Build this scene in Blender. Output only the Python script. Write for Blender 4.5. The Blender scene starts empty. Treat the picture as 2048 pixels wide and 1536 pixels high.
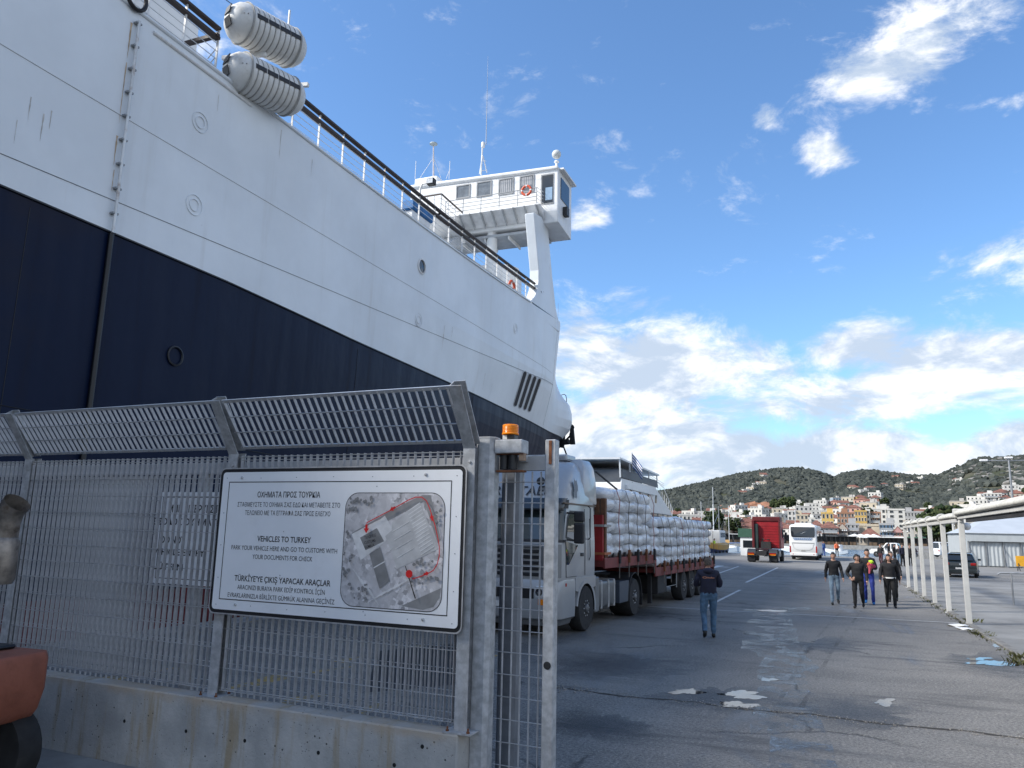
import bpy, bmesh, math, random
from mathutils import Vector, Matrix, noise as mnoise
import numpy as np
S = bpy.context.scene
C = S.collection
R = math.radians
rnd = random.Random(7)

# ------------------------------------------------------------------ camera, sky, sun, exposure
F_PX, CX, CY, CAM_H = 1540.0, 1024.0, 768.0, 2.3
ROLL, PITCH, YAW = R(1.3), R(10.70), R(-22.143)
_fh = Vector((math.sin(YAW), math.cos(YAW), 0)); _up = Vector((0, 0, 1))
_w = _fh*math.cos(PITCH) + _up*math.sin(PITCH)
_r0 = _w.cross(_up).normalized(); _u0 = _r0.cross(_w)
_r = _r0*math.cos(ROLL) + _u0*math.sin(ROLL); _u = -_r0*math.sin(ROLL) + _u0*math.cos(ROLL)
cd = bpy.data.cameras.new('camera'); cam = bpy.data.objects.new('camera', cd); C.objects.link(cam)
cam.matrix_world = Matrix.Translation((0, 0, CAM_H)) @ Matrix((_r, _u, -_w)).transposed().to_4x4()
cd.sensor_width = 36; cd.lens = F_PX/2048*36; cd.clip_end = 8000; cd.clip_start = 0.05
S.camera = cam
def ray(x, y): return (_w*F_PX + _r*(x-CX) - _u*(y-CY)).normalized()
def gnd(x, y, z=0.0):
    d = ray(x, y); return Vector((0, 0, CAM_H)) + d*((z-CAM_H)/d.z)
def onX(x, y, X):
    d = ray(x, y); return Vector((0, 0, CAM_H)) + d*(X/d.x)
def onY(x, y, Y):
    d = ray(x, y); return Vector((0, 0, CAM_H)) + d*(Y/d.y)

SUN_EL, SUN_AZ = R(40), R(-122)          # azimuth from +Y, clockwise: the sun stands over the ship, a little behind the camera
sund = bpy.data.lights.new('sun', 'SUN'); sun = bpy.data.objects.new('sun', sund); C.objects.link(sun)
sund.energy = 2.4; sund.angle = R(10); sund.color = (1.0, 0.95, 0.87)
sdir = Vector((math.sin(SUN_AZ)*math.cos(SUN_EL), math.cos(SUN_AZ)*math.cos(SUN_EL), math.sin(SUN_EL)))
sun.rotation_euler = (-sdir).to_track_quat('-Z', 'Y').to_euler()
sun.location = sdir*200
vs = S.view_settings
vs.view_transform = 'Standard'; vs.look = 'None'; vs.gamma = 1; vs.use_curve_mapping = False; vs.exposure = 1.30
S.render.engine = 'CYCLES'
S.cycles.max_bounces = 6; S.cycles.diffuse_bounces = 3; S.cycles.glossy_bounces = 3; S.cycles.transmission_bounces = 4
S.cycles.caustics_reflective = False; S.cycles.caustics_refractive = False

W = bpy.data.worlds.new('World'); S.world = W; W.use_nodes = True
class NT:
    """small helper to write node trees"""
    def __init__(s, tree): s.t = tree
    def n(s, typ, **kw):
        nd = s.t.nodes.new(typ)
        for k, v in kw.items():
            if k.startswith('i_'):
                key = k[2:]; key = int(key) if key.isdigit() else key
                s.set(nd.inputs[key], v)
            else: setattr(nd, k, v)
        return nd
    def set(s, sock, v):
        if isinstance(v, bpy.types.NodeSocket): s.t.links.new(v, sock)
        elif isinstance(v, bpy.types.Node): s.t.links.new(v.outputs[0], sock)
        else: sock.default_value = v
    def m(s, op, a, b=0.0, c=0.0, clamp=False):
        nd = s.t.nodes.new('ShaderNodeMath'); nd.operation = op; nd.use_clamp = clamp
        for i, v in enumerate((a, b, c)): s.set(nd.inputs[i], v)
        return nd.outputs[0]
    def mix(s, fac, a, b, blend='MIX'):
        nd = s.t.nodes.new('ShaderNodeMix'); nd.data_type = 'RGBA'; nd.blend_type = blend
        s.set(nd.inputs[0], fac); s.set(nd.inputs[6], a); s.set(nd.inputs[7], b)
        return nd.outputs[2]
    def ramp(s, v, a, b, lo=0.0, hi=1.0):
        nd = s.t.nodes.new('ShaderNodeMapRange'); nd.interpolation_type = 'SMOOTHSTEP'
        s.set(nd.inputs[0], v)
        for i, q in enumerate((a, b, lo, hi)): s.set(nd.inputs[i+1], q)
        return nd.outputs[0]
    def noise(s, vec, scale, detail=4, rough=0.55, dist=0.0):
        nd = s.t.nodes.new('ShaderNodeTexNoise'); nd.inputs['Scale'].default_value = scale
        nd.inputs['Detail'].default_value = detail; nd.inputs['Roughness'].default_value = rough
        nd.inputs['Distortion'].default_value = dist
        if vec is not None: s.set(nd.inputs['Vector'], vec)
        return nd.outputs[0]
    def mapping(s, vec, scale=(1, 1, 1), loc=(0, 0, 0), rot=(0, 0, 0)):
        nd = s.t.nodes.new('ShaderNodeMapping'); s.set(nd.inputs[0], vec)
        nd.inputs['Scale'].default_value = scale; nd.inputs['Location'].default_value = loc; nd.inputs['Rotation'].default_value = rot
        return nd.outputs[0]

def build_world():
    t = W.node_tree; t.nodes.clear(); N = NT(t)
    out = N.n('ShaderNodeOutputWorld'); bg = N.n('ShaderNodeBackground')
    sky = N.n('ShaderNodeTexSky'); sky.sky_type = 'NISHITA'; sky.sun_disc = False
    sky.sun_elevation = SUN_EL; sky.sun_rotation = SUN_AZ; sky.air_density = 1.0; sky.dust_density = 0.6; sky.ozone_density = 2.2
    tc = N.n('ShaderNodeTexCoord'); d = tc.outputs['Generated']
    sep = N.n('ShaderNodeSeparateXYZ', i_0=d)
    x, y, z = sep.outputs[0], sep.outputs[1], sep.outputs[2]
    az = N.m('ARCTAN2', x, y); el = N.m('ARCSINE', z)
    # direction squeezed towards the horizon, as a cloud deck is
    comb = N.n('ShaderNodeCombineXYZ', i_0=az, i_1=N.m('MULTIPLY', el, 1.9), i_2=0.0).outputs[0]
    wv = N.n('ShaderNodeVectorMath', operation='ADD', i_0=comb,
             i_1=N.n('ShaderNodeVectorMath', operation='SCALE', i_0=N.n('ShaderNodeTexNoise', i_Vector=comb, i_Scale=4.0, i_Detail=2.0).outputs[1], i_Scale=0.16).outputs[0]).outputs[0]
    n1 = N.noise(wv, 7.0, 7, 0.62); n2 = N.noise(wv, 26.0, 5, 0.66); 
    puff = N.m('ADD', N.m('MULTIPLY', n1, 0.62), N.m('MULTIPLY', n2, 0.38))
    # clouds as seen: centre and half size in image pixels, turned into directions, and how dense
    spots = [(1825, 90, 235, 82, 1.08, -.25), (1970, 25, 170, 70, .75, 0), (1535, 232, 30, 34, .75, 0), (1692, 218, 22, 28, .5, 0), (1655, 303, 62, 40, 1.1, .2),
             (1020, 215, 120, 75, .36, -.3), (880, 290, 90, 70, .28, 0), (1175, 437, 45, 28, .75, 0), (1235, 600, 130, 50, .62, .15), (1330, 560, 60, 30, .35, 0),
             (1180, 650, 110, 60, .8, 0), (1330, 735, 290, 95, 1.2, .1), (1720, 690, 140, 52, 1.1, -.1), (1930, 725, 210, 70, 1.15, 0), (2000, 530, 150, 70, .6, .3),
             (1620, 800, 600, 60, 1.0, 0), (1660, 410, 60, 24, .3, -.3), (1600, 440, 60, 20, .3, -.2), (1790, 450, 80, 22, .3, -.2),
             (1150, 875, 150, 70, 1.6, 0), (1320, 890, 150, 60, 1.6, 0), (1470, 910, 170, 52, 1.5, 0), (1690, 905, 190, 50, 1.5, 0), (1850, 930, 140, 45, 1.4, 0),
             (2050, 885, 110, 45, 1.6, 0), (1240, 885, 70, 50, 1.6, 0), (1400, 885, 70, 45, 1.6, 0), (1580, 915, 110, 42, 1.5, 0), (1770, 915, 90, 42, 1.5, 0), (1950, 915, 90, 40, 1.3, 0), (1500, 960, 700, 50, .9, 0), (1330, 640, 40, 20, .3, 0), (1900, 560, 90, 20, .4, 0), (2030, 205, 60, 30, .5, 0), (820, 170, 60, 60, .2, 0)]
    cov = None
    for px, py, rx, ry, a, rot in spots:
        v = ray(px, py); a0 = math.atan2(v.x, v.y); e0 = math.asin(v.z)
        vx = ray(px+rx, py); sx = abs(math.atan2(vx.x, vx.y)-a0); vy = ray(px, py-ry); sy = abs(math.asin(vy.z)-e0)
        da = N.m('SUBTRACT', az, a0); de = N.m('SUBTRACT', el, e0)
        if rot:
            c_, s_ = math.cos(rot), math.sin(rot)
            da, de = N.m('ADD', N.m('MULTIPLY', da, c_), N.m('MULTIPLY', de, -s_)), N.m('ADD', N.m('MULTIPLY', da, s_), N.m('MULTIPLY', de, c_))
        q = N.m('ADD', N.m('POWER', N.m('ABSOLUTE', N.m('DIVIDE', da, sx)), 2.0), N.m('POWER', N.m('ABSOLUTE', N.m('DIVIDE', de, sy)), 2.0))
        g = N.m('MULTIPLY', N.m('EXPONENT', N.m('MULTIPLY', q, -0.75)), a)
        cov = g if cov is None else N.m('SMOOTH_MAX', cov, g, 0.25)
    # elsewhere broken cloud goes on unseen, its cover shaped for fill light
    azout = N.m('SUBTRACT', 1.0, N.ramp(az, -0.98, -0.55, 0, 1)); azout2 = N.ramp(az, 0.28, 0.6, 0, 1)
    outside = N.m('MAXIMUM', azout, azout2)
    band = N.m('MULTIPLY', N.m('MULTIPLY', N.ramp(el, 1.2, 0.25, 0.12, 1), N.ramp(N.noise(comb, 2.1, 3), 0.30, 0.56, 0.35, 1.0)), outside)
    cov = N.m('MAXIMUM', cov, N.m('MULTIPLY', band, 1.05))
    dens = N.ramp(N.m('ADD', N.m('MULTIPLY', N.m('SUBTRACT', puff, 0.5), 3.0), N.m('SUBTRACT', N.m('MULTIPLY', cov, 1.15), 0.42)), -0.05, 0.72, 0, 1)
    dens = N.m('MULTIPLY', dens, N.ramp(cov, 0.04, 0.22, 0, 1))
    # light tops and bluish-grey bodies
    up_off = N.n('ShaderNodeVectorMath', operation='ADD', i_0=wv, i_1=(0.012, -0.05, 0)).outputs[0]
    n3 = N.noise(up_off, 7.0, 6, 0.6); sh = N.ramp(N.m('SUBTRACT', n1, n3), -0.10, 0.12, 0, 1)
    sh2 = N.m('MULTIPLY', sh, N.ramp(n2, 0.3, 0.65, 0.75, 1.0))
    ccol = N.mix(sh2, (0.25, 0.295, 0.36, 1), (0.50, 0.505, 0.515, 1))
    skyc = N.mix(1.0, sky.outputs[0], (0.084, 0.084, 0.084, 1), 'MULTIPLY')
    grade = N.mix(1.0, skyc, (0.78, 1.0, 1.18, 1), 'MULTIPLY')
    col = N.mix(N.m('MULTIPLY', dens, 0.96), grade, ccol)
    t.links.new(col, bg.inputs[0]); bg.inputs[1].default_value = 1.0
    t.links.new(bg.outputs[0], out.inputs[0])
build_world()

# ------------------------------------------------------------------ mesh and material helpers
class MB:
    def __init__(s): s.v = []; s.f = []; s.mi = []
    def add(s, vs_, fs, m=0):
        b = len(s.v); s.v += [tuple(p) for p in vs_]
        for f in fs: s.f.append([b+i for i in f]); s.mi.append(m)
        return s
    def box(s, x0, x1, y0, y1, z0, z1, m=0):
        v = [(x, y, z) for z in (z0, z1) for y in (y0, y1) for x in (x0, x1)]
        return s.add(v, [(0, 2, 3, 1), (4, 5, 7, 6), (0, 1, 5, 4), (2, 6, 7, 3), (0, 4, 6, 2), (1, 3, 7, 5)], m)
    def obox(s, c, ax, ay, az_, m=0):
        c, ax, ay, az_ = map(Vector, (c, ax, ay, az_))
        v = [c+ax*i+ay*j+az_*k for k in (-1, 1) for j in (-1, 1) for i in (-1, 1)]
        return s.add(v, [(0, 2, 3, 1), (4, 5, 7, 6), (0, 1, 5, 4), (2, 6, 7, 3), (0, 4, 6, 2), (1, 3, 7, 5)], m)
    def bar(s, a, b, w, h, up=(0, 0, 1), m=0):
        a, b = Vector(a), Vector(b); d = (b-a); L = d.length; d.normalize(); up = Vector(up)
        side = d.cross(up)
        if side.length < 1e-4: side = d.cross(Vector((0, 1, 0)))
        side.normalize(); u = side.cross(d)
        return s.obox((a+b)/2, d*L/2, side*w/2, u*h/2, m)
    def tube(s, pts, r, n=8, m=0, closed=False, caps=True):
        pts = [Vector(p) for p in pts]; rings = []; k = len(pts); b = len(s.v)
        nrm = None
        for i, p in enumerate(pts):
            if closed: t = pts[(i+1) % k]-pts[i-1]
            else: t = pts[min(i+1, k-1)]-pts[max(i-1, 0)]
            t.normalize()
            if nrm is None:
                nrm = t.cross(Vector((0, 0, 1)))
                if nrm.length < 1e-3: nrm = t.cross(Vector((1, 0, 0)))
            nrm = (nrm-t*nrm.dot(t)).normalized(); bn = t.cross(nrm)
            rr = r[i] if isinstance(r, (list, tuple)) else r
            for j in range(n):
                a = 2*math.pi*(j+.5)/n; s.v.append(tuple(p+(nrm*math.cos(a)+bn*math.sin(a))*rr))
        for i in range(k if closed else k-1):
            for j in range(n):
                a0 = b+i*n+j; a1 = b+i*n+(j+1) % n; i2 = (i+1) % k
                s.f.append([a0, a1, b+i2*n+(j+1) % n, b+i2*n+j]); s.mi.append(m)
        if caps and not closed:
            s.f.append([b+j for j in range(n)][::-1]); s.mi.append(m)
            s.f.append([b+(k-1)*n+j for j in range(n)]); s.mi.append(m)
        return s
    def prism(s, loop, ext, m=0, mcap=None):
        n = len(loop); ext = Vector(ext); a = [Vector(p) for p in loop]; b_ = [p+ext for p in a]
        nrm = Vector((0, 0, 0))
        for i in range(n): nrm += a[i].cross(a[(i+1) % n])
        flip = nrm.dot(ext) > 0
        base = len(s.v); s.v += [tuple(p) for p in a+b_]
        mc = m if mcap is None else mcap
        f0 = list(range(n)); f1 = list(range(n, 2*n))
        s.f.append([base+i for i in (f0[::-1] if flip else f0)]); s.mi.append(mc)
        s.f.append([base+i for i in (f1 if flip else f1[::-1])]); s.mi.append(mc)
        for i in range(n):
            j = (i+1) % n; q = [i, j, n+j, n+i]
            s.f.append([base+k for k in (q if flip else q[::-1])]); s.mi.append(m)
        return s
    def lathe(s, prof, org=(0, 0, 0), axis=(0, 0, 1), n=20, m=0, mats=None):
        org = Vector(org); A = Vector(axis).normalized(); q = A.orthogonal().normalized(); p = A.cross(q); b = len(s.v)
        for r_, h in prof:
            for j in range(n):
                a = 2*math.pi*j/n; s.v.append(tuple(org+A*h+(q*math.cos(a)+p*math.sin(a))*r_))
        for i in range(len(prof)-1):
            for j in range(n):
                s.f.append([b+i*n+j, b+i*n+(j+1) % n, b+(i+1)*n+(j+1) % n, b+(i+1)*n+j]); s.mi.append(mats[i] if mats else m)
        if prof[0][0] > 1e-4: s.f.append([b+j for j in range(n)][::-1]); s.mi.append(mats[0] if mats else m)
        if prof[-1][0] > 1e-4: s.f.append([b+(len(prof)-1)*n+j for j in range(n)]); s.mi.append(mats[-1] if mats else m)
        return s
    def loft(s, loops, m=0, caps=True, closed=True):
        n = len(loops[0]); b = len(s.v)
        for L in loops: s.v += [tuple(p) for p in L]
        for i in range(len(loops)-1):
            for j in range(n if closed else n-1):
                s.f.append([b+i*n+j, b+i*n+(j+1) % n, b+(i+1)*n+(j+1) % n, b+(i+1)*n+j]); s.mi.append(m)
        if caps and closed:
            s.f.append([b+j for j in range(n)][::-1]); s.mi.append(m)
            s.f.append([b+(len(loops)-1)*n+j for j in range(n)]); s.mi.append(m)
        return s
    def ball(s, c, r, nu=12, nv=8, m=0):
        c = Vector(c); rx, ry, rz = r if isinstance(r, (tuple, list)) else (r, r, r); b = len(s.v)
        for i in range(nv+1):
            th = math.pi*i/nv
            for j in range(nu):
                ph = 2*math.pi*j/nu; s.v.append((c.x+rx*math.sin(th)*math.cos(ph), c.y+ry*math.sin(th)*math.sin(ph), c.z-rz*math.cos(th)))
        for i in range(nv):
            for j in range(nu):
                s.f.append([b+i*nu+j, b+i*nu+(j+1) % nu, b+(i+1)*nu+(j+1) % nu, b+(i+1)*nu+j]); s.mi.append(m)
        return s
    def mesh(s, name, mats, smooth=None, bev=0, bseg=1, xf=None, weld=False):
        me = bpy.data.meshes.new(name); vv = s.v
        if xf is not None: vv = [tuple(xf @ Vector(p)) for p in vv]
        me.from_pydata(vv, [], s.f)
        if not isinstance(mats, (list, tuple)): mats = [mats]
        for m_ in mats: me.materials.append(m_)
        me.polygons.foreach_set('material_index', s.mi)
        if bev or weld:
            bm = bmesh.new(); bm.from_mesh(me)
            bmesh.ops.remove_doubles(bm, verts=bm.verts, dist=1e-4)
            bmesh.ops.recalc_face_normals(bm, faces=bm.faces)
            if bev:
                ed = [e for e in bm.edges if len(e.link_faces) == 2 and e.calc_face_angle(0) > 0.5]
                bmesh.ops.bevel(bm, geom=ed, offset=bev, segments=bseg, affect='EDGES', profile=.6, clamp_overlap=True)
            bm.to_mesh(me); bm.free()
        if smooth:
            me.polygons.foreach_set('use_smooth', [True]*len(me.polygons))
            me.set_sharp_from_angle(angle=R(smooth))
        me.update(); return me
    def build(s, name, mats, parent=None, smooth=None, bev=0, bseg=1, local=True, weld=False):
        xf = None
        if parent is not None and not local:
            top = parent
            while top.parent: top = top.parent
            xf = Matrix.Translation(-Vector(top.location))
        o = bpy.data.objects.new(name, s.mesh(name, mats, smooth, bev, bseg, xf, weld)); C.objects.link(o)
        if parent is not None: o.parent = parent
        return o
def inst(me, name, parent=None, loc=(0, 0, 0), rot=(0, 0, 0), scale=None):
    o = bpy.data.objects.new(name, me); C.objects.link(o); o.location = loc; o.rotation_euler = rot
    if scale: o.scale = scale
    if parent is not None: o.parent = parent
    return o
def tag(o, label=None, cat=None, group=None, kind=None):
    if label: o['label'] = label
    if cat: o['category'] = cat
    if group: o['group'] = group
    if kind: o['kind'] = kind
    return o
def thing(name, label, cat, loc=(0, 0, 0), rz=0.0, group=None):
    o = bpy.data.objects.new(name, None); C.objects.link(o); o.location = loc; o.rotation_euler = (0, 0, rz)
    o.empty_display_size = .2
    return tag(o, label, cat, group)
KIDS = {}
def copy_tree(o, parent=None):
    c = o.copy(); C.objects.link(c)
    if parent is not None: c.parent = parent
    for ch in list(o.children): copy_tree(ch, c)
    return c

_mats = {}
def mat(name, col, rough=0.6, metal=0.0, var=0.12, scale=2.0, bump=0.0, bscale=60.0, spec=0.5, dirt=None, dirt_amt=0.3, dscale=1.5, coat=0.0, streak=False, hue=None):
    if name in _mats: return _mats[name]
    m = bpy.data.materials.new(name); m.use_nodes = True; t = m.node_tree; N = NT(t); p = t.nodes['Principled BSDF']
    tc = N.n('ShaderNodeTexCoord'); ob = tc.outputs['Object']
    c = tuple(col)+(1,) if len(col) == 3 else col
    c0 = tuple(x*(1-var) for x in c[:3])+(1,); c1 = tuple(min(1, x*(1+var)) for x in c[:3])+(1,)
    if hue: c1 = tuple(hue)+(1,)
    nz = N.noise(ob, scale, 5, .6); cc = N.mix(N.ramp(nz, .3, .7), c0, c1)
    if dirt:
        v = N.mapping(ob, (dscale*3, dscale*3, dscale*.35)) if streak else N.mapping(ob, (dscale,)*3)
        dm = N.ramp(N.noise(v, 1.0, 7, .68), .5, .78, 0, dirt_amt); cc = N.mix(dm, cc, tuple(dirt)+(1,))
        t.links.new(N.m('ADD', dm, rough, clamp=True), p.inputs['Roughness'])
    else:
        t.links.new(N.m('ADD', N.m('MULTIPLY', N.m('SUBTRACT', nz, .5), .25), rough, clamp=True), p.inputs['Roughness'])
    t.links.new(cc, p.inputs['Base Color']); p.inputs['Metallic'].default_value = metal
    p.inputs['Specular IOR Level'].default_value = spec
    if coat: p.inputs['Coat Weight'].default_value = coat; p.inputs['Coat Roughness'].default_value = .08
    if bump:
        b = N.n('ShaderNodeBump'); b.inputs['Strength'].default_value = bump; b.inputs['Distance'].default_value = .02
        t.links.new(N.noise(ob, bscale, 4, .6), b.inputs['Height']); t.links.new(b.outputs[0], p.inputs['Normal'])
    _mats[name] = m; return m
def glass_dark(name, col=(.02, .025, .03), rough=.06, spec=.8): return mat(name, col, rough, 0, .05, 1, spec=spec)

WHITE = mat('white_paint', (.78, .78, .77), .4, var=.05, dirt=(.45, .38, .30), dirt_amt=.25, dscale=1.2)
GREYM = mat('grey_metal', (.30, .31, .32), .5, .6, .15, 4)
BLACK = mat('black_plastic', (.018, .018, .02), .5, var=.2)
RUBBER = mat('tyre_rubber', (.022, .022, .023), .85, var=.3, scale=6, dirt=(.12, .11, .10), dirt_amt=.4, dscale=4)
STEEL = mat('bare_steel', (.50, .50, .50), .42, .4, .2, 6, dirt=(.20, .16, .12), dirt_amt=.35, dscale=3)
GALV = mat('galvanised_steel', (.44, .44, .45), .55, .2, .2, 9, bump=.05, bscale=50, dirt=(.17, .155, .14), dirt_amt=.45, dscale=2.5, streak=True)
GALVP = mat('galvanised_post', (.43, .44, .45), .5, .2, .22, 14, bump=.06, bscale=80, dirt=(.22, .16, .11), dirt_amt=.5, dscale=1.6, streak=True)
RUST = mat('rust', (.16, .06, .025), .9, var=.5, scale=8)
GLASS = glass_dark('dark_glass'); CHROME = mat('chrome', (.6, .6, .6), .15, 1, .05)
LAMP_RED = mat('red_lens', (.35, .012, .01), .2, var=.1); LAMP_AMB = mat('amber_lens', (.75, .22, .01), .22, var=.1); LAMP_CLR = mat('clear_lens', (.65, .66, .66), .1, .3, .2, 12)
# low polygon balls used for stones and leaves
_bm = bmesh.new(); bmesh.ops.create_icosphere(_bm, subdivisions=1, radius=1); ICO_V = np.array([v.co[:] for v in _bm.verts]); ICO_F = [[v.index for v in f.verts] for f in _bm.faces]; _bm.free()
_bm = bmesh.new(); bmesh.ops.create_icosphere(_bm, subdivisions=2, radius=1); ICO2_V = np.array([v.co[:] for v in _bm.verts]); ICO2_F = [[v.index for v in f.verts] for f in _bm.faces]; _bm.free()
ICO_V0, ICO_F0 = ICO_V, ICO_F
# ------------------------------------------------------------------ ground, quay, water, far land
def asphalt():
    m = bpy.data.materials.new('asphalt'); m.use_nodes = True; t = m.node_tree; N = NT(t); p = t.nodes['Principled BSDF']
    tc = N.n('ShaderNodeTexCoord'); ob = tc.outputs['Object']
    big = N.noise(ob, .16, 6, .62, .6); mid = N.noise(ob, 1.1, 7, .68); fine = N.noise(ob, 70, 3, .7)
    streak = N.noise(N.mapping(ob, (1.6, .18, 1)), 1.0, 6, .62)
    c = N.mix(N.ramp(big, .38, .62), (.118, .109, .097, 1), (.205, .191, .170, 1))
    c = N.mix(N.ramp(mid, .45, .75, 0, .6), c, (.26, .243, .215, 1))
    c = N.mix(N.ramp(streak, .55, .75, 0, .55), c, (.085, .085, .087, 1))
    vor = N.n('ShaderNodeTexVoronoi', i_Scale=95.0, i_Vector=ob); agg = N.ramp(vor.outputs['Distance'], .1, .55, 1, 0)
    c = N.mix(N.m('MULTIPLY', N.ramp(fine, .35, .75), .55), c, (.34, .335, .325, 1))
    c = N.mix(N.m('MULTIPLY', agg, .28), c, (.035, .035, .036, 1))
    # repaired cracks
    wob = N.n('ShaderNodeVectorMath', operation='ADD', i_0=ob, i_1=N.n('ShaderNodeVectorMath', operation='SCALE', i_0=N.n('ShaderNodeTexNoise', i_Vector=ob, i_Scale=.8, i_Detail=5.0).outputs[1], i_Scale=1.2).outputs[0]).outputs[0]
    cr = N.n('ShaderNodeTexVoronoi', feature='DISTANCE_TO_EDGE', i_Scale=.16, i_Vector=wob).outputs['Distance']
    crack = N.m('MULTIPLY', N.ramp(cr, .0, .010, 1, 0), N.ramp(N.noise(ob, .35, 3), .45, .55))
    c = N.mix(N.m('MULTIPLY', crack, .75), c, (.02, .02, .02, 1))
    oil = N.n('ShaderNodeTexVoronoi', i_Scale=.55, i_Vector=wob).outputs['Distance']
    c = N.mix(N.m('MULTIPLY', N.ramp(oil, .05, .22, 1, 0), N.ramp(N.noise(ob, 2.2, 5), .4, .65, 0, .75)), c, (.035, .034, .034, 1))
    grit = N.noise(ob, 26, 5, .85); c = N.mix(N.ramp(grit, .50, .66, 0, .8), c, (.43, .405, .36, 1)); c = N.mix(N.ramp(grit, .49, .34, 0, .85), c, (.030, .030, .031, 1))
    bandn = N.noise(N.mapping(ob, (.22, 1.1, 1), (7, 2, 0)), 1.0, 6, .7); c = N.mix(N.ramp(bandn, .52, .68, 0, .6), c, (.055, .054, .054, 1))
    damp = N.ramp(N.noise(N.mapping(ob, (.35, .12, 1), (3.1, 1.3, 0)), 1.0, 6, .62, .8), .56, .66)
    c = N.mix(N.m('MULTIPLY', damp, .42), c, (.062, .063, .066, 1))
    t.links.new(c, p.inputs['Base Color'])
    t.links.new(N.m('SUBTRACT', .82, N.m('MULTIPLY', damp, .42)), p.inputs['Roughness'])
    b = N.n('ShaderNodeBump'); b.inputs['Strength'].default_value = .8; b.inputs['Distance'].default_value = .012
    t.links.new(N.m('ADD', N.m('SUBTRACT', fine, N.m('MULTIPLY', agg, .5)), N.m('MULTIPLY', crack, -1.5)), b.inputs['Height']); t.links.new(b.outputs[0], p.inputs['Normal'])
    return m
ASPHALT = asphalt()
CONC = mat('quay_concrete', (.30, .29, .27), .85, var=.2, scale=1.2, bump=.4, bscale=30, dirt=(.14, .13, .12), dirt_amt=.6, dscale=.5)
def concrete_wall():
    m = bpy.data.materials.new('cast_concrete'); m.use_nodes = True; t = m.node_tree; N = NT(t); p = t.nodes['Principled BSDF']
    ob = N.n('ShaderNodeTexCoord').outputs['Object']
    a = N.noise(ob, 1.7, 7, .65); b_ = N.noise(N.mapping(ob, (3.2, 1, .35)), 1.3, 7, .65)
    c = N.mix(N.ramp(a, .3, .7), (.33, .33, .32, 1), (.50, .49, .465, 1))
    c = N.mix(N.ramp(b_, .50, .66, 0, .85), c, (.34, .27, .17, 1))
    c = N.mix(N.ramp(N.noise(N.mapping(ob, (4, 1, .5), (5, 2, 1)), 1.1, 6, .6), .62, .8, 0, .6), c, (.60, .60, .60, 1))
    v1 = N.n('ShaderNodeTexVoronoi', i_Scale=11.0, i_Vector=ob, i_Randomness=1.0).outputs['Distance']
    v2 = N.n('ShaderNodeTexVoronoi', i_Scale=34.0, i_Vector=ob).outputs['Distance']
    gate = N.ramp(N.noise(ob, 6, 2), .45, .6)
    pit = N.m('MAXIMUM', N.ramp(v1, .06, .115, 1, 0), N.m('MULTIPLY', N.ramp(v2, .10, .17, 1, 0), gate))
    c = N.mix(N.m('MULTIPLY', pit, .85), c, (.03, .03, .03, 1))
    z = N.n('ShaderNodeSeparateXYZ', i_0=ob).outputs[2]
    edge = N.m('MULTIPLY', N.ramp(N.m('ADD', z, N.m('MULTIPLY', N.m('SUBTRACT', N.noise(ob, 9, 5), .5), .1)), .62, .70), N.ramp(N.noise(ob, 2.3, 5), .35, .6, .3, 1))
    c = N.mix(N.m('MULTIPLY', edge, .8), c, N.mix(N.noise(ob, 5, 5), (.42, .29, .18, 1), (.50, .46, .39, 1)))
    t.links.new(c, p.inputs['Base Color']); p.inputs['Roughness'].default_value = .85
    bp = N.n('ShaderNodeBump'); bp.inputs['Strength'].default_value = .6; bp.inputs['Distance'].default_value = .012
    t.links.new(N.m('SUBTRACT', N.noise(ob, 24, 6, .65), N.m('MULTIPLY', pit, 1.2)), bp.inputs['Height']); t.links.new(bp.outputs[0], p.inputs['Normal'])
    return m
CASTC = concrete_wall()

QX, QEND = -13.63, 103.0
g = MB()
g.prism([(QX, -90, -4), (420, -90, -4), (420, 330, -4), (16, 330, -4), (16, QEND, -4), (QX, QEND, -4)], (0, 0, 4))
tag(g.build('ground', ASPHALT), kind='structure')
k = MB(); k.box(QX-.02, QX+.75, -90, QEND, -.3, .012); k.box(QX, 16, QEND-.8, QEND+.02, -.3, .014)
tag(k.build('quay_edge', CONC), kind='structure')
def water_mat():
    m = bpy.data.materials.new('harbour_water'); m.use_nodes = True; t = m.node_tree; N = NT(t); p = t.nodes['Principled BSDF']
    ob = N.n('ShaderNodeTexCoord').outputs['Object']
    p.inputs['Base Color'].default_value = (.05, .14, .24, 1); p.inputs['Roughness'].default_value = .12; p.inputs['IOR'].default_value = 1.33
    b = N.n('ShaderNodeBump'); b.inputs['Strength'].default_value = .9; b.inputs['Distance'].default_value = .25
    t.links.new(N.noise(N.mapping(ob, (.7, .9, 1)), 1.0, 6, .6), b.inputs['Height']); t.links.new(b.outputs[0], p.inputs['Normal'])
    return m
w = MB(); w.add([(-3000, -1500, -1.6), (3000, -1500, -1.6), (3000, 3000, -1.6), (-3000, 3000, -1.6)], [(0, 1, 2, 3)])
tag(w.build('water', water_mat()), kind='structure')

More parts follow.
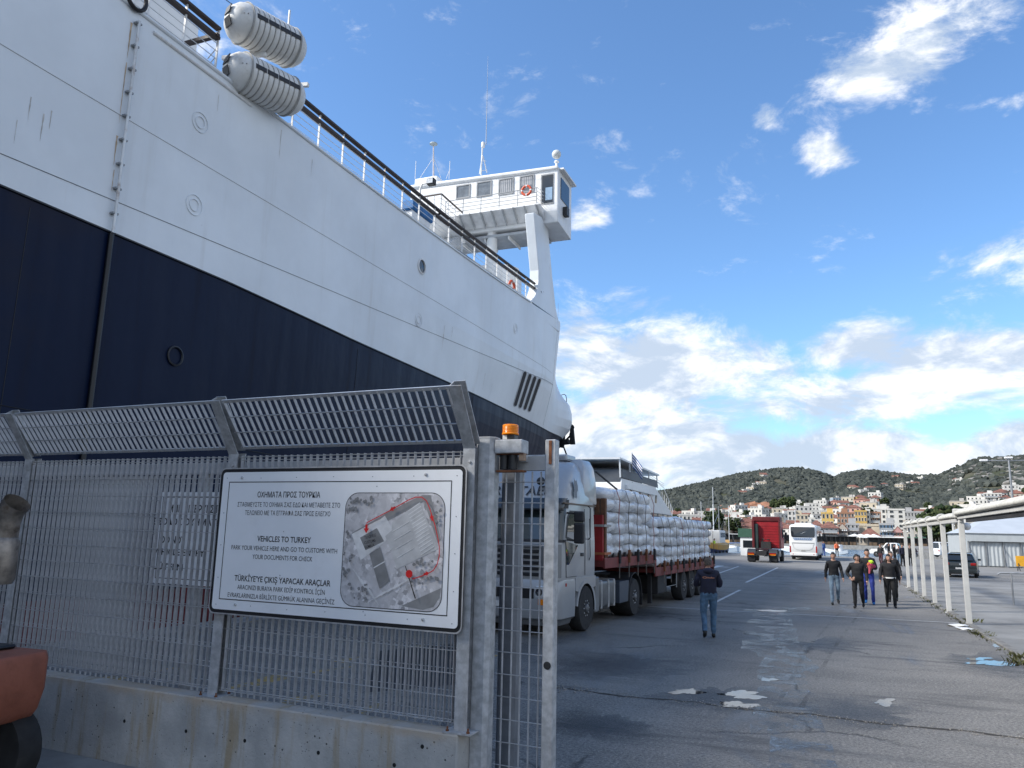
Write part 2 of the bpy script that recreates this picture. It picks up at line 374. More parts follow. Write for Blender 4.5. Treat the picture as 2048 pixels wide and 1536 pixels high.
# cobbled strip between fence and ship, as the fence lets it be seen
def cobble_mat():
    m = bpy.data.materials.new('cobbles'); m.use_nodes = True; t = m.node_tree; N = NT(t); p = t.nodes['Principled BSDF']
    ob = N.n('ShaderNodeTexCoord').outputs['Object']
    br = N.n('ShaderNodeTexBrick', i_Vector=ob, i_Scale=3.2); br.inputs['Color1'].default_value = (.19, .18, .165, 1); br.inputs['Color2'].default_value = (.27, .255, .23, 1); br.inputs['Mortar'].default_value = (.06, .058, .05, 1); br.inputs['Mortar Size'].default_value = .03
    c = N.mix(N.ramp(N.noise(ob, .9, 6), .4, .7, 0, .6), br.outputs[0], (.13, .125, .115, 1))
    yel = N.m('MULTIPLY', N.ramp(N.noise(N.mapping(ob, (1.3, .35, 1), (2, 5, 0)), .8, 4), .62, .66), N.ramp(N.noise(ob, 6, 4), .35, .6))
    c = N.mix(N.m('MULTIPLY', yel, .8), c, (.42, .27, .05, 1))
    t.links.new(c, p.inputs['Base Color']); p.inputs['Roughness'].default_value = .85
    b = N.n('ShaderNodeBump'); b.inputs['Strength'].default_value = .7; b.inputs['Distance'].default_value = .02
    t.links.new(br.outputs['Fac'], b.inputs['Height']); b.invert = True; t.links.new(b.outputs[0], p.inputs['Normal'])
    return m
cb = MB(); cb.add([(QX+.75, 6.4, .004), (-5.2, 6.4, .004), (-5.9, 15.5, .004), (-8.6, 17, .004), (-8.2, 100, .004), (QX+.75, 100, .004)], [(0, 1, 2, 3, 4, 5)])
tag(cb.build('cobbled_pavement', cobble_mat()), kind='structure')
PAVE2 = mat('pale_tarmac', (.20, .198, .19), .85, var=.25, scale=.5, bump=.5, bscale=50, dirt=(.075, .075, .075), dirt_amt=.7, dscale=.35)
pv = MB(); pv.add([(3.6, 4, .03), (60, 4, .03), (60, 50, .03), (3.6, 50, .03)], [(0, 1, 2, 3)])
pv.add([(3.6, 50, .03), (60, 50, .03), (60, 52, .004), (3.6, 52, .004)], [(0, 1, 2, 3)])
tag(pv.build('pavement', PAVE2), kind='structure')
far = MB(); far.add([(-13, 60, .005), (60, 66, .005), (60, 101.9, .005), (-12.8, 101.8, .005)], [(0, 1, 2, 3)])
tag(far.build('far_apron', mat('sunlit_apron', (.20, .195, .185), .85, var=.2, scale=.2, bump=.3, dirt=(.09, .09, .09), dirt_amt=.6, dscale=.2)), kind='structure')
# kerb between road and pavement, broken into stones
kroot = thing('kerb', 'low weathered concrete kerb under the row of white posts', 'kerb', (3.5, 12, 0))
kerbm = mat('kerb_concrete', (.17, .165, .155), .9, var=.3, scale=3, bump=.6, bscale=25, dirt=(.07, .066, .058), dirt_amt=.8, dscale=1.5)
yy = 4.0
while yy < 50:
    L = rnd.uniform(.9, 1.1); q = MB(); dz = rnd.uniform(-.012, .012); q.box(3.42+rnd.uniform(-.03, .03), 3.62, yy, yy+L-.02, -.05, .045+dz)
    q.build('kerb_stone', kerbm, kroot, local=False, bev=.015); yy += L
# painted lines, puddles
LINE = mat('worn_line_paint', (.58, .58, .56), .7, var=.15, scale=6, dirt=(.15, .15, .15), dirt_amt=.95, dscale=3)
def strip(pts, wdt, name, z=.004):
    q = MB(); pts = [Vector(p) for p in pts]; n = len(pts)
    L = []; Rr = []
    for i, p in enumerate(pts):
        d = (pts[min(i+1, n-1)]-pts[max(i-1, 0)]).normalized(); s_ = Vector((-d.y, d.x, 0))*wdt/2
        L.append((p.x+s_.x, p.y+s_.y, z)); Rr.append((p.x-s_.x, p.y-s_.y, z))
    q.add(L+Rr, [(n+i, n+i+1, i+1, i) for i in range(n-1)]); return tag(q.build(name, LINE), kind='structure')
strip([gnd(1295, 1213), gnd(1600, 1229), gnd(1915, 1246)], .075, 'road_line')
strip([gnd(1404, 1218), gnd(1480, 1180)], .12, 'road_line')
strip([gnd(1492, 1165), gnd(1573, 1127)], .13, 'road_line')
strip([gnd(1428, 1150), gnd(1482, 1131)], .13, 'road_line')
strip([gnd(1405, 1140), gnd(1490, 1120)], .5, 'road_line')
strip([gnd(1960, 1128), gnd(2048, 1126)], .12, 'road_line', .010)
strip([gnd(1905, 1155), gnd(2048, 1163)], .10, 'road_line', .008)
strip([gnd(1690, 1125), gnd(1800, 1128)], .12, 'road_line', .010)
PUD = mat('puddle_water', (.022, .023, .024), .06, var=.2, spec=.6)
def wet_mat():
    m = bpy.data.materials.new('damp_sheen'); m.use_nodes = True; t = m.node_tree; N = NT(t); p = t.nodes['Principled BSDF']; out = t.nodes['Material Output']
    ob = N.n('ShaderNodeTexCoord').outputs['Object']; p.inputs['Base Color'].default_value = (.07, .072, .076, 1); p.inputs['Roughness'].default_value = .22
    k = N.m('MULTIPLY', N.ramp(N.noise(ob, 1.9, 7, .75), .42, .64), N.ramp(N.noise(ob, 17, 6, .8), .34, .60, 0, 1)); mx = N.n('ShaderNodeMixShader'); tr = N.n('ShaderNodeBsdfTransparent')
    t.links.new(k, mx.inputs[0]); t.links.new(tr.outputs[0], mx.inputs[1]); t.links.new(p.outputs[0], mx.inputs[2]); t.links.new(mx.outputs[0], out.inputs[0]); return m
WETM = wet_mat()
def tyre_mat():
    m = bpy.data.materials.new('tyre_mark'); m.use_nodes = True; t = m.node_tree; N = NT(t); p = t.nodes['Principled BSDF']; out = t.nodes['Material Output']
    ob = N.n('ShaderNodeTexCoord').outputs['Object']; p.inputs['Base Color'].default_value = (.04, .04, .04, 1); p.inputs['Roughness'].default_value = .8
    k = N.ramp(N.noise(ob, 1.3, 5, .7), .42, .7, 0, .32); mx = N.n('ShaderNodeMixShader'); tr = N.n('ShaderNodeBsdfTransparent')
    t.links.new(k, mx.inputs[0]); t.links.new(tr.outputs[0], mx.inputs[1]); t.links.new(p.outputs[0], mx.inputs[2]); t.links.new(mx.outputs[0], out.inputs[0]); return m
TYREM = tyre_mat()
def wet_dark():
    m = bpy.data.materials.new('wet_stain'); m.use_nodes = True; t = m.node_tree; N = NT(t); p = t.nodes['Principled BSDF']; out = t.nodes['Material Output']
    tc = N.n('ShaderNodeTexCoord'); ob = tc.outputs['Object']; p.inputs['Base Color'].default_value = (.035, .035, .037, 1); p.inputs['Roughness'].default_value = .42
    v = N.n('ShaderNodeVectorMath', operation='DISTANCE', i_0=N.mapping(tc.outputs['Generated'], (1, 1, 0)), i_1=(.5, .5, 0)).outputs['Value']
    k = N.m('MULTIPLY', N.ramp(N.m('ADD', v, N.m('MULTIPLY', N.m('SUBTRACT', N.noise(ob, 2.6, 8, .72), .5), .7)), .52, .0), .5); mx = N.n('ShaderNodeMixShader'); tr = N.n('ShaderNodeBsdfTransparent')
    t.links.new(k, mx.inputs[0]); t.links.new(tr.outputs[0], mx.inputs[1]); t.links.new(p.outputs[0], mx.inputs[2]); t.links.new(mx.outputs[0], out.inputs[0]); return m
WETD = wet_dark()
def puddle(cx, cy, rx, ry, seed, name='puddle', m=PUD, z=.006, lobes=3, n=110):
    r_ = random.Random(seed); a = gnd(cx, cy); ph = [r_.uniform(0, 6.28) for _ in range(5)]
    bx = (gnd(cx+rx, cy)-gnd(cx-rx, cy))/2; by = (gnd(cx, cy-ry)-gnd(cx, cy+ry))/2
    q = MB(); pts = []
    for i in range(n):
        t = 2*math.pi*i/n; rr = 1+.28*math.sin(2*t+ph[0])+.2*math.sin(3*t+ph[1])+.14*math.sin(5*t+ph[2])+.09*math.sin(9*t+ph[3])+.07*math.sin(14*t+ph[4])+.05*math.sin(23*t+ph[1])+.04*math.sin(37*t+ph[0])
        p = a+bx*math.cos(t)*rr+by*math.sin(t)*rr; pts.append((p.x, p.y, z))
    q.add(pts, [tuple(range(n))]); return tag(q.build(name, m), kind='structure')
puddle(1374, 1384, 26, 6, 3); puddle(1486, 1390, 42, 7, 5); puddle(1476, 1410, 34, 6, 9); puddle(1985, 1327, 42, 5, 12, z=.008); puddle(1958, 1318, 22, 2.5, 2); puddle(1537, 1360, 13, 4, 4); puddle(1770, 1405, 22, 6, 6)
puddle(1450, 1400, 150, 34, 21, 'wet_stain', WETD, .004); puddle(1580, 1380, 62, 150, 33, 'damp_patch', WETM, .0035); puddle(1530, 1250, 42, 28, 22, 'damp_patch', WETM, .004); puddle(1555, 1222, 60, 9, 23, 'damp_patch', WETM, .0045)
puddle(1980, 1326, 110, 22, 24, 'wet_stain', WETD, .004); puddle(1550, 1222, 22, 2.5, 25); puddle(1700, 1420, 190, 30, 26, 'wet_stain', WETD, .0035); puddle(1560, 1300, 60, 30, 27, 'damp_patch', WETM, .0042)
puddle(1995, 1292, 11, 3, 29)
puddle(1240, 1330, 150, 30, 41, 'wet_stain', WETD, .0032); puddle(1300, 1225, 130, 14, 42, 'wet_stain', WETD, .0032); puddle(1650, 1290, 110, 16, 43, 'wet_stain', WETD, .0032); puddle(1180, 1450, 110, 40, 44, 'wet_stain', WETD, .0032)
q = MB(); q.add([tuple(gnd(x, y)+Vector((0, 0, .006))) for x, y in ((752, 1303), (905, 1288), (925, 1368), (735, 1386))], [(0, 1, 2, 3)]); tag(q.build('dark_ground_sheet', mat('dark_sheet', (.02, .02, .021), .7, var=.4, scale=4)), kind='structure')  # flat dark sheet on the ground behind the gate
for pts in (((1845, 1180), (1790, 1160), (1700, 1140), (1655, 1128)), ((1560, 1400), (1620, 1290), (1690, 1215), (1740, 1185)), ((1600, 1420), (1665, 1300), (1722, 1222), (1765, 1190))):
    strip([gnd(*p) for p in pts], .07, 'tyre_mark', .0036).data.materials[0] = TYREM
# joint across the road with grit in it
jr = random.Random(9); q = MB(); a0, b0 = gnd(1085, 1374), gnd(2080, 1480); jl, jr_ = [], []
for i in range(60):
    p = a0+(b0-a0)*(i/59); off = .05*math.sin(i*.4)+jr.uniform(-.03, .03); hw = jr.uniform(.012, .05); jl.append((p.x, p.y+off+hw, .0045)); jr_.append((p.x, p.y+off-hw, .0045))
q.add(jl+jr_, [(60+i, 61+i, i+1, i) for i in range(59)]); tag(q.build('road_joint', mat('joint_dirt', (.045, .040, .033), .95, var=.5, scale=8)), kind='structure')
q = MB()
for i in range(420):
    t_ = jr.random(); p = a0+(b0-a0)*t_+Vector((0, jr.gauss(0, .12), 0)); s_ = jr.uniform(.004, .013)*(1.6 if t_ < .12 else 1); q.add(ICO_V0*s_*np.array([1, 1, .6])+np.array([p.x, p.y, .006]), ICO_F0)
tag(q.build('grit', mat('grit_stone', (.27, .25, .22), .9, var=.4, scale=20)), kind='stuff')

# hills: heights measured as elevation of ridge seen from the quay, distances from the map of the bay
def px_az(x): d = ray(x, 1059+.0227*(x-1024)); return math.atan2(d.x, d.y)
def px_tan(x, y): d = ray(x, y); return d.z/math.hypot(d.x, d.y)
RIDGE = [(900, 1000), (1100, 992), (1250, 985), (1320, 978), (1345, 974), (1380, 967), (1431, 955), (1482, 943), (1531, 937), (1560, 933), (1599, 931), (1640, 937), (1660, 944), (1673, 950), (1692, 942), (1731, 936), (1753, 936), (1779, 940), (1810, 943), (1838, 946), (1873, 945), (1884, 946), (1902, 939), (1928, 928), (1950, 919), (1972, 910), (1978, 907), (1998, 910), (2048, 906), (2150, 893), (2400, 900), (2800, 930)]
TOWN = [(900, 1030), (1200, 1034), (1320, 1033), (1400, 1031), (1500, 1026), (1560, 1022), (1620, 1020), (1700, 1009), (1745, 1003), (1790, 1018), (1830, 1024), (1900, 1020), (1950, 1005), (2000, 998), (2048, 992), (2400, 995), (2800, 1000)]
R_AZ = np.array([px_az(x) for x, y in RIDGE]); R_T = np.array([px_tan(x, y) for x, y in RIDGE])
T_AZ = np.array([px_az(x) for x, y in TOWN]); T_T = np.array([px_tan(x, y) for x, y in TOWN])
def crest(az): return 1150+120*math.sin(az*9+1)
def ground_z(az, r):
    E = float(np.interp(az, R_AZ, R_T)); T = float(np.interp(az, T_AZ, T_T)); Rc = crest(az); zt = CAM_H+640*T
    if r < 640: t = max(0, (r-300)/340); return -.3+(zt+.3)*(t**1.15)
    t = min(1, (r-640)/(Rc-640)); q = t*t*(3-2*t)*.6+t*.4
    z = CAM_H+r*(T+(E-.0035-T)*q)
    if r > Rc: z -= (r-Rc)*.25
    return z
tm = MB(); azs = np.linspace(R(-75), R(75), 260); rs = [280, 284, 292, 300, 315, 330, 350, 380, 420, 480, 540, 600, 640, 690, 740, 790, 840, 900, 960, 1010, 1060, 1110, 1150, 1190, 1230, 1270, 1320, 1400, 1500]
vv = []
for a in azs:
    for j, r in enumerate(rs):
        z = ground_z(a, r) if j else -4
        if j > 12: z += 5*mnoise.fractal(Vector((a*14, r*.006, 0)), 1, 2, 4)*min(1, (r-600)/200)*(1 if r < 1000 else .2)
        vv.append((math.sin(a)*r, math.cos(a)*r, z))
nr = len(rs); ff = [(i*nr+j, (i+1)*nr+j, (i+1)*nr+j+1, i*nr+j+1) for i in range(len(azs)-1) for j in range(nr-1)]
tm.add(vv, ff)
def hill_mat():
    m = bpy.data.materials.new('hillside'); m.use_nodes = True; t = m.node_tree; N = NT(t); p = t.nodes['Principled BSDF']
    ob = N.n('ShaderNodeTexCoord').outputs['Object']
    a = N.noise(ob, .012, 6, .6); b = N.noise(ob, .08, 5, .65)
    c = N.mix(N.ramp(a, .4, .65), (.055, .062, .035, 1), (.10, .095, .07, 1)); c = N.mix(N.ramp(b, .5, .72, 0, .7), c, (.13, .12, .09, 1))
    t.links.new(c, p.inputs['Base Color']); p.inputs['Roughness'].default_value = 1; p.inputs['Specular IOR Level'].default_value = .1
    return m
fq = MB(); aq = np.linspace(R(-40), R(8), 60); lo = [[(math.sin(a)*r_, math.cos(a)*r_, z_) for a in aq] for r_, z_ in ((278.5, -4), (278.5, -.35), (301, -.25))]
fq.loft(lo, closed=False, caps=False); tag(fq.build('far_quay', CONC), kind='structure')
tag(tm.build('hills', hill_mat(), smooth=80), kind='structure')
def leaf_mat(name, dark, light, sc):
    m = bpy.data.materials.new(name); m.use_nodes = True; t = m.node_tree; N = NT(t); p = t.nodes['Principled BSDF']
    ob = N.n('ShaderNodeTexCoord').outputs['Object']
    at = N.n('ShaderNodeAttribute', attribute_name='tint').outputs['Fac']
    c = N.mix(N.ramp(N.m('ADD', N.m('MULTIPLY', N.noise(ob, sc, 4), .6), N.m('MULTIPLY', at, .5)), .3, .8), tuple(dark)+(1,), tuple(light)+(1,))
    t.links.new(c, p.inputs['Base Color']); p.inputs['Roughness'].default_value = .9; p.inputs['Specular IOR Level'].default_value = .15
    return m
WOOD_LEAF = leaf_mat('hill_scrub', (.036, .043, .039), (.075, .082, .070), .02)
def clumps(name, items, m, seed, ico=None):
    """many irregular crowns in one mesh; items = (x, y, z, r, h, tint)"""
    IV, IF = ico or (ICO_V, ICO_F)
    g_ = np.random.default_rng(seed); V = []; Fa = []; T = []; nv = len(IV); F0 = np.array(IF)
    for i, (x, y, z, r, h, ti) in enumerate(items):
        k_ = IV*(1+g_.uniform(-.33, .33, (nv, 1)))*np.array([r, r, h])+np.array([x, y, z+h*.6]); V.append(k_); Fa.append(F0+i*nv); T.append(np.full(nv, ti))
    V = np.concatenate(V); Fa = np.concatenate(Fa); T = np.concatenate(T).astype(np.float32)
    me = bpy.data.meshes.new(name); me.from_pydata(V.tolist(), [], Fa.tolist()); at = me.attributes.new('tint', 'FLOAT', 'POINT'); at.data.foreach_set('value', T)
    me.materials.append(m); o = bpy.data.objects.new(name, me); C.objects.link(o); return o
items = []; g2 = random.Random(3)
AZ0, AZ1 = px_az(1120), px_az(2250)
CUT = [(1462, 990, 1560, 1020)]
def in_cut(a, z, r):
    return False
while len(items) < 25000:
    a = g2.uniform(AZ0, AZ1); r = math.sqrt(g2.uniform(560**2, 1290**2)); 
    dn = mnoise.noise(Vector((a*30, r*.008, 3)))
    if dn < -.38 and r < 1050: continue
    if a > px_az(1930) and r > 900 and g2.random() < .55: continue      # bare rocky top of the right hill
    if a > px_az(1500) and a < px_az(1592) and 640 < r < 760 and g2.random() < .93: continue   # the red cutting
    s = g2.uniform(1.9, 4.4)*(1.0 if r > 700 else .8)
    if r > crest(a)-60: s *= .75
    items.append((math.sin(a)*r, math.cos(a)*r, ground_z(a, r)-1, s, s*g2.uniform(.6, 1.0), g2.random()))
tag(clumps('hillside_wood', items, WOOD_LEAF, 5), 'dark green scrub wood covering the hills behind the town', kind='stuff')
# red earth cutting on the left hill and pale rocks on the right one
q = MB(); g3 = random.Random(8)
for i in range(170):
    x = g3.uniform(1452, 1592); a = px_az(x); r = g3.uniform(655, 755); z = ground_z(a, r); s = g3.uniform(2, 6)
    q.add(ICO_V*np.array([s*1.5, s, s*.8])*(1+.35*np.array([[g3.uniform(-1, 1)] for _ in range(len(ICO_V))]))+np.array([math.sin(a)*r, math.cos(a)*r, z+.5]), ICO_F)
tag(q.build('red_earth_cutting', mat('red_earth', (.26, .125, .075), 1, var=.45, scale=.06)), kind='stuff')
q = MB()
for i in range(150):
    x = g3.uniform(1915, 2240); a = px_az(x); r = g3.uniform(820, 1190); z = ground_z(a, r); s = g3.uniform(1.2, 4)
    q.add(ICO_V*np.array([s*1.6, s, s*.7])*(1+.35*np.array([[g3.uniform(-1, 1)] for _ in range(len(ICO_V))]))+np.array([math.sin(a)*r, math.cos(a)*r, z+1.5]), ICO_F)
tag(q.build('hill_rocks', mat('pale_rock', (.22, .21, .195), 1, var=.3, scale=.1)), kind='stuff')
# ------------------------------------------------------------------ the big ferry
def hull_paint(name, base, rusty, rough, dark=False):
    m = bpy.data.materials.new(name); m.use_nodes = True; t = m.node_tree; N = NT(t); p = t.nodes['Principled BSDF']
    ob = N.n('ShaderNodeTexCoord').outputs['Object']
    v = N.mapping(ob, (1.1, 1.1, .09)); st = N.noise(v, 1.6, 6, .62)
    pat = N.noise(ob, .22, 5, .6)
    c = N.mix(N.ramp(pat, .35, .65), tuple(x*.93 for x in base)+(1,), tuple(min(1, x*1.05) for x in base)+(1,))
    if dark:
        c = N.mix(N.ramp(st, .52, .75, 0, .55), c, (.014, .013, .018, 1))
        c = N.mix(N.ramp(N.noise(N.mapping(ob, (1, .25, .5)), .5, 5), .55, .72, 0, .5), c, (.024, .017, .017, 1))
    else:
        c = N.mix(N.ramp(st, .55, .80, 0, .28), c, (.50, .47, .42, 1))
        sp = N.n('ShaderNodeTexVoronoi', i_Scale=1.25, i_Vector=ob).outputs['Distance']
        blot = N.m('MULTIPLY', N.ramp(N.m('ADD', sp, N.m('MULTIPLY', N.noise(ob, 14, 4), .12)), .085, .13, 1, 0), N.ramp(N.noise(ob, .45, 3), .58, .66))
        c = N.mix(N.m('MULTIPLY', blot, .75), c, (.20, .15, .12, 1))
        c = N.mix(N.m('MULTIPLY', N.ramp(N.noise(N.mapping(ob, (2.2, 2.2, .16)), 1.2, 7, .7), .68, .8), .4), c, (.46, .30, .17, 1))
    t.links.new(c, p.inputs['Base Color']); t.links.new(N.ramp(st, .3, .8, rough-.06, rough+.12), p.inputs['Roughness'])
    b = N.n('ShaderNodeBump'); b.inputs['Strength'].default_value = .5; b.inputs['Distance'].default_value = .05     # plates dented between frames
    oy = N.n('ShaderNodeSeparateXYZ', i_0=ob).outputs[1]; fr = N.m('ABSOLUTE', N.m('SINE', N.m('MULTIPLY', oy, 4.2)))
    t.links.new(N.m('ADD', N.noise(N.mapping(ob, (.6, .9, .55)), 1.0, 3), N.m('MULTIPLY', N.m('MULTIPLY', fr, N.noise(N.mapping(ob, (.5, .5, .4)), 1.0, 2)), .22)), b.inputs['Height']); t.links.new(b.outputs[0], p.inputs['Normal'])
    if dark: p.inputs['Specular IOR Level'].default_value = .12
    _mats[name] = m; return m
HULLW = hull_paint('hull_white', (.765, .80, .83), 1, .42); HULLN = hull_paint('hull_navy', (.0045, .0115, .036), 0, .42, True)
REDP = mat('red_bottom_paint', (.12, .012, .014), .7, var=.3, scale=1, dirt=(.05, .03, .03), dirt_amt=.6)
DECKG = mat('deck_grey', (.22, .25, .28), .8, var=.2, scale=1); TIMBER = mat('handrail_timber', (.040, .024, .018), .6, var=.3, scale=3)
RAILW = mat('rail_white', (.72, .72, .71), .45, var=.1, scale=6, dirt=(.35, .22, .12), dirt_amt=.5, dscale=6)
SHADEW = mat('superstructure_white', (.80, .80, .79), .45, var=.04, scale=1, dirt=(.5, .45, .38), dirt_amt=.3, dscale=.8, streak=True)
def pl(Y, pts):
    ys = [p[0] for p in pts]; return float(np.interp(Y, ys, [p[1] for p in pts]))
def smooth_pl(Y, pts): return (pl(Y-2, pts)+2*pl(Y, pts)+pl(Y+2, pts)+pl(Y-1, pts)+pl(Y+1, pts))/6
SX = -24.5
TOPC = [(-80, -14.2), (42.3, -14.2), (43.4, -14.55), (67.5, SX)]
MIDC = [(-80, -14.2), (30, -14.2), (41.8, -14.25), (66, SX)]
KNC = [(-80, -14.2), (19, -14.2), (31, -14.5), (39.4, -14.9), (44.9, -15.3), (65, SX)]
LOWC = [(-80, -14.2), (12, -14.2), (22, -14.9), (30, -16.2), (40, -18.6), (50, -22), (56, SX)]
BOTC = [(-80, -14.4), (8, -14.4), (20, -15.3), (30, -17.2), (40, -20), (52, SX)]
def z_top(Y): return 13.87+(.0012*max(0, Y-18)**2 if Y < 42 else .0012*24**2+(Y-42)*.02)
def z_kn(Y): return pl(Y, [(-80, 8.5), (15, 8.5), (21, 8.36), (31, 8.3), (39.4, 8.2), (45, 8.1), (67, 8.0)])
LEV = [('z', -3), ('z', .75), ('k', .35), ('k', .65), ('k', .85), ('k', .93), ('k', 1.0), ('u', .08), ('u', .16), ('u', .24), ('u', .32), ('u', .42), ('u', .6), ('u', .8), ('u', 1.0)]
def lev_z(L, Y):
    if L[0] == 'z': return L[1]
    if L[0] == 'k': return .75+(z_kn(Y)-.75)*L[1]
    return z_kn(Y)+(z_top(Y)-z_kn(Y))*L[1]
def bulge(Y, z): return 0 if Y < 41 or Y > 60 else 1.5*math.exp(-abs((Y-48.0)/3.3)**3.2-abs((z-9.5)/1.55)**3.2)      # rounded anchor shoulder at the bow
def hull_x(Y, z):
    zk, zt = z_kn(Y), z_top(Y)
    ks = [(-3, smooth_pl(Y, BOTC)), (.75, smooth_pl(Y, LOWC)), (zk, smooth_pl(Y, KNC)), (zk+(zt-zk)*.38, smooth_pl(Y, MIDC)), (zt, pl(Y, TOPC))]
    if z < zk and z > .75:
        t = (z-.75)/(zk-.75); return max(SX, ks[1][1]+(ks[2][1]-ks[1][1])*(1-(1-t)**1.7))+bulge(Y, z)
    return max(SX, float(np.interp(z, [k_[0] for k_ in ks], [k_[1] for k_ in ks])))+bulge(Y, z)
YS = list(np.linspace(-60, 8, 12))+list(np.linspace(9.5, 41, 43))+list(np.linspace(41.4, 44, 9))+list(np.linspace(44.5, 53, 24))+list(np.linspace(54, 67.6, 16))
ferry = thing('ferry', 'huge white and navy ferry hull rising along the quay at left', 'ferry', (-14.2, 20, 0))
hb = MB(); loops = []
for L in LEV:
    st = [(hull_x(Y, lev_z(L, Y)), Y, lev_z(L, Y)) for Y in YS]
    loops.append(st+[(2*SX-x-.01, Y, z) for x, Y, z in reversed(st)])
n_ = len(loops[0])
for i in range(len(LEV)-1):
    b0 = len(hb.v); hb.v += loops[i]+loops[i+1]
    m_ = 2 if i < 1 else (1 if i < 6 else 0)
    for j in range(n_): hb.f.append([b0+j, b0+(j+1) % n_, b0+n_+(j+1) % n_, b0+n_+j]); hb.mi.append(m_)
b0 = len(hb.v); hb.v += [(x, y, z) for x, y, z in loops[-1]]; hb.f.append([b0+j for j in range(n_)]); hb.mi.append(3)
hb.build('hull', [HULLW, HULLN, REDP, DECKG], ferry, smooth=28, local=False)
def on_hull(Y, z, off=.0): return Vector((hull_x(Y, z)+off, Y, z))
def hull_strip(pts, r, name, m, n=6):
    q = MB(); q.tube([on_hull(Y, z, r*.35) for Y, z in pts], r, n, caps=True); return q.build(name, m, ferry, local=False, smooth=60)
SEAM = mat('weld_seam_white', (.50, .51, .52), .6); SEAMN = mat('weld_seam_navy', (.008, .010, .016), .5)
yy = list(np.linspace(2, 42, 41))
hull_strip([(Y, 11.2+.0045*max(0, Y-10)-.0006*max(0, Y-26)**2*.6) for Y in yy], .010, 'weld_seam', SEAM)
hull_strip([(Y, 9.05+max(0, Y-8)*.048) for Y in yy], .010, 'weld_seam', mat('weld_seam_grey', (.22, .23, .25), .6))
hull_strip([(Y, z_kn(Y)-.02) for Y in list(np.linspace(2, 50, 60))], .03, 'knuckle_bead', SEAMN)
hull_strip([(Y, 4.4-.02*(Y-8)) for Y in np.linspace(2, 30, 20)], .010, 'weld_seam', SEAMN)
for Yv, z0, z1, m_ in ((9.6, .8, 8.3, SEAMN), (21.3, 1, 8.1, SEAMN), (31, 3, 8.1, SEAMN), (41.9, 8.3, 15.6, SEAM)):
    hull_strip([(Yv, z) for z in np.linspace(z0, z1, 14)], .008, 'weld_seam', m_)
hull_strip([(Y, z_top(Y)+.02) for Y in np.linspace(2, 37.2, 40)], .05, 'deck_edge', HULLW)
hull_strip([(Y, z_top(Y)-.22) for Y in np.linspace(11.9, 15.3, 8)], .045, 'rubbing_bar', RAILW)
# drain pipe with brackets, rust stain beside it
pz = MB(); pz.tube([on_hull(11.42, z, .10) for z in np.linspace(8.45, 13.6, 9)], .036, 8); pipe = pz.build('drain_pipe', mat('pipe_paint', (.62, .63, .63), .4, .3, .1, dirt=(.3, .16, .07), dirt_amt=.6, dscale=3), ferry, smooth=60, local=False)
pz = MB(); pz.tube([on_hull(11.42, z, .06) for z in np.linspace(.8, 8.43, 9)], .06, 8); pz.build('drain_pipe', mat('pipe_navy', (.006, .007, .010), .4), ferry, smooth=60, local=False)
br = MB().box(-.05, .12, -.07, .07, -.02, .02).mesh('pipe_bracket', GREYM)
for i in range(9): inst(br, 'pipe_bracket', ferry, Vector((-14.2, 11.42, 8.9+i*.58))-ferry.location)
RUSTS = mat('rust_stain', (.54, .40, .27), .8, var=.3, scale=4)
def stain(Y, z, w_, h, seed, m=RUSTS):
    r_ = random.Random(seed); q = MB(); L = []; Rr = []; k = 9
    for i in range(k):
        t = i/(k-1); ww = (w_*(1-t)**.7*r_.uniform(.3, 1.1)+.003)*.5; yc = Y+r_.uniform(-.02, .02)*w_*3; zz = z-h*t
        L.append(on_hull(yc-ww, zz, .006)); Rr.append(on_hull(yc+ww, zz, .006))
    q.add(L+Rr, [(i, i+1, k+i+1, k+i) for i in range(k-1)]); return q.build('rust_streak', m, ferry, local=False)
for i, (Y, z, w_, h) in enumerate([(11.3, 13.5, .06, .9), (11.3, 12.5, .035, 1.5), (11.3, 10.7, .05, .7), (11.33, 9.9, .03, .5), (9.3, 10.5, .03, .5), (9.6, 10.3, .03, .6), (9.75, 10.45, .03, .4), (9.1, 9.9, .015, .5), (27.4, 10.5, .05, 1.1), (28.1, 10.6, .03, .5), (16.6, 13.6, .02, .9), (18.1, 13.4, .02, .6), (32, 9.4, .03, .8), (33, 9.1, .02, .6), (14.1, 13.3, .02, .5)]):
    stain(Y, z, w_, h, i, RUSTS if i < 4 else mat('grime_streak', (.50, .47, .43), .8, var=.3, scale=4))
# welded rings, scuppers
for px, py in ((400, 245), (388, 410), (838, 640), (1031, 657)):
    P = onX(px, py, -14.2); q = MB()
    for rr, tt in ((.26, .012), (.15, .016)): q.tube([(hull_x(P.y, P.z)+.01, P.y+rr*math.cos(a), P.z+rr*math.sin(a)) for a in np.linspace(0, 2*math.pi, 22)[:-1]], tt, 5, closed=True)
    q.build('welded_ring', HULLW, ferry, smooth=60, local=False)
P = onX(350, 712, -14.2); q = MB(); q.tube([(P.x+.01, P.y+.22*math.cos(a), P.z+.22*math.sin(a)) for a in np.linspace(0, 2*math.pi, 22)[:-1]], .03, 5, closed=True); q.build('welded_ring', SEAMN, ferry, smooth=60, local=False)
P = onX(843, 533, -14.2); q = MB(); q.lathe([(.30, .0), (.32, .03), (.26, .05), (.25, .0)], P, (1, 0, 0), 20); ph_ = q.build('porthole', RAILW, ferry, smooth=40, local=False)
q = MB(); q.lathe([(.25, .004), (.001, .012)], P, (1, 0, 0), 20); o = q.build('porthole_glass', GLASS, ferry, local=False)
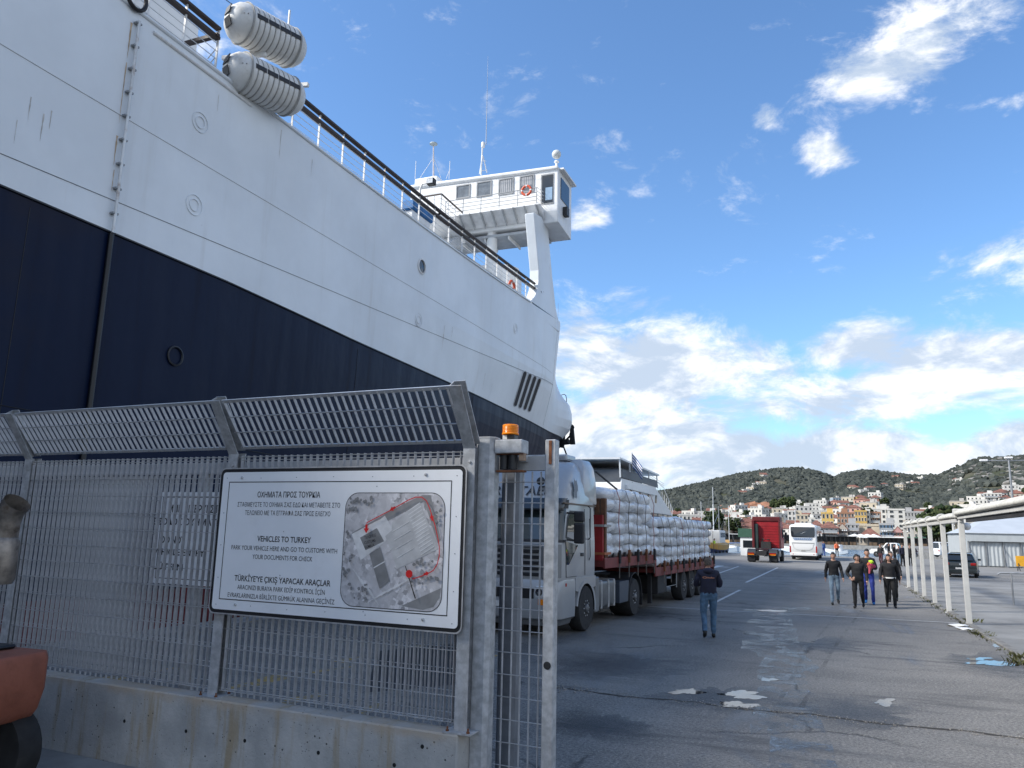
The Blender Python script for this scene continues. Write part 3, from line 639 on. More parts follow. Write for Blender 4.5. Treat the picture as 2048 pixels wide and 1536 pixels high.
# four slots (mooring openings) near the bow
for k in range(4):
    Y0 = 36.65+k*.75; zc = 9.5; sl = MB(); pts = []
    for j in range(20):
        a = 2*math.pi*j/20; zz = (.78 if math.sin(a) > 0 else -.78)+.17*math.sin(a); yy_ = .27*math.cos(a)
        pts.append((Y0+yy_+zz*.17, zc+zz+k*.02))
    rim = MB(); rim.tube([on_hull(a, b, .012) for a, b in pts], .028, 5, closed=True); so = rim.build('mooring_slot', SEAM, ferry, smooth=60, local=False)
    sl.add([on_hull(a, b, .012) for a, b in pts], [tuple(range(20))]); sl.build('slot_opening', mat('slot_dark', (.03, .03, .032), .8), ferry, local=False)
# bow shoulder pod with hoop
a_, b_ = onY(1121, 792, 46.5), onY(1133, 806, 46.5)
q = MB(); q.tube([a_+Vector((0, 0, -.2)), a_+Vector((0, 0, .05)), Vector((a_.x+.25, 46.5, a_.z+.1)), Vector((b_.x-.05, 46.5, a_.z+.02)), Vector((b_.x, 46.5, a_.z-.2)), b_+Vector((0, 0, -.15))], .03, 6); q.build('hoop_rail', GREYM, ferry, smooth=60, local=False)
# bridge support: curved plate growing out of the side
pts2 = [onX(1068, 425, -14.2), onX(1078, 540, -14.2), onX(1078, 560, -14.2), onX(1076, 578, -14.2), onX(1071, 592, -14.2), onX(1062, 602, -14.2), onX(1050, 597, -14.2)]
r2 = [onX(1095, 440, -14.2), onX(1100, 500, -14.2), onX(1105, 555, -14.2), onX(1112, 617, -14.2), onX(1119.0, 650, -14.2)]
lp = [(p.y, p.z) for p in pts2]+[(36.2, 13.9), (42.2, 13.9)]+[(p.y, p.z) for p in reversed(r2)]
q = MB(); q.prism([(-14.205, y, z) for y, z in lp], (-.55, 0, 0)); q.build('bridge_support', HULLW, ferry, local=False, bev=.03)
q = MB(); q.bar((-14.2, 38.9, 15.45), (-14.6, 42.4, 13.7), .03, .03); q.build('weld_seam', SEAMN, ferry, local=False)
q = MB(); pc = onY(985, 455, 39.6); q.tube([(pc.x, 39.6, 14), (pc.x, 39.6, 19.8)], .3, 14); q.build('bridge_pillar', SHADEW, ferry, smooth=60, local=False)
# bridge wing: long box athwart the ship, windows facing aft
BY = 39.0
sec = [(BY, 20.2), (BY+.15, 19.55), (BY+2.6, 19.35), (BY+2.6, 22.9), (BY-.12, 22.9), (BY-.12, 22.72), (BY, 22.7)]
wing = MB(); L0 = [(-22.95, y, z+(.25 if z > 21 else 0)) for y, z in sec]; L1 = [(-14.1, y, z) for y, z in sec]; L2 = [(-13.32, y+(.0 if y > BY+1 else .02), z) for y, z in sec]
wing.loft([L0, L1, L2]); wing.build('bridge_wing', SHADEW, ferry, local=False, bev=.06, bseg=2, weld=True)
q = MB(); q.box(-22.9, -21.3, BY+.3, BY+5, 20, 23.75); q.build('wheelhouse', SHADEW, ferry, local=False, bev=.12, bseg=2)
q = MB(); q.box(-30, -20.6, BY+3.0, BY+9, 13.9, 19.3); q.build('bridge_house', SHADEW, ferry, local=False)
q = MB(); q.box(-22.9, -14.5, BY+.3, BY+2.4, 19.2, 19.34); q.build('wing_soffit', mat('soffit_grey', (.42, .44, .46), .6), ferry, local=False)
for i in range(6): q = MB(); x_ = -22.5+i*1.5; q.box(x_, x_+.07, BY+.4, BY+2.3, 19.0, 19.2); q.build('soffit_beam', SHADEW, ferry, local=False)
FRAMEG = mat('window_frame_grey', (.28, .29, .30), .5); CURT = mat('window_glass_grey', (.16, .18, .20), .12, var=.2, scale=3, spec=.8)
def wing_window(x0, y0, x1, y1):
    A, B_ = onY(x0, y0, BY), onY(x1, y1, BY); w_, h_ = (B_.x-A.x), (A.z-B_.z)
    q = MB(); t_ = .07
    q.box(A.x-t_, B_.x+t_, BY-.05, BY+.02, A.z, A.z+t_); q.box(A.x-t_, B_.x+t_, BY-.05, BY+.02, B_.z-t_, B_.z); q.box(A.x-t_, A.x, BY-.05, BY+.02, B_.z, A.z); q.box(B_.x, B_.x+t_, BY-.05, BY+.02, B_.z, A.z)
    f_ = q.build('window', FRAMEG, ferry, local=False); q = MB(); q.box(A.x, B_.x, BY-.02, BY+.01, B_.z, A.z); q.build('pane', CURT, f_, local=False); return f_
for wi, a in enumerate(((915, 374, 938, 393), (956, 367, 981, 389), (1000, 361, 1025, 385), (1042, 355, 1066, 381))):
    f_ = wing_window(*a)
    if wi > 1:
        A, B_ = onY(a[0], a[1], BY), onY(a[2], a[3], BY)
        for k in range(6): q = MB(); x_ = A.x+.05+k*(B_.x-A.x-.1)/6; q.box(x_, x_+.07, BY-.026, BY-.021, B_.z+(.05 if wi == 2 else .38), A.z-.02); q.build('curtain', mat('curtain_pale', (.42, .42, .43), .8), f_, local=False)
A, B_ = onY(1082, 350, BY), onY(1107, 407, BY)
q = MB(); q.box(A.x, B_.x, BY-.015, BY+.1, B_.z, A.z); fo = q.build('wing_door', FRAMEG, ferry, local=False)
q = MB(); q.box(A.x+.08, B_.x-.05, BY-.03, BY-.017, B_.z+.1, A.z-.08); q.build('pane', glass_dark('door_glass', (.03, .035, .04), .03), fo, local=False)
q = MB(); q.box(A.x+.3, B_.x-.07, BY-.036, BY-.031, B_.z+.25, A.z-.85); q.build('reflection_pane', mat('painted_sky_reflection', (.30, .42, .55), .05, spec=.9), fo, local=False)  # pale blue sheet on the door glass, sky reflection put into its colour
q = MB(); q.box(-13.34, -13.28, BY+.5, BY+2.0, 21.1, 22.4); q.build('side_window', GLASS, ferry, local=False)
q = MB(); q.box(-13.45, -13.05, BY+.2, BY+2.7, 22.75, 22.85); q.build('roof_eave', SHADEW, ferry, local=False)
q = MB(); q.box(-13.3, -13.05, BY+.9, BY+1.35, 20.25, 20.75); q.build('side_lamp_box', BLACK, ferry, local=False)
GREYS = mat('bracket_grey', (.36, .37, .38), .5); RAILG = mat('catwalk_rail_grey', (.30, .31, .32), .5)
# catwalk along the wing with brackets and rail
q = MB(); q.box(-20.1, -14.15, BY-.85, BY+.02, 20.32, 20.38); q.build('catwalk', SHADEW, ferry, local=False)
for i in range(9):
    x_ = -19.8+i*.68; q = MB(); q.prism([(x_, BY-.1, 20.32), (x_, BY-.95, 20.32), (x_, BY-.95, 20.26), (x_, BY-.12, 19.60)], (.06, 0, 0)); q.build('catwalk_bracket', GREYS, ferry, local=False)
q = MB(); q.prism([(-20.1, BY, 20.33), (-20.1, BY-.84, 20.33), (-20.1, BY, 19.72)], (6, 0, 0)); q.build('catwalk_skirt', mat('skirt_white', (.66, .66, .66), .5), ferry, local=False)
for k, z in enumerate((20.6, 20.83, 21.06, 21.35)):
    q = MB(); q.tube([(-20.05, BY-.8, z), (-14.3, BY-.8, z)], .020 if k < 3 else .028, 5); q.build('catwalk_rail', RAILG, ferry, local=False)
for i in range(6): q = MB(); x_ = -20.05+i*1.15; q.tube([(x_, BY-.8, 20.35), (x_, BY-.8, 21.36)], .025, 5); q.build('rail_post', RAILG, ferry, local=False)
for i in range(5): q = MB(); q.tube([(-14.3+.5*0, BY-.8, 20.5+.22*i), (-14.15, BY, 20.5+.22*i)], .016, 5); q.build('catwalk_rail', RAILW, ferry, local=False)
q = MB(); q.tube([(-23, BY-.2, 22.75), (-14.4, BY-.2, 22.55)], .012, 5); q.build('cable', BLACK, ferry, local=False)
# stair tower and platform inboard of the rail
q = MB(); q.box(-20.6, -19.3, 36.2, 38.9, 19.6, 19.75); q.prism([(-20.6, 36.2, 19.6), (-19.3, 36.2, 19.6), (-19.0, 38.9, 18.9), (-20.6, 38.9, 18.9)], (0, 0, .12)); q.build('stair_platform', SHADEW, ferry, local=False)
q = MB(); q.prism([(-20.3, 35.8, 17.4), (-20.3, 38.9, 19.5), (-20.3, 38.9, 19.0), (-20.3, 36.4, 17.2)], (1.2, 0, 0)); q.build('stair_flight', mat('stair_grey', (.5, .51, .52), .6), ferry, local=False)
for (x0, y0, x1, y1) in ((-20.6, 36.2, -19.3, 36.2), (-19.3, 36.2, -19.3, 38.9), (-20.6, 36.2, -20.6, 38.9)):
    for z in (20.0, 20.3, 20.6): q = MB(); q.tube([(x0, y0, z), (x1, y1, z)], .02, 5); q.build('platform_rail', RAILW, ferry, local=False)
    q = MB(); q.bar((x0, y0, 20.85), (x1, y1, 20.85), .09, .06); q.build('platform_handrail', TIMBER, ferry, local=False)
    for t_ in (0, .33, .66, 1): q = MB(); q.tube([(x0+(x1-x0)*t_, y0+(y1-y0)*t_, 19.7), (x0+(x1-x0)*t_, y0+(y1-y0)*t_, 20.85)], .025, 5); q.build('rail_post', RAILW, ferry, local=False)
cv = onX(840, 424, -16.0); q = MB(); q.box(cv.x-.5, cv.x+.2, cv.y-.9, cv.y+.9, cv.z-.22, cv.z+.22); q.build('blue_cover', mat('blue_tarpaulin', (.02, .14, .36), .6, var=.25, scale=2), ferry, local=False, bev=.05)
q = MB(); q.box(cv.x-.5, cv.x+.1, cv.y-.8, cv.y+.8, 14.0, cv.z-.22); q.build('deck_locker', SHADEW, ferry, local=False, bev=.04)
q = MB(); q.box(cv.x-.45, cv.x+.15, cv.y-.3, cv.y+.3, cv.z+.22, cv.z+.32); q.build('locker_trim', mat('ochre_trim', (.45, .24, .04), .6), ferry, local=False)
gp = onY(838, 430, 33.5); q = MB(); q.tube([(gp.x, 33.5, 15.0), (gp.x, 33.5, onY(838, 378, 33.5).z), (gp.x+.12, 33.5, onY(843, 368, 33.5).z), (onY(858, 366, 33.5).x, 33.5, onY(858, 366, 33.5).z)], .055, 7); fl = q.build('floodlight_arm', RAILW, ferry, smooth=60, local=False)
h_ = onY(864, 366, 33.5); q = MB(); q.box(h_.x-.22, h_.x+.22, 33.25, 33.6, h_.z-.16, h_.z+.2); q.build('floodlight_head', BLACK, ferry, local=False, bev=.04)
q = MB(); q.box(h_.x-.17, h_.x+.17, 33.235, 33.248, h_.z-.11, h_.z+.15); q.build('floodlight_glass', LAMP_CLR, ferry, local=False)
# deckhouses behind the rail
q = MB(); q.box(-30, -18.6, 17.5, 30.5, 13.8, 15.4); q.build('deckhouse', SHADEW, ferry, local=False, bev=.05)
for i in range(6): q = MB(); q.box(-18.62, -18.57, 18.5+i*2, 19.3+i*2, 14.5, 15.1); q.build('deckhouse_window', mat('deck_window', (.05, .16, .30), .15), ferry, local=False)
q = MB(); c_ = onY(985, 510, 40.5)
lp = [(-20.5, 39.4), (-17.2, 39.4), (-16.5, 39.8), (-16.25, 40.6), (-16.6, 42), (-20.5, 42.4)]
q.prism([(x, y, 13.9) for x, y in lp], (0, 0, 3.7)); q.build('forward_house', SHADEW, ferry, local=False, bev=.1, bseg=2)
q = MB(); q.box(-35, -18.6, -60, 5, 13.7, 16); q.build('unseen_shadow_block', SHADEW, ferry, local=False)  # unseen block added for its shadow, kept low to let skylight past
q = MB(); q.box(-16.75, -16.6, 8, 15.45, 15.25, 16.75); q.build('name_board', SHADEW, ferry, local=False)
# railing along the deck edge
RX = -14.42
def deck_rail(y0, y1):
    n = max(2, int((y1-y0)/.5)); ys_ = np.linspace(y0, y1, n)
    for z, r_, nm, m_ in ((.30, .011, 'rail_wire', RAILW), (.52, .011, 'rail_wire', RAILW), (.74, .011, 'rail_wire', RAILW), (.96, .014, 'rail_wire', RAILW)):
        q = MB(); q.tube([(RX, Y, z_top(Y)+z) for Y in (ys_[0], ys_[n//2], ys_[-1])], r_, 5); q.build(nm, m_, ferry, local=False)
    for z, h in ((1.10, .085), (1.38, .07)):
        q = MB()
        for i in range(n-1): q.bar((RX, ys_[i], z_top(ys_[i])+z), (RX, ys_[i+1]+.002, z_top(ys_[i+1])+z), .16, h)
        q.build('timber_handrail', TIMBER, ferry, local=False, weld=True)
    k = int((y1-y0)/1.4)+1
    for i in range(k+1):
        Y = y0+(y1-y0)*i/k; q = MB(); q.bar((RX, Y, z_top(Y)-.02), (RX, Y, z_top(Y)+1.38), .06, .03, up=(0, 1, 0)); q.build('rail_post', RAILW, ferry, local=False)
deck_rail(8.5, 14.1); deck_rail(17.3, 38.4)
for z in (.35, .6, .85):
    for Y, s_ in ((14.1, 1), (17.3, -1)): q = MB(); q.tube([(RX, Y, z_top(Y)+z), (RX-.6, Y+s_*.3, z_top(Y)+z)], .014, 5); q.build('rail_wire', RAILW, ferry, local=False)
for Y in (14.0, 17.2): q = MB(); q.bar((RX+.1, Y, 15.0), (RX-1.2, Y, 15.0), .12, .1); q.build('timber_handrail', TIMBER, ferry, local=False)
# cradle for the rafts
for a, b in (((-15.2, 15.0, 13.9), (-14.2, 15.2, 15.25)), ((-15.2, 16.6, 13.9), (-14.0, 16.8, 15.25)), ((-15.2, 15.1, 15.2), (-13.85, 15.3, 15.15)), ((-15.2, 16.7, 15.2), (-13.6, 16.9, 15.1))):
    q = MB(); q.bar(a, b, .11, .11); q.build('raft_cradle', RAILW, ferry, local=False)
# aerials
def mast(pts, r, nm='aerial', m=RAILW, n=6): q = MB(); q.tube(pts, r, n); return q.build(nm, m, ferry, smooth=60, local=False)
b1, t1 = onY(972, 290, 40.5), onY(976, 112, 40.5); mast([b1, t1], [.025, .006], 'whip_aerial', GREYM)
b1, t1 = onY(962, 350, 40.5), onY(965, 292, 40.5); mast([b1, t1], .05, 'mast_pole'); mast([onY(959, 348, 39.8), onY(965, 310, 40.5)], .03, 'mast_stay'); mast([onY(974, 346, 41), onY(966, 312, 40.5)], .03, 'mast_stay'); mast([onY(962, 342, 40.3), onY(974, 340, 41)], .02, 'mast_stay')
mast([onY(962, 322, 40.4), onY(972, 322, 41)], .02, 'mast_stay')
t1 = onY(966, 295, 40.5); q = MB(); q.lathe([(.10, 0), (.12, .05), (.12, .30), (.08, .36)], t1, (0, 0, 1), 10); q.build('navigation_lamp', SHADEW, ferry, smooth=40, local=False)
b1, t1 = onY(867, 356, 40), onY(867, 290, 40); mast([b1, t1], [.06, .04], 'mast_pole', mat('mast_pinkish', (.55, .5, .5), .5)); mast([onY(840, 356, 40), onY(865, 318, 40)], .015, 'mast_stay'); mast([onY(882, 356, 41), onY(868, 318, 40)], .015, 'mast_stay')
q = MB(); q.lathe([(.05, -.12), (.26, 0), (.24, .06), (.05, .1)], t1+Vector((0, 0, .05)), (0, 0, 1), 14); q.build('dish_aerial', mat('dish_grey', (.4, .45, .45), .5), ferry, smooth=40, local=False)
for x in (898, 830): mast([onY(x, 358, 40), onY(x+2, 322, 40)], .02)
mast([onY(892, 358, 40), onY(900, 338, 40)], .015)
P = onY(1113, 342, 39.4); q = MB(); q.lathe([(.16, -.2), (.16, .15), (.07, .2), (.07, .5), (.16, .55), (.12, .62)], P, (0, 0, 1), 14); q.build('corner_post', SHADEW, ferry, smooth=40, local=False)
P = onY(1113, 309, 39.4); q = MB(); q.ball(P, .27, 16, 10); q.build('radome_ball', mat('radome_white', (.62, .63, .6), .4, dirt=(.3, .3, .3), dirt_amt=.4), ferry, smooth=80, local=False)
P = onX(576, 62, -15.4); mast([P+Vector((0, 0, -.6)), P+Vector((0, 0, .75))], .035, 'mast_pole'); mast([P+Vector((0, -.1, .2)), P+Vector((0, .55, .2))], .02)
P2 = P+Vector((0, .55, .2)); q = MB(); q.ball(P2, .08, 6, 4); q.tube([P2+Vector((0, 0, -.1)), P2+Vector((0, 0, .12))], .05, 6); q.build('wind_gauge', BLACK, ferry, local=False)
mast([Vector((-15.4, 13.2, 17.5)), Vector((-15.3, 14.4, 17.0)), Vector((-15, 15.6, 16.9))], .012, 'cable', BLACK)
# white fairlead with black fender at top-left corner
P = onX(268, 4, -14.2); q = MB(); q.tube([(-14.12, P.y+.26*math.cos(a), P.z+.1+.30*math.sin(a)) for a in np.linspace(0, 2*math.pi, 20)[:-1]], .05, 6, closed=True); q.build('fairlead_ring', BLACK, ferry, smooth=60, local=False)

# life raft canisters: two, one above the other
CANW = mat('canister_white', (.70, .69, .66), .45, var=.06, scale=2, dirt=(.28, .24, .19), dirt_amt=.5, dscale=2.5)
CANG = mat('canister_strap_grey', (.33, .32, .30), .6, var=.2, scale=5)
def life_raft(loc, label, rz, tilt, L=1.85, rad=.56):
    t = thing('life_raft_canister', label, 'life raft', loc, 0, 'life raft canisters on the rail'); t.rotation_euler = (tilt, 0, rz)
    h = L/2; prof = [(.001, -h-.30), (rad*.35, -h-.27), (rad*.68, -h-.17), (rad*.9, -h-.03), (rad*.985, -h+.12)]
    zz = -h+.15
    body = prof+[(rad, -h+.15)]
    k = 9
    for i in range(k):
        a = -h+.18+i*(L-.36)/k; b = a+(L-.36)/k; body += [(rad*.985, a+.01), (rad*1.03, a+.05), (rad*1.03, b-.04), (rad*.985, b-.005)]
    body += [(rad, h-.15)]+[(r_, -z_) for r_, z_ in reversed(prof)]
    q = MB(); q.lathe(body, (0, 0, 0), (0, 1, 0), 28); q.build('shell', CANW, t, smooth=40)
    for s_ in (-1, 1):
        q = MB(); q.tube([(rad*1.03*math.cos(a), s_*(h-.16), rad*1.03*math.sin(a)) for a in np.linspace(0, 2*math.pi, 28)[:-1]], .025, 5, closed=True); q.build('end_ring', CANG, t, smooth=60)
    for i in range(k+1):
        a = -h+.18+i*(L-.36)/k; q = MB(); q.tube([(rad*1.005*math.cos(v), a, rad*1.005*math.sin(v)) for v in np.linspace(0, 2*math.pi, 28)[:-1]], .014, 5, closed=True); q.build('lashing_band', CANG, t, smooth=60)
    for i in range(4):
        a = -h+.25+i*(L-.4)/4; q = MB(); c0, c1 = R(-2), R(12)
        pts = [(rad*1.04*math.cos(v), a, rad*1.04*math.sin(v)) for v in (c0, (c0+c1)/2, c1)]; p2 = [(x, y+.34, z) for x, y, z in pts]
        q.add(pts+p2, [(0, 1, 4, 3), (1, 2, 5, 4)]); q.build('black_seam_tape', BLACK, t)
    for zc in (.19, -.16):
        q = MB(); q.obox((rad*.02, -h-.282, zc), (.15, -.02, 0), (0, .012, 0), (.0, (.03 if zc > 0 else -.03), .12)); q.build('black_patch', BLACK, t)
    q = MB(); q.tube([(rad*.99*math.cos(a), -h-.0, rad*.99*math.sin(a)) for a in (0, math.pi)], .012, 5); q.tube([(rad*math.cos(a)*.86, -h-.08, 0) for a in np.linspace(0, math.pi, 8)], .014, 5); q.build('rim_band', CANG, t)
    return t
life_raft(onX(533, 72, -13.95), 'upper white life raft canister with black patches on the ferry rail', R(-16), R(4))
life_raft(onX(530, 170, -13.95), 'lower white life raft canister jutting out beneath the other one', R(-16), R(2))
# lifebuoys
ORANGE = mat('buoy_orange', (.62, .09, .03), .5, var=.1)
def lifebuoy(P, label, axis, rad=.30):
    t = thing('lifebuoy', label, 'lifebuoy', P, 0, 'lifebuoys on the ferry'); A = Vector(axis).normalized(); q_ = A.orthogonal().normalized(); p_ = A.cross(q_)
    q = MB(); q.tube([(q_*math.cos(a)+p_*math.sin(a))*rad for a in np.linspace(0, 2*math.pi, 24)[:-1]], .07, 8, closed=True); q.build('ring', ORANGE, t, smooth=60)
    for k in range(4):
        a0 = math.pi/4+k*math.pi/2; q = MB(); q.tube([(q_*math.cos(a)+p_*math.sin(a))*rad for a in np.linspace(a0-.15, a0+.15, 4)], .074, 8); q.build('white_band', CANW, t, smooth=60)
lifebuoy(onX(1024, 576, -14.33), 'orange lifebuoy hanging on the deck rail near the bow', (1, 0, 0), .36)
lifebuoy(onY(1053, 381, BY-.9), 'red and white lifebuoy on the bridge wing catwalk rail', (0, 1, 0), .27)
# anchor hanging at the bow
P = onY(1127, 868, 47.6); t = thing('anchor', 'black stockless anchor hanging under the bow shoulder', 'anchor', P)
ANC = mat('anchor_black', (.012, .012, .014), .7, var=.4, scale=4)
q = MB(); q.bar((.1, 0, 1.0), (-.1, 0, -.9), .22, .26); q.build('shank', ANC, t, bev=.03)
q = MB(); q.bar((-.75, 0, -.62), (.4, 0, -.5), .38, .34); q.build('crown', ANC, t, bev=.05)
for s_ in (-1, 1): q = MB(); q.prism([(-.6*s_-.15, -.1, -.7), (-.6*s_+.2, -.1, -.7), (-.5*s_+.2, -.1, .3), (-.5*s_-.05, -.1, .55)], (0, .2, 0)); q.build('fluke', ANC, t, bev=.03)
q = MB(); q.bar((.05, .1, .9), (.62, .1, .45), .2, .2); q.bar((.62, .1, .5), (.45, .1, -.1), .18, .18); q.bar((.45, .1, -.1), (-.7, .1, -1.2), .12, .12); q.build('stowing_arm', ANC, t, bev=.02)
q = MB(); q.tube([(.0, 0, -.8), (.25, .1, -1.5), (.5, .2, -1.9)], .05, 6); q.tube([(-.2, 0, -.6), (-.9, 0, -1.5), (-1.8, .1, -2.3)], .04, 6); q.build('chain', ANC, t)
# ------------------------------------------------------------------ fence, gate, signs, beacon, forklift in front
def fY(X, Y0): return Y0-.042*X
FANG = math.atan(-.042)          # fence runs along -X, turning very slightly away
FX0, FX1 = -12.0, -2.74
WALLZ = .72
q = MB(); q.prism([(FX0, fY(FX0, 5.66), -.05), (FX1, fY(FX1, 5.66), -.05), (FX1+.02, fY(FX1, 5.87), -.05), (FX0, fY(FX0, 5.87), -.05)], (0, 0, WALLZ+.05))
wl = thing('concrete_wall', 'low stained cast concrete wall carrying the steel fence', 'wall', (FX1, fY(FX1, 5.77), 0)); q.build('wall_body', CASTC, wl, local=False, bev=.012)
q = MB(); q.prism([(FX0, fY(FX0, 5.1), 0), (FX1-2.6, fY(FX1-2.6, 5.1), 0), (FX1-2.3, fY(FX1-2.3, 5.652), 0), (FX0, fY(FX0, 5.652), 0)], (0, 0, .03)); q.build('footing', CONC, wl, local=False)
bolt = MB().lathe([(.014, -.004), (.017, 0), (.012, .004)], (0, 0, 0), (0, -1, 0), 10).mesh('tie_hole', mat('hole_dark', (.012, .012, .012), .9))
for x, z in ((-6.35, .41), (-5.55, .415), (-4.85, .42), (-4.05, .425), (-3.3, .43), (-3.05, .6)): inst(bolt, 'tie_hole', wl, Vector((x, fY(x, 5.66)-.001, z))-wl.location)
fence = thing('steel_fence', 'galvanised grating fence with slanted top on the concrete wall', 'fence', (FX1, fY(FX1, 5.80), WALLZ))
FL = fence.location
FY0 = 5.80
# shared pieces
barm = MB().box(-.0025, .0025, -.018, .018, 0, 2.17).mesh('vertical_bar', GALV)
n_b = 0; x = FX1-.12
while x > -10.3:
    inst(barm, 'vertical_bar', fence, (x-FX1, fY(x, FY0)-FL.y, .06), (0, 0, FANG+rnd.uniform(-.03, .03))); x -= .0757; n_b += 1
for i in range(13):
    z = .075+i*.176; q = MB(); q.tube([(FX0+1.5, fY(FX0+1.5, FY0-.0125), WALLZ+z), (FX1, fY(FX1, FY0-.0125), WALLZ+z)], .004, 5); q.build('cross_rod', STEEL, fence, local=False)
for z in (.055, 2.22): q = MB(); q.bar((FX0+1.5, fY(FX0+1.5, FY0), WALLZ+z), (FX1, fY(FX1, FY0), WALLZ+z), .028, .006); q.build('edge_strip', STEEL, fence, local=False)
# posts with slanted arms
PX = [-11.2, -8.42, -5.36, -2.76]
LEAN, ATOP, ABOT = -.33, 3.47, 2.98
for x in PX:
    y = fY(x, FY0); q = MB()
    q.box(x-.055, x-.047, y-.055, y+.065, WALLZ, ABOT); q.box(x-.047, x+.055, y-.055, y-.047, WALLZ, ABOT); q.box(x-.047, x+.055, y+.057, y+.065, WALLZ, ABOT)
    q.build('post', GALVP, fence, local=False)
    q = MB(); d = Vector((0, LEAN, ATOP-ABOT)); o_ = Vector((x, y, ABOT)); nrm = Vector((0, d.z, -d.y)).normalized()
    for ox, w_, hh in ((-.051, .004, .06), ): q.prism([o_+Vector((-.055, 0, 0))+nrm*-.055, o_+Vector((-.055, 0, 0))+nrm*.06, o_+d+Vector((-.055, 0, 0))+nrm*.05, o_+d+Vector((-.055, 0, 0))-nrm*.05], (.009, 0, 0))
    q.prism([o_+Vector((-.046, 0, 0))-nrm*.055, o_+d+Vector((-.046, 0, 0))-nrm*.05, o_+d+Vector((.055, 0, 0))-nrm*.05, o_+Vector((.055, 0, 0))-nrm*.055], nrm*.008)
    q.prism([o_+Vector((-.046, 0, 0))+nrm*.052, o_+d+Vector((-.046, 0, 0))+nrm*.045, o_+d+Vector((.055, 0, 0))+nrm*.045, o_+Vector((.055, 0, 0))+nrm*.052], nrm*.008)
    q.build('slanted_arm', GALVP, fence, local=False)
    q = MB(); q.box(x-.12, x+.12, y-.13, y+.10, WALLZ, WALLZ+.012); q.build('base_plate', GALVP, fence, local=False)
    for sx, sy in ((-.09, -.1), (.09, -.1), (.09, .07)):
        q = MB(); q.lathe([(.014, 0), (.014, .012), (.007, .013), (.007, .035), (.001, .036)], (x+sx, y+sy, WALLZ+.012), (0, 0, 1), 6); q.build('anchor_bolt', RUST, fence, local=False)
    q = MB(); q.lathe([(.012, 0), (.012, .01), (.001, .012)], (x+.01, y-.056, 2.85), (0, -1, 0), 8); q.build('bolt_head', STEEL, fence, local=False)
# slanted grating
d = Vector((0, LEAN*.97, (ATOP-.03)-(ABOT+.05))); sl = d.length; ang = math.atan2(-d.y, d.z)
bars = MB().box(-.0025, .0025, -.016, .016, 0, sl).mesh('slanted_bar', GALV)
x = FX1-.10
while x > -11:
    if min(abs(x-p) for p in PX) > .05: inst(bars, 'slanted_bar', fence, (x-FX1, fY(x, FY0)-FL.y-.01, ABOT+.05-WALLZ), (ang, 0, FANG))
    x -= .0757
for t_, w_, h_, nm in ((0, .03, .012, 'edge_strip'), (1, .032, .014, 'edge_strip'), (.33, .008, .008, 'cross_rod'), (.66, .008, .008, 'cross_rod')):
    for a, b in zip(PX[:-1], PX[1:]):
        p0 = Vector((a+.06, fY(a, FY0)-.01, ABOT+.05))+d*t_; p1 = Vector((b-.058, fY(b, FY0)-.01, ABOT+.05))+d*t_
        if nm == 'cross_rod': p0.y -= .016; p1.y -= .016
        q = MB(); q.bar(p0, p1, w_, h_, up=(0, d.z, -d.y)); q.build(nm, mat('bright_galv', (.62, .63, .64), .35, .5, .1, 6) if nm == 'edge_strip' else STEEL, fence, local=False)
# sliding gate pushed back behind the fence
GY0 = 6.12
gate = thing('sliding_gate', 'galvanised sliding gate standing open behind the fence', 'gate', (-2.2, fY(-2.2, GY0), 0)); GL = gate.location
GX0, GX1 = -9.6, -2.14
q = MB(); q.box(GX1-.05, GX1+.045, fY(GX1, GY0)-.05, fY(GX1, GY0)+.05, .12, 3.06); q.build('leading_post', GALVP, gate, local=False, bev=.008)
q = MB(); q.lathe([(.03, 0), (.032, .004), (.02, .006)], (GX1-.005, fY(GX1, GY0)-.05, 1.23), (0, -1, 0), 12); q.build('lock_hole', BLACK, gate, local=False)
q = MB(); q.box(GX1-.012, GX1+.012, fY(GX1, GY0)-.06, fY(GX1, GY0)-.05, 2.85, 3.05); q.build('rust_patch', RUST, gate, local=False)
for z, h in ((2.86, .12), (.22, .10)):
    q = MB(); q.bar((GX0, fY(GX0, GY0), z), (GX1-.05, fY(GX1, GY0), z), .08, h); q.build('frame_beam', GALVP if z < 1 else mat('gate_beam', (.46, .465, .47), .5, .3, .15, 6, dirt=(.25, .2, .16), dirt_amt=.4), gate, local=False)
for x in (-6.05, -8.9): q = MB(); y = fY(x, GY0); q.box(x-.06, x+.06, y-.04, y+.04, .27, 2.8); q.build('inner_post', GALVP, gate, local=False, bev=.006)
gb = MB().box(-.003, .003, -.012, .012, 0, 2.52).mesh('vertical_bar', GALV); x = GX1-.10
while x > GX0:
    inst(gb, 'vertical_bar', gate, (x-GL.x, fY(x, GY0)-GL.y, .27), (0, 0, FANG)); x -= .0815
for i in range(14):
    z = .42+i*.1755; q = MB(); q.tube([(GX0, fY(GX0, GY0-.014), z), (GX1-.05, fY(GX1, GY0-.014), z)], .004, 5); q.build('cross_rod', STEEL, gate, local=False)
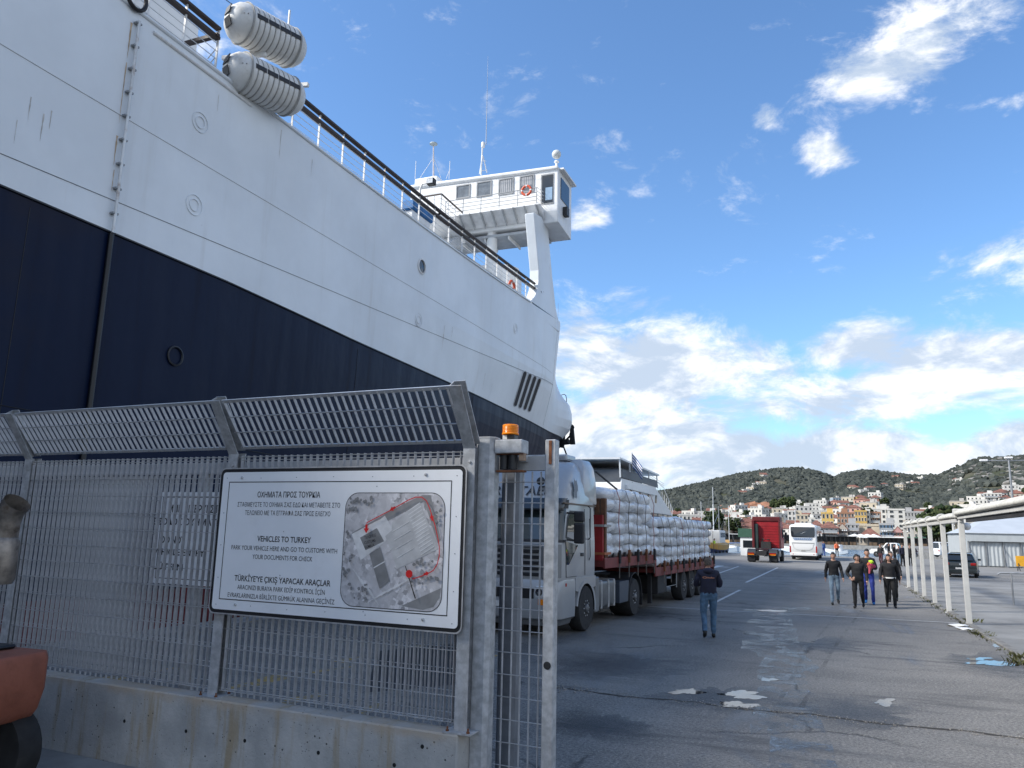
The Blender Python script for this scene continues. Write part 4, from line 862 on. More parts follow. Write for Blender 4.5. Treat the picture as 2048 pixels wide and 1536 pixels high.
# gate posts and the header that guides the gate
gpost = thing('gate_post', 'thick galvanised gate post at the end of the concrete wall', 'post', (-2.62, fY(-2.62, 5.93), 0))
def octo(x, y, w_, c): h = w_/2; return [(x-h+c, y-h), (x+h-c, y-h), (x+h, y-h+c), (x+h, y+h-c), (x+h-c, y+h), (x-h+c, y+h), (x-h, y+h-c), (x-h, y-h+c)]
q = MB(); q.prism([(a, b, 0) for a, b in octo(-2.665, fY(-2.66, 5.93), .17, .035)], (0, 0, 3.06)); q.build('shaft', GALVP, gpost, local=False)
q = MB(); q.prism([(a, b, 3.06) for a, b in octo(-2.665, fY(-2.66, 5.93), .176, .035)], (0, 0, .012)); q.build('cap', STEEL, gpost, local=False)
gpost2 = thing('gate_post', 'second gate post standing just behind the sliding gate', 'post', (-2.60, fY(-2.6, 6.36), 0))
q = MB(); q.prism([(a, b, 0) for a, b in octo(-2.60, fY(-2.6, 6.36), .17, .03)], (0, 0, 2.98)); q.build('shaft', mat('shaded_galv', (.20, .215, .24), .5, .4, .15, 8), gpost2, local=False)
yb = fY(-2.5, 5.93)
q = MB(); q.box(-2.578, -2.33, yb-.06, yb+.10, 2.93, 3.045); q.build('roller_housing', GALVP, gpost, local=False, bev=.006)
q = MB(); q.bar((-2.57, yb+.1, 3.0), (-2.57, yb+.46, 3.0), .07, .08); q.bar((-2.38, yb+.1, 2.9), (-2.38, yb+.46, 2.9), .06, .06); q.build('guide_arm', GALVP, gpost, local=False)
q = MB(); q.lathe([(.04, 0), (.04, .12)], (-2.44, yb+.02, 2.80), (0, 0, 1), 12); q.lathe([(.04, 0), (.04, .12)], (-2.52, yb+.03, 2.80), (0, 0, 1), 12); q.build('guide_roller', BLACK, gpost, local=False, smooth=40)
q = MB(); q.box(-2.57, -2.33, yb-.03, yb+.06, 2.775, 2.79); q.box(-2.57, -2.33, yb-.03, yb+.06, 2.922, 2.93); q.build('roller_plate', RUST, gpost, local=False)
q = MB(); q.box(-2.37, -2.32, yb-.02, yb+.02, 2.87, 2.93); q.build('stop_block', mat('rusty_block', (.34, .24, .17), .8, var=.3, scale=8), gpost, local=False)
bea = thing('warning_beacon', 'orange rotating warning beacon on top of the gate post', 'beacon', (-2.46, yb, 3.045))
q = MB(); q.box(-.05, .055, -.045, .045, 0, .045); q.build('base', mat('beacon_base', (.05, .05, .05), .5), bea, bev=.004); q = MB(); q.box(-.052, -.012, -.047, -.0455, .004, .04); q.build('maker_plate', CANW, bea)
am = bpy.data.materials.new('amber_dome'); am.use_nodes = True; pb = am.node_tree.nodes['Principled BSDF']; pb.inputs['Base Color'].default_value = (.9, .27, .01, 1); pb.inputs['Roughness'].default_value = .25; pb.inputs['Subsurface Weight'].default_value = .4; pb.inputs['Subsurface Radius'].default_value = (.05, .02, .005)
q = MB(); q.lathe([(.072, .045), (.074, .055), (.070, .058)]+[(.070-.003*(i % 2), .060+i*.0062) for i in range(10)]+[(.069, .124), (.062, .132), (.001, .135)], (0, 0, 0), (0, 0, 1), 24); q.build('dome', am, bea, smooth=50)

# information sign
def text_mesh(txt, w_, h_, bold=0.0, name='text_line'):
    cu = bpy.data.curves.new(name, 'FONT'); cu.body = txt; cu.size = 1; cu.align_x = 'CENTER'; cu.offset = bold; cu.resolution_u = 3
    o = bpy.data.objects.new(name, cu); me = bpy.data.meshes.new_from_object(o); bpy.data.objects.remove(o); bpy.data.curves.remove(cu)
    n = len(me.vertices); co = np.empty(n*3); me.vertices.foreach_get('co', co); co = co.reshape(-1, 3)
    x0, x1 = co[:, 0].min(), co[:, 0].max(); cap = .72
    co[:, 0] = (co[:, 0]-(x0+x1)/2)*(w_/(x1-x0)); co[:, 1] *= h_/cap
    out = np.stack([co[:, 0], np.zeros(n), co[:, 1]], 1); me.vertices.foreach_set('co', out.ravel()); me.update(); return me
INK = mat('print_black', (.012, .012, .013), .5); SIGNW = mat('sign_white', (.84, .85, .86), .35, var=.025, scale=2, dirt=(.5, .47, .42), dirt_amt=.15, dscale=3)
def rrect(x0, x1, z0, z1, r_, n=6):
    out = []
    for cx_, cz_, a0 in ((x1-r_, z1-r_, 0), (x0+r_, z1-r_, 90), (x0+r_, z0+r_, 180), (x1-r_, z0+r_, 270)):
        for i in range(n+1): a = R(a0+90*i/n); out.append((cx_+r_*math.cos(a), cz_+r_*math.sin(a)))
    return out
def flat(pts, y): return [(x, y, z) for x, z in pts]
def printed(name, pts, y, m, par):
    q = MB(); q.add(flat(pts, y), [tuple(range(len(pts)))[::-1]]); return q.build(name, m, par)
def ring(name, outer, inner, y, m, par):
    n = len(outer); q = MB(); q.add(flat(outer, y)+flat(inner, y), [(i, n+i, n+(i+1) % n, (i+1) % n) for i in range(n)]); return q.build(name, m, par)
SGY = 5.70
sgn = thing('information_sign', 'large white trilingual customs sign with aerial map, on the fence', 'sign', (-4.1, fY(-4.1, SGY), 2.145), FANG); W2, H2 = 1.345, .672
q = MB(); q.prism(flat(rrect(-W2, W2, -H2, H2, .06), 0), (0, .02, 0)); q.build('backing_panel', BLACK, sgn)
ring('rim', rrect(-W2-.008, W2+.008, -H2-.008, H2+.008, .066), rrect(-W2+.004, W2-.004, -H2+.004, H2-.004, .058), -.006, STEEL, sgn)
q = MB(); q.prism(flat(rrect(-W2+.034, W2-.034, -H2+.034, H2-.034, .035), -.006), (0, .004, 0)); q.build('white_face', SIGNW, sgn)
bx0, bx1, bz0, bz1 = -W2+.115, W2-.13, -H2+.125, H2-.125
ring('border_line', [(bx0, bz0), (bx1, bz0), (bx1, bz1), (bx0, bz1)], [(bx0+.008, bz0+.008), (bx1-.008, bz0+.008), (bx1-.008, bz1-.008), (bx0+.008, bz1-.008)], -.0075, INK, sgn)
TXT = [('ΟΧΗΜΑΤΑ ΠΡΟΣ ΤΟΥΡΚΙΑ', -.50, .365, .73, .052, .012), ('ΣΤΑΘΜΕΥΣΤΕ ΤΟ ΟΧΗΜΑ ΣΑΣ ΕΔΩ ΚΑΙ ΜΕΤΑΒΕΙΤΕ ΣΤΟ', -.505, .277, 1.19, .042, .0), ('ΤΕΛΩΝΕΙΟ ΜΕ ΤΑ ΕΓΓΡΑΦΑ ΣΑΣ ΠΡΟΣ ΕΛΕΓΧΟ', -.505, .200, .99, .042, .0),
       ('VEHICLES TO TURKEY', -.515, -.040, .62, .052, .012), ('PARK YOUR VEHICLE HERE AND GO TO CUSTOMS WITH', -.52, -.122, 1.22, .042, .0), ('YOUR DOCUMENTS FOR CHECK', -.52, -.200, .69, .042, .0),
       ('TÜRKİYE’YE ÇIKIŞ YAPACAK ARAÇLAR', -.51, -.405, 1.10, .052, .012), ('ARACINIZI BURAYA PARK EDİP KONTROL İÇİN', -.515, -.480, 1.0, .042, .0), ('EVRAKLARINIZLA BİRLİKTE GÜMRÜK ALANINA GEÇİNİZ', -.515, -.555, 1.22, .042, .0)]
for s_, x, z, w_, h_, b_ in TXT:
    o = bpy.data.objects.new('text_line', text_mesh(s_, w_, h_, b_)); o.data.materials.append(INK); C.objects.link(o); o.parent = sgn; o.location = (x, -.0078, z+.035)
    if b_: o.data.name = 'heading'; o.name = 'heading_line'
# aerial map: flat print
def map_mat():
    m = bpy.data.materials.new('aerial_print'); m.use_nodes = True; t = m.node_tree; N = NT(t); p = t.nodes['Principled BSDF']; ob = N.n('ShaderNodeTexCoord').outputs['Object']
    v = N.mapping(ob, (1, 1, 1), (0, 0, 0), (0, R(-25), 0)); br = N.n('ShaderNodeTexVoronoi', i_Scale=26.0, i_Vector=v, distance='CHEBYCHEV').outputs['Color']
    g_ = N.m('MULTIPLY', N.n('ShaderNodeSeparateColor', i_0=br).outputs[0], 1.0); nz = N.noise(ob, 22, 7, .75)
    busy = N.ramp(N.noise(ob, 4.5, 3), .45, .58)
    val = N.m('ADD', .52, N.m('MULTIPLY', N.m('ADD', N.m('MULTIPLY', N.m('SUBTRACT', g_, .5), .35), N.m('MULTIPLY', N.m('SUBTRACT', nz, .5), .5)), N.m('ADD', .25, busy)))
    val = N.m('MAXIMUM', val, .03); col = N.n('ShaderNodeCombineColor', i_0=val, i_1=N.m('MULTIPLY', val, .98), i_2=N.m('MULTIPLY', val, 1.0)).outputs[0]
    t.links.new(col, p.inputs['Base Color']); p.inputs['Roughness'].default_value = .4; return m
mx0, mx1, mz0, mz1 = .155, 1.155, -.52, .44
mr = rrect(mx0, mx1, mz0, mz1, .13, 8)
printed('aerial_map', mr, -.0075, map_mat(), sgn); ring('map_outline', rrect(mx0-.006, mx1+.006, mz0-.006, mz1+.006, .136, 8), rrect(mx0, mx1, mz0, mz1, .13, 8), -.0082, INK, sgn)
MGR = {k: mat('map_grey_'+k, (v, v, v*1.0), .4, var=.12, scale=9) for k, v in dict(pale=.68, mid=.5, dark=.22, road=.28, sea=.25).items()}
def M_(u, v): return (mx0+u*(mx1-mx0), mz0+v*(mz1-mz0))      # fractions of the map
LAYER = [-.0084]
def mp(name, pts, m, line=False): LAYER[0] -= .0002; return printed(name, [M_(*p) for p in pts], LAYER[0], m, sgn)
mp('map_water', [(.62, .03), (.83, .01), (.93, .04), (.985, .12), (.995, .20)], MGR['sea'])
mp('map_road', [(.08, .64), (.46, .84), (.78, .985), (.86, .985), (.80, .93), (.10, .58)], MGR['road']); mp('map_road', [(.80, .93), (.86, .985), (.975, .60), (.945, .575)], MGR['road'])
mp('map_roof', [(.08, .63), (.36, .765), (.47, .60), (.19, .40)], MGR['pale']); mp('map_roof', [(.17, .60), (.34, .69), (.42, .575), (.235, .49)], MGR['dark'])
mp('map_roof', [(.36, .76), (.415, .80), (.50, .68), (.43, .62)], MGR['pale']); mp('map_roof', [(.43, .62), (.50, .68), (.55, .56), (.49, .50)], MGR['mid'])
mp('map_roof', [(.49, .735), (.76, .925), (.955, .525), (.56, .335), (.50, .50)], MGR['mid'])
for i in range(14):
    t0 = i/14
    a = (.63+.13*1, .835+.09*1); u0 = .64+t0*.165; v0 = .845-t0*.40; mp('map_roof_rib', [(u0, v0), (u0+.12, v0+.075), (u0+.122, v0+.067), (u0+.002, v0-.008)], MGR['pale'])
for i in range(4): u0, v0 = .50+i*.02, .665-i*.075; mp('map_roof_rib', [(u0, v0), (u0+.16, v0+.09), (u0+.161, v0+.084), (u0+.001, v0-.006)], MGR['pale'])
mp('map_roof', [(.28, .46), (.385, .525), (.50, .235), (.40, .165)], MGR['dark']); mp('map_roof_rib', [(.33, .345), (.44, .405), (.442, .395), (.332, .335)], MGR['pale'])
for i in range(7): u0, v0 = .12+i*.03, .32-i*.028; mp('map_roof_rib', [(u0, v0), (u0+.10, v0-.13), (u0+.106, v0-.127), (u0+.006, v0+.003)], MGR['pale'])
for i in range(5): u0, v0 = .30+i*.06, .05+i*.03; mp('map_roof_rib', [(u0, v0), (u0+.16, v0+.10), (u0+.162, v0+.093), (u0+.002, v0-.007)], MGR['pale'])
tr = random.Random(4); trees_ = [(.03+.1*tr.random(), .84+.12*tr.random()) for _ in range(16)]+[(.12+.16*tr.random(), .90+.07*tr.random()) for _ in range(12)]+[(.72+.25*tr.random(), .37+.08*tr.random()) for _ in range(9)]+[(.72+.25*tr.random(), .22+.07*tr.random()) for _ in range(9)]+[(.02+.09*tr.random(), .25+.4*tr.random()) for _ in range(14)]+[(.93+.05*tr.random(), .75+.2*tr.random()) for _ in range(9)]+[(.04+.25*tr.random(), .06+.14*tr.random()) for _ in range(16)]
for u, v in trees_:
    s_ = tr.uniform(.008, .019); mp('map_tree', [(u+s_*math.cos(a)*tr.uniform(.7, 1.2), v+s_*math.sin(a)*tr.uniform(.7, 1.2)) for a in np.linspace(0, 6.28, 8)[:-1]], MGR['dark'])
mp('map_line', [(.655, .37), (.663, .37), (.775, .105), (.765, .10)], INK)
REDI = mat('print_red', (.62, .02, .02), .45)
def mline(pts, w_): 
    LAYER[0] -= .0003; P = [Vector((M_(*p)[0], LAYER[0], M_(*p)[1])) for p in pts]; L = []; Rr = []
    for i, p in enumerate(P):
        d_ = (P[min(i+1, len(P)-1)]-P[max(0, i-1)]).normalized(); s_ = Vector((-d_.z, 0, d_.x))*w_/2; L.append(p+s_); Rr.append(p-s_)
    k = len(P); q = MB(); q.add(L+Rr, [(i, i+1, k+i+1, k+i) for i in range(k-1)]); return q.build('route_line', REDI, sgn)
mline([(.735, .265), (.80, .285), (.88, .315), (.93, .345), (.965, .40), (.98, .47), (.978, .54), (.965, .60), (.93, .72), (.87, .87), (.835, .935), (.79, .965), (.73, .965), (.66, .94), (.49, .85), (.25, .735), (.245, .69), (.25, .645)], .008)
def arrow(u, v, ang_, s_=.05):
    c_, s2 = math.cos(ang_), math.sin(ang_); sh = [(-.5, -.16), (-.05, -.16), (-.05, -.38), (.5, 0), (-.05, .38), (-.05, .16), (-.5, .16)]
    mp('route_arrow', [(u+(x*c_-y*s2)*s_, v+(x*s2+y*c_)*s_*1.04) for x, y in sh], REDI)
arrow(.865, .315, .35, .055); arrow(.895, .79, 1.9, .055); arrow(.505, .862, 3.6, .06); arrow(.248, .68, -1.57, .075)
mp('map_spot', [(.70+.033*math.cos(a), .305+.034*math.sin(a)) for a in np.linspace(0, 6.28, 25)[:-1]], REDI)
for s_, v, w_ in (('ΤΕΛΩΝΕΙΟ', .615, .12), ('CUSTOMS', .57, .115), ('GÜMRÜK', .53, .105)):
    o = bpy.data.objects.new('map_caption', text_mesh(s_, w_, .024, .01)); o.data.materials.append(INK); C.objects.link(o); o.parent = sgn; o.location = (M_(.295, v)[0], LAYER[0]-.0004, M_(.295, v)[1]-.012); o.rotation_euler = (0, R(-14), 0)
bh = MB().lathe([(.014, 0), (.014, .008), (.008, .012), (.001, .012)], (0, 0, 0), (0, -1, 0), 8).mesh('bolt_head', STEEL); sc = MB().lathe([(.005, 0), (.004, .003), (.001, .003)], (0, 0, 0), (0, -1, 0), 6).mesh('screw', GREYM)
for x, z in ((-1.07, .585), (.96, .60), (-1.02, -.585), (.99, -.585)): inst(bh, 'bolt_head', sgn, (x, -.006, z))
for i in range(7):
    x = -1.26+i*.42
    for z in (.59, -.59): inst(sc, 'screw', sgn, (x, -.006, z+rnd.uniform(-.012, .004)))
for x in (-1.265, 1.265):
    for z in (-.35, -.05, .25): inst(sc, 'screw', sgn, (x, -.006, z))
for x, z in ((-.52, .09), (-.525, -.30), (.47, .5), (.4, -.56)): inst(sc, 'screw', sgn, (x, -.0085, z))
# notice on the gate behind, half hidden by the first sign
SG2 = thing('notice_board', 'white no entry notice on the gate, half hidden behind the customs sign', 'sign', (-5.65, fY(-5.65, 6.03), 2.14), FANG)
q = MB(); q.prism(flat(rrect(-.95, .95, -.47, .47, .03), 0), (0, .015, 0)); q.build('panel', SIGNW, SG2)
ring('border_line', [(-.9, -.42), (.9, -.42), (.9, .42), (-.9, .42)], [(-.893, -.413), (.893, -.413), (.893, .413), (-.893, .413)], -.0012, INK, SG2)
for s_, x, z, w_, h_ in (('ΜΗΝ ΕΙΣΕΡΧΕΣΤΕ', -.15, .26, .75, .075), ('ΕΙΣΟΔΟΣ ΟΧΗΜΑΤΩΝ', -.22, .13, 1.05, .065), ('DO NOT', -.42, -.06, .34, .075), ('VEHICLE ENTRY', -.32, -.18, .72, .065), ('LÜTFEN', -.45, -.33, .42, .065)):
    o = bpy.data.objects.new('text_line', text_mesh(s_, w_, h_, .02)); o.data.materials.append(INK); C.objects.link(o); o.parent = SG2; o.location = (x-.28, -.0016, z)

# forklift at the very left
fk = thing('forklift', 'rear of a worn orange forklift truck at the left edge', 'forklift', (-7.17, 4.6, 0)); fk.rotation_euler = (0, 0, R(3))
ORP = mat('worn_orange_paint', (.30, .095, .055), .6, var=.2, scale=5, bump=.15, bscale=20, dirt=(.09, .06, .05), dirt_amt=.5, dscale=5)
q = MB(); q.loft([[(x, y, z) for x, y in ((-.2, -.48), (.74+e, -.48), (.82+e, -.40), (.83+e, 0), (.82+e, .40), (.74+e, .48), (-.2, .48))] for z, e in ((.60, -.12), (.68, -.05), (.85, .0), (1.1, .0), (1.16, -.03))]); q.build('counterweight', ORP, fk, smooth=50, bev=.02, bseg=2)
q = MB(); q.box(-1.6, .45, -.40, .40, 1.165, 1.20); q.build('engine_cover', BLACK, fk, bev=.03)
q = MB(); q.lathe([(.2, -.09), (.33, -.11), (.35, -.06), (.35, .06), (.33, .11), (.2, .09)], (.50, .34, .35), (0, 1, 0), 24); q.build('rear_tyre', RUBBER, fk, smooth=50); 
q = MB(); q.lathe([(.16, -.08), (.05, -.05), (.05, .05), (.16, .08)], (.50, -.40, .27), (0, 1, 0), 16); q.build('rear_rim', ORP, fk)
q = MB(); q.box(-1.5, .1, -.36, .2, .3, .6); q.build('chassis', BLACK, fk)
EXH = mat('exhaust_metal', (.25, .22, .19), .45, .7, .4, 8, dirt=(.10, .06, .035), dirt_amt=.75, dscale=6)
q = MB(); q.lathe([(.10, 1.76), (.12, 1.80), (.12, 2.10), (.10, 2.14)], (.74, -.1, 0), (0, 0, 1), 18); q.build('silencer', EXH, fk, smooth=40)
q = MB(); q.tube([(.74, -.1, 2.12), (.745, -.1, 2.26), (.77, -.1, 2.36), (.83, -.1, 2.43)], [.10, .10, .105, .11], 16, caps=False); q.build('exhaust_tip', EXH, fk, smooth=40)
q = MB(); q.tube([(.3, -.1, 1.19), (.5, -.1, 1.5), (.63, -.1, 1.78)], .05, 10); q.build('exhaust_pipe', BLACK, fk, smooth=40)
q = MB(); q.box(.40, .52, -.16, -.02, 1.19, 2.42); q.build('overhead_guard_post', BLACK, fk)
# ------------------------------------------------------------------ silver truck, flatbed trailer, sacks, straps
SILV = mat('silver_paint', (.37, .38, .39), .34, .2, .05, 2, dirt=(.25, .23, .21), dirt_amt=.35, dscale=2, coat=.5)
SILVD = mat('silver_trim', (.22, .225, .23), .4, .4, .1); CHAS = mat('chassis_black', (.02, .02, .022), .75, var=.3, dirt=(.08, .07, .06), dirt_amt=.5)
RIMM = mat('wheel_rim_steel', (.16, .16, .165), .5, .6, .2, 8, dirt=(.08, .07, .06), dirt_amt=.5); GLASSC = glass_dark('cab_glass', (.03, .045, .05), .04)
def wheel(x, y, r, w_, par, side=1, tw=0.62, dual=False, rim=None, nm='wheel'):
    """axle along x; side +1: face towards +x"""
    a = (side, 0, 0); q = MB(); q.lathe([(r*tw, -w_), (r*.93, -w_), (r, -w_*.85), (r, -w_*.15), (r*.93, 0), (r*tw, .0)], (x, y, r), a, 30)
    t_ = q.build(nm, RUBBER, par, smooth=40); q = MB()
    q.lathe([(r*tw, -.005), (r*tw*.94, -.03), (r*.46, -.07), (r*.42, -.02), (r*.20, -.02), (r*.18, .03), (r*.10, .05), (.001, .05)], (x, y, r), a, 24); q.build('rim', rim or RIMM, t_, smooth=30)
    for k in range(10):
        v = 2*math.pi*k/10; q = MB(); q.lathe([(.017, 0), (.017, .03), (.001, .032)], (x-side*.02, y+math.cos(v)*r*.33, r+math.sin(v)*r*.33), a, 6); q.build('wheel_nut', STEEL, t_)
    return t_
def rr_loop(hw, y0, y1, z, cf, cr, n=5, tap=0.0):
    """rounded rectangle seen from above: front corners rounded by cf, rear by cr"""
    o = []
    for cx_, cy_, r_, a0 in ((hw-cf, y0+cf, cf, 270), (hw-cr, y1-cr, cr, 0), (-hw+cr, y1-cr, cr, 90), (-hw+cf, y0+cf, cf, 180)):
        for i in range(n+1): a = R(a0+90*i/n); o.append((cx_+r_*math.cos(a), cy_+r_*math.sin(a), z))
    return o
TRZ = R(-3.6)
tk = thing('truck', 'silver tractor unit with high roof parked behind the gate, facing us', 'truck', (-6.72, 16.45, 0), TRZ)
# cab shell
SECS = [(1.22, 1.24, .03, .22), (1.30, 1.245, .02, .24), (1.70, 1.25, .03, .26), (2.02, 1.25, .08, .28), (2.12, 1.245, .11, .28), (2.80, 1.215, .34, .30), (2.95, 1.21, .36, .32), (3.10, 1.20, .42, .36), (3.40, 1.16, .62, .42), (3.70, 1.08, .95, .45), (3.88, .98, 1.28, .42), (3.96, .86, 1.5, .36)]
q = MB(); q.loft([rr_loop(hw, y0, 2.42, z, cf, .08) for z, hw, y0, cf in SECS]); q.build('cab', SILV, tk, smooth=38)
q = MB(); q.loft([rr_loop(hw, y0, 1.06, z, .34, .03) for z, hw, y0 in ((.34, 1.17, .12), (.40, 1.24, .03), (.62, 1.25, -.04), (.95, 1.25, -.05), (1.16, 1.25, -.01), (1.225, 1.24, .03))]); q.build('bumper', SILV, tk, smooth=38)
q = MB(); q.loft([rr_loop(hw, y0, 1.04, z, .34, .03) for z, hw, y0 in ((.24, 1.12, .16), (.345, 1.17, .11))]); q.build('lower_apron', SILVD, tk, smooth=38)
# roof fairing behind
q = MB(); q.loft([[(x, y, z) for x, y in ((-1.2, 1.75), (1.2, 1.75), (1.22, 2.62), (-1.22, 2.62))] if z < 3.5 else [(x*s_, y, z) for x, y in ((-1.2, 1.75+(z-3.5)*.5), (1.2, 1.75+(z-3.5)*.5), (1.22, 2.62), (-1.22, 2.62))] for z, s_ in ((2.95, 1), (3.5, .98), (3.85, .93), (4.05, .84))]); q.build('side_fairing', SILV, tk, smooth=38, bev=.05, bseg=2)
q = MB(); q.box(-.75, .75, 1.7, 2.35, 4.0, 4.16); q.build('roof_air_unit', SILV, tk, bev=.05, bseg=2)
# windscreen: band of the front following the shell
def front_band(z0, z1, off, trim, name, m, steps=4, par=tk):
    L = []
    for i in range(steps+1):
        z = z0+(z1-z0)*i/steps; hw = np.interp(z, [s_[0] for s_ in SECS], [s_[1] for s_ in SECS]); y0 = np.interp(z, [s_[0] for s_ in SECS], [s_[2] for s_ in SECS]); cf = np.interp(z, [s_[0] for s_ in SECS], [s_[3] for s_ in SECS])
        lp = rr_loop(hw+off, y0-off, 2.4, z, cf, .08); fr = lp[18:24]+lp[0:6]; L.append(fr[trim:len(fr)-trim] if trim else fr)
    q_ = MB(); q_.loft(L, closed=False, caps=False); return q_.build(name, m, par, smooth=50)
front_band(2.10, 2.80, .006, 1, 'windscreen', GLASSC); front_band(2.04, 2.10, .012, 0, 'screen_gasket', BLACK, 1); front_band(2.80, 3.0, .010, 0, 'screen_header', BLACK, 2)
q = MB(); L = []
for z, o_ in ((2.74, .30), (2.78, .34), (2.99, .16), (3.03, .05)):
    lp = rr_loop(1.21, .36-o_, 1.2, z, .34, .02); L.append(lp[18:24]+lp[0:6])
q.loft(L, closed=False, caps=False); vz = q.build('sun_visor', mat('visor_smoked', (.035, .04, .045), .15, var=.1), tk, smooth=50)
# grille of open slots
for k in range(5):
    z = 1.30+k*.125
    for x0, x1 in ((-.78, -.28), (-.24, .24), (.28, .78)): q = MB(); q.box(x0, x1, -.012, .05, z, z+.075); q.build('grille_slot', BLACK, tk, bev=.01)
q = MB(); q.box(-.85, .85, -.02, .05, 1.92, 2.0); q.build('grille_bar', SILVD, tk, bev=.01)
for x in (-.9, .9): q = MB(); q.box(x-.06, x+.06, -.015, .05, 1.25, 1.95); q.build('grille_side', SILVD, tk, bev=.02)
q = MB(); q.box(-.3, .3, -.065, -.04, .62, .74); q.build('number_plate', CANW, tk)
for x0, x1 in ((-.7, -.1), (.1, .7)): q = MB(); q.box(x0, x1, -.058, -.03, .82, 1.05); q.build('lower_intake', BLACK, tk, bev=.02)
for s_ in (-1, 1):
    q = MB(); q.loft([[(s_*(.72), -.052, z0), (s_*.95, -.052, z0), (s_*1.12, .04, z0), (s_*1.20, .16, z0), (s_*1.14, .2, z0), (s_*.74, .1, z0)] for z0 in (.84, 1.10)]); hl = q.build('headlight', LAMP_CLR, tk, smooth=30, bev=.015, weld=True)
    for x in (.82, .98): q = MB(); q.lathe([(.085, 0), (.05, -.0), (.001, .02)], (s_*x, -.06+(.02 if x > .9 else 0), .97), (0, -1, 0), 14); q.build('reflector', CHROME, hl, smooth=40)
    q = MB(); q.loft([[(s_*(.80), -.056, z0), (s_*.95, -.054, z0), (s_*1.12, .035, z0), (s_*1.16, .10, z0), (s_*1.0, .1, z0)] for z0 in (.70, .82)]); q.build('turn_signal', LAMP_AMB, tk, smooth=30, weld=True)
    q = MB(); q.box(s_*1.24-.015, s_*1.24+.015, .42, .50, 1.08, 1.15); q.build('side_marker', LAMP_RED, tk)
    # wheel arch: rim strip over the front wheel and dark liner
    arc = [(1.75+.66*math.cos(a), .52+.66*math.sin(a)) for a in np.linspace(R(-8), R(172), 18)]; ar2 = [(1.75+.57*math.cos(a), .52+.57*math.sin(a)) for a in np.linspace(R(-8), R(172), 18)]
    q = MB(); n = 18
    for xx in (s_*1.265, s_*.8): q.v += [(xx, y, z) for y, z in arc]+[(xx, y, z) for y, z in ar2]
    for i in range(n-1): q.f += [[i, i+1, n+i+1, n+i], [n+i, n+i+1, 3*n+i+1, 3*n+i], [i, 2*n+i, 2*n+i+1, i+1]]; q.mi += [0, 1, 0]
    q.build('wheel_arch', [SILV, CHAS], tk, smooth=40, weld=True)
    q = MB(); q.prism([(s_*1.255, 1.05, .95), (s_*1.255, 1.05, 1.24), (s_*1.255, 2.42, 1.24), (s_*1.255, 2.42, 1.0)]+[(s_*1.255, 1.75+.62*math.cos(a), .52+.62*math.sin(a)) for a in np.linspace(R(45), R(140), 9)], (-s_*.06, 0, 0)); q.build('sill_panel', SILV, tk)
    # side window, door lines, handle
    xw = s_*1.256
    q = MB(); q.add([(s_*1.250, .40, 2.14), (s_*1.247, 1.28, 1.98), (s_*1.250, 1.60, 2.10), (s_*1.228, 1.60, 2.76), (s_*1.228, .72, 2.76), (s_*1.235, .56, 2.6)], [(0, 1, 2, 3, 4, 5) if s_ > 0 else (5, 4, 3, 2, 1, 0)]); sw = q.build('side_window', BLACK, tk)
    q = MB(); q.add([(s_*1.254, .48, 2.17), (s_*1.254, 1.26, 2.05), (s_*1.255, 1.54, 2.15), (s_*1.233, 1.54, 2.70), (s_*1.233, .74, 2.70), (s_*1.240, .60, 2.56)], [(0, 1, 2, 3, 4, 5) if s_ > 0 else (5, 4, 3, 2, 1, 0)]); q.build('pane', GLASSC, sw)
    q = MB(); q.add([(s_*1.256, .42, 2.06), (s_*1.256, .46, 1.55), (s_*1.258, .62, 1.55), (s_*1.256, 1.2, 1.98)], [(0, 1, 2, 3) if s_ > 0 else (3, 2, 1, 0)]); q.build('lower_window', GLASSC, tk)
    for p_ in ([(xw, .40, 2.1), (xw, .46, 1.28), (xw, 1.1, 1.28)], [(xw, 1.66, 1.28), (xw, 1.66, 2.1), (s_*1.234, 1.66, 2.82)]): q = MB(); q.tube(p_, .007, 4); q.build('door_seam', BLACK, tk)
    q = MB(); q.box(s_*1.25-.012, s_*1.25+.022, 1.36, 1.54, 1.72, 1.80); q.build('door_handle', BLACK, tk, bev=.01)
    q = MB(); q.box(s_*1.225-.02, s_*1.225+.02, .35, 2.45, 2.90, 2.93); q.build('rain_gutter', mat('gutter_brown', (.12, .08, .05), .5), tk)
    q = MB(); q.tube([(s_*1.255, 1.86, 2.1), (s_*1.31, 1.86, 2.15), (s_*1.31, 1.86, 2.85), (s_*1.25, 1.86, 2.9)], .014, 6); q.build('grab_rail', BLACK, tk, smooth=60)
    q = MB(); q.tube([(s_*1.24, 1.95, 1.6), (s_*1.28, 1.95, 1.7), (s_*1.26, 1.95, 2.6)], .01, 5); q.build('air_hose', BLACK, tk)
    # mirrors
    q = MB(); q.box(s_*1.52-.12, s_*1.52+.12, .50, .60, 2.02, 2.48); mi_ = q.build('mirror', BLACK, tk, bev=.04, bseg=2)
    q = MB(); q.box(s_*1.52-.12, s_*1.52+.12, .50, .60, 2.50, 2.74); q.build('mirror', BLACK, tk, bev=.04, bseg=2)
    q = MB(); q.bar((s_*1.24, .5, 2.1), (s_*1.5, .56, 2.08), .04, .04); q.bar((s_*1.22, .56, 2.7), (s_*1.5, .56, 2.68), .04, .04); q.build('mirror_arm', BLACK, tk)
    # corner vane
    q = MB(); q.loft([[(s_*1.02, -.01, z), (s_*1.17, .04, z), (s_*1.25, .18, z), (s_*1.18, .2, z)] for z in (1.28, 2.0)]); q.build('corner_vane', SILVD, tk, smooth=30, weld=True)
    for k in range(4): q = MB(); q.bar((s_*1.03, -.03, 1.42+k*.14), (s_*1.18, .03, 1.38+k*.14), .02, .02); q.build('vane_rib', SILV, tk)
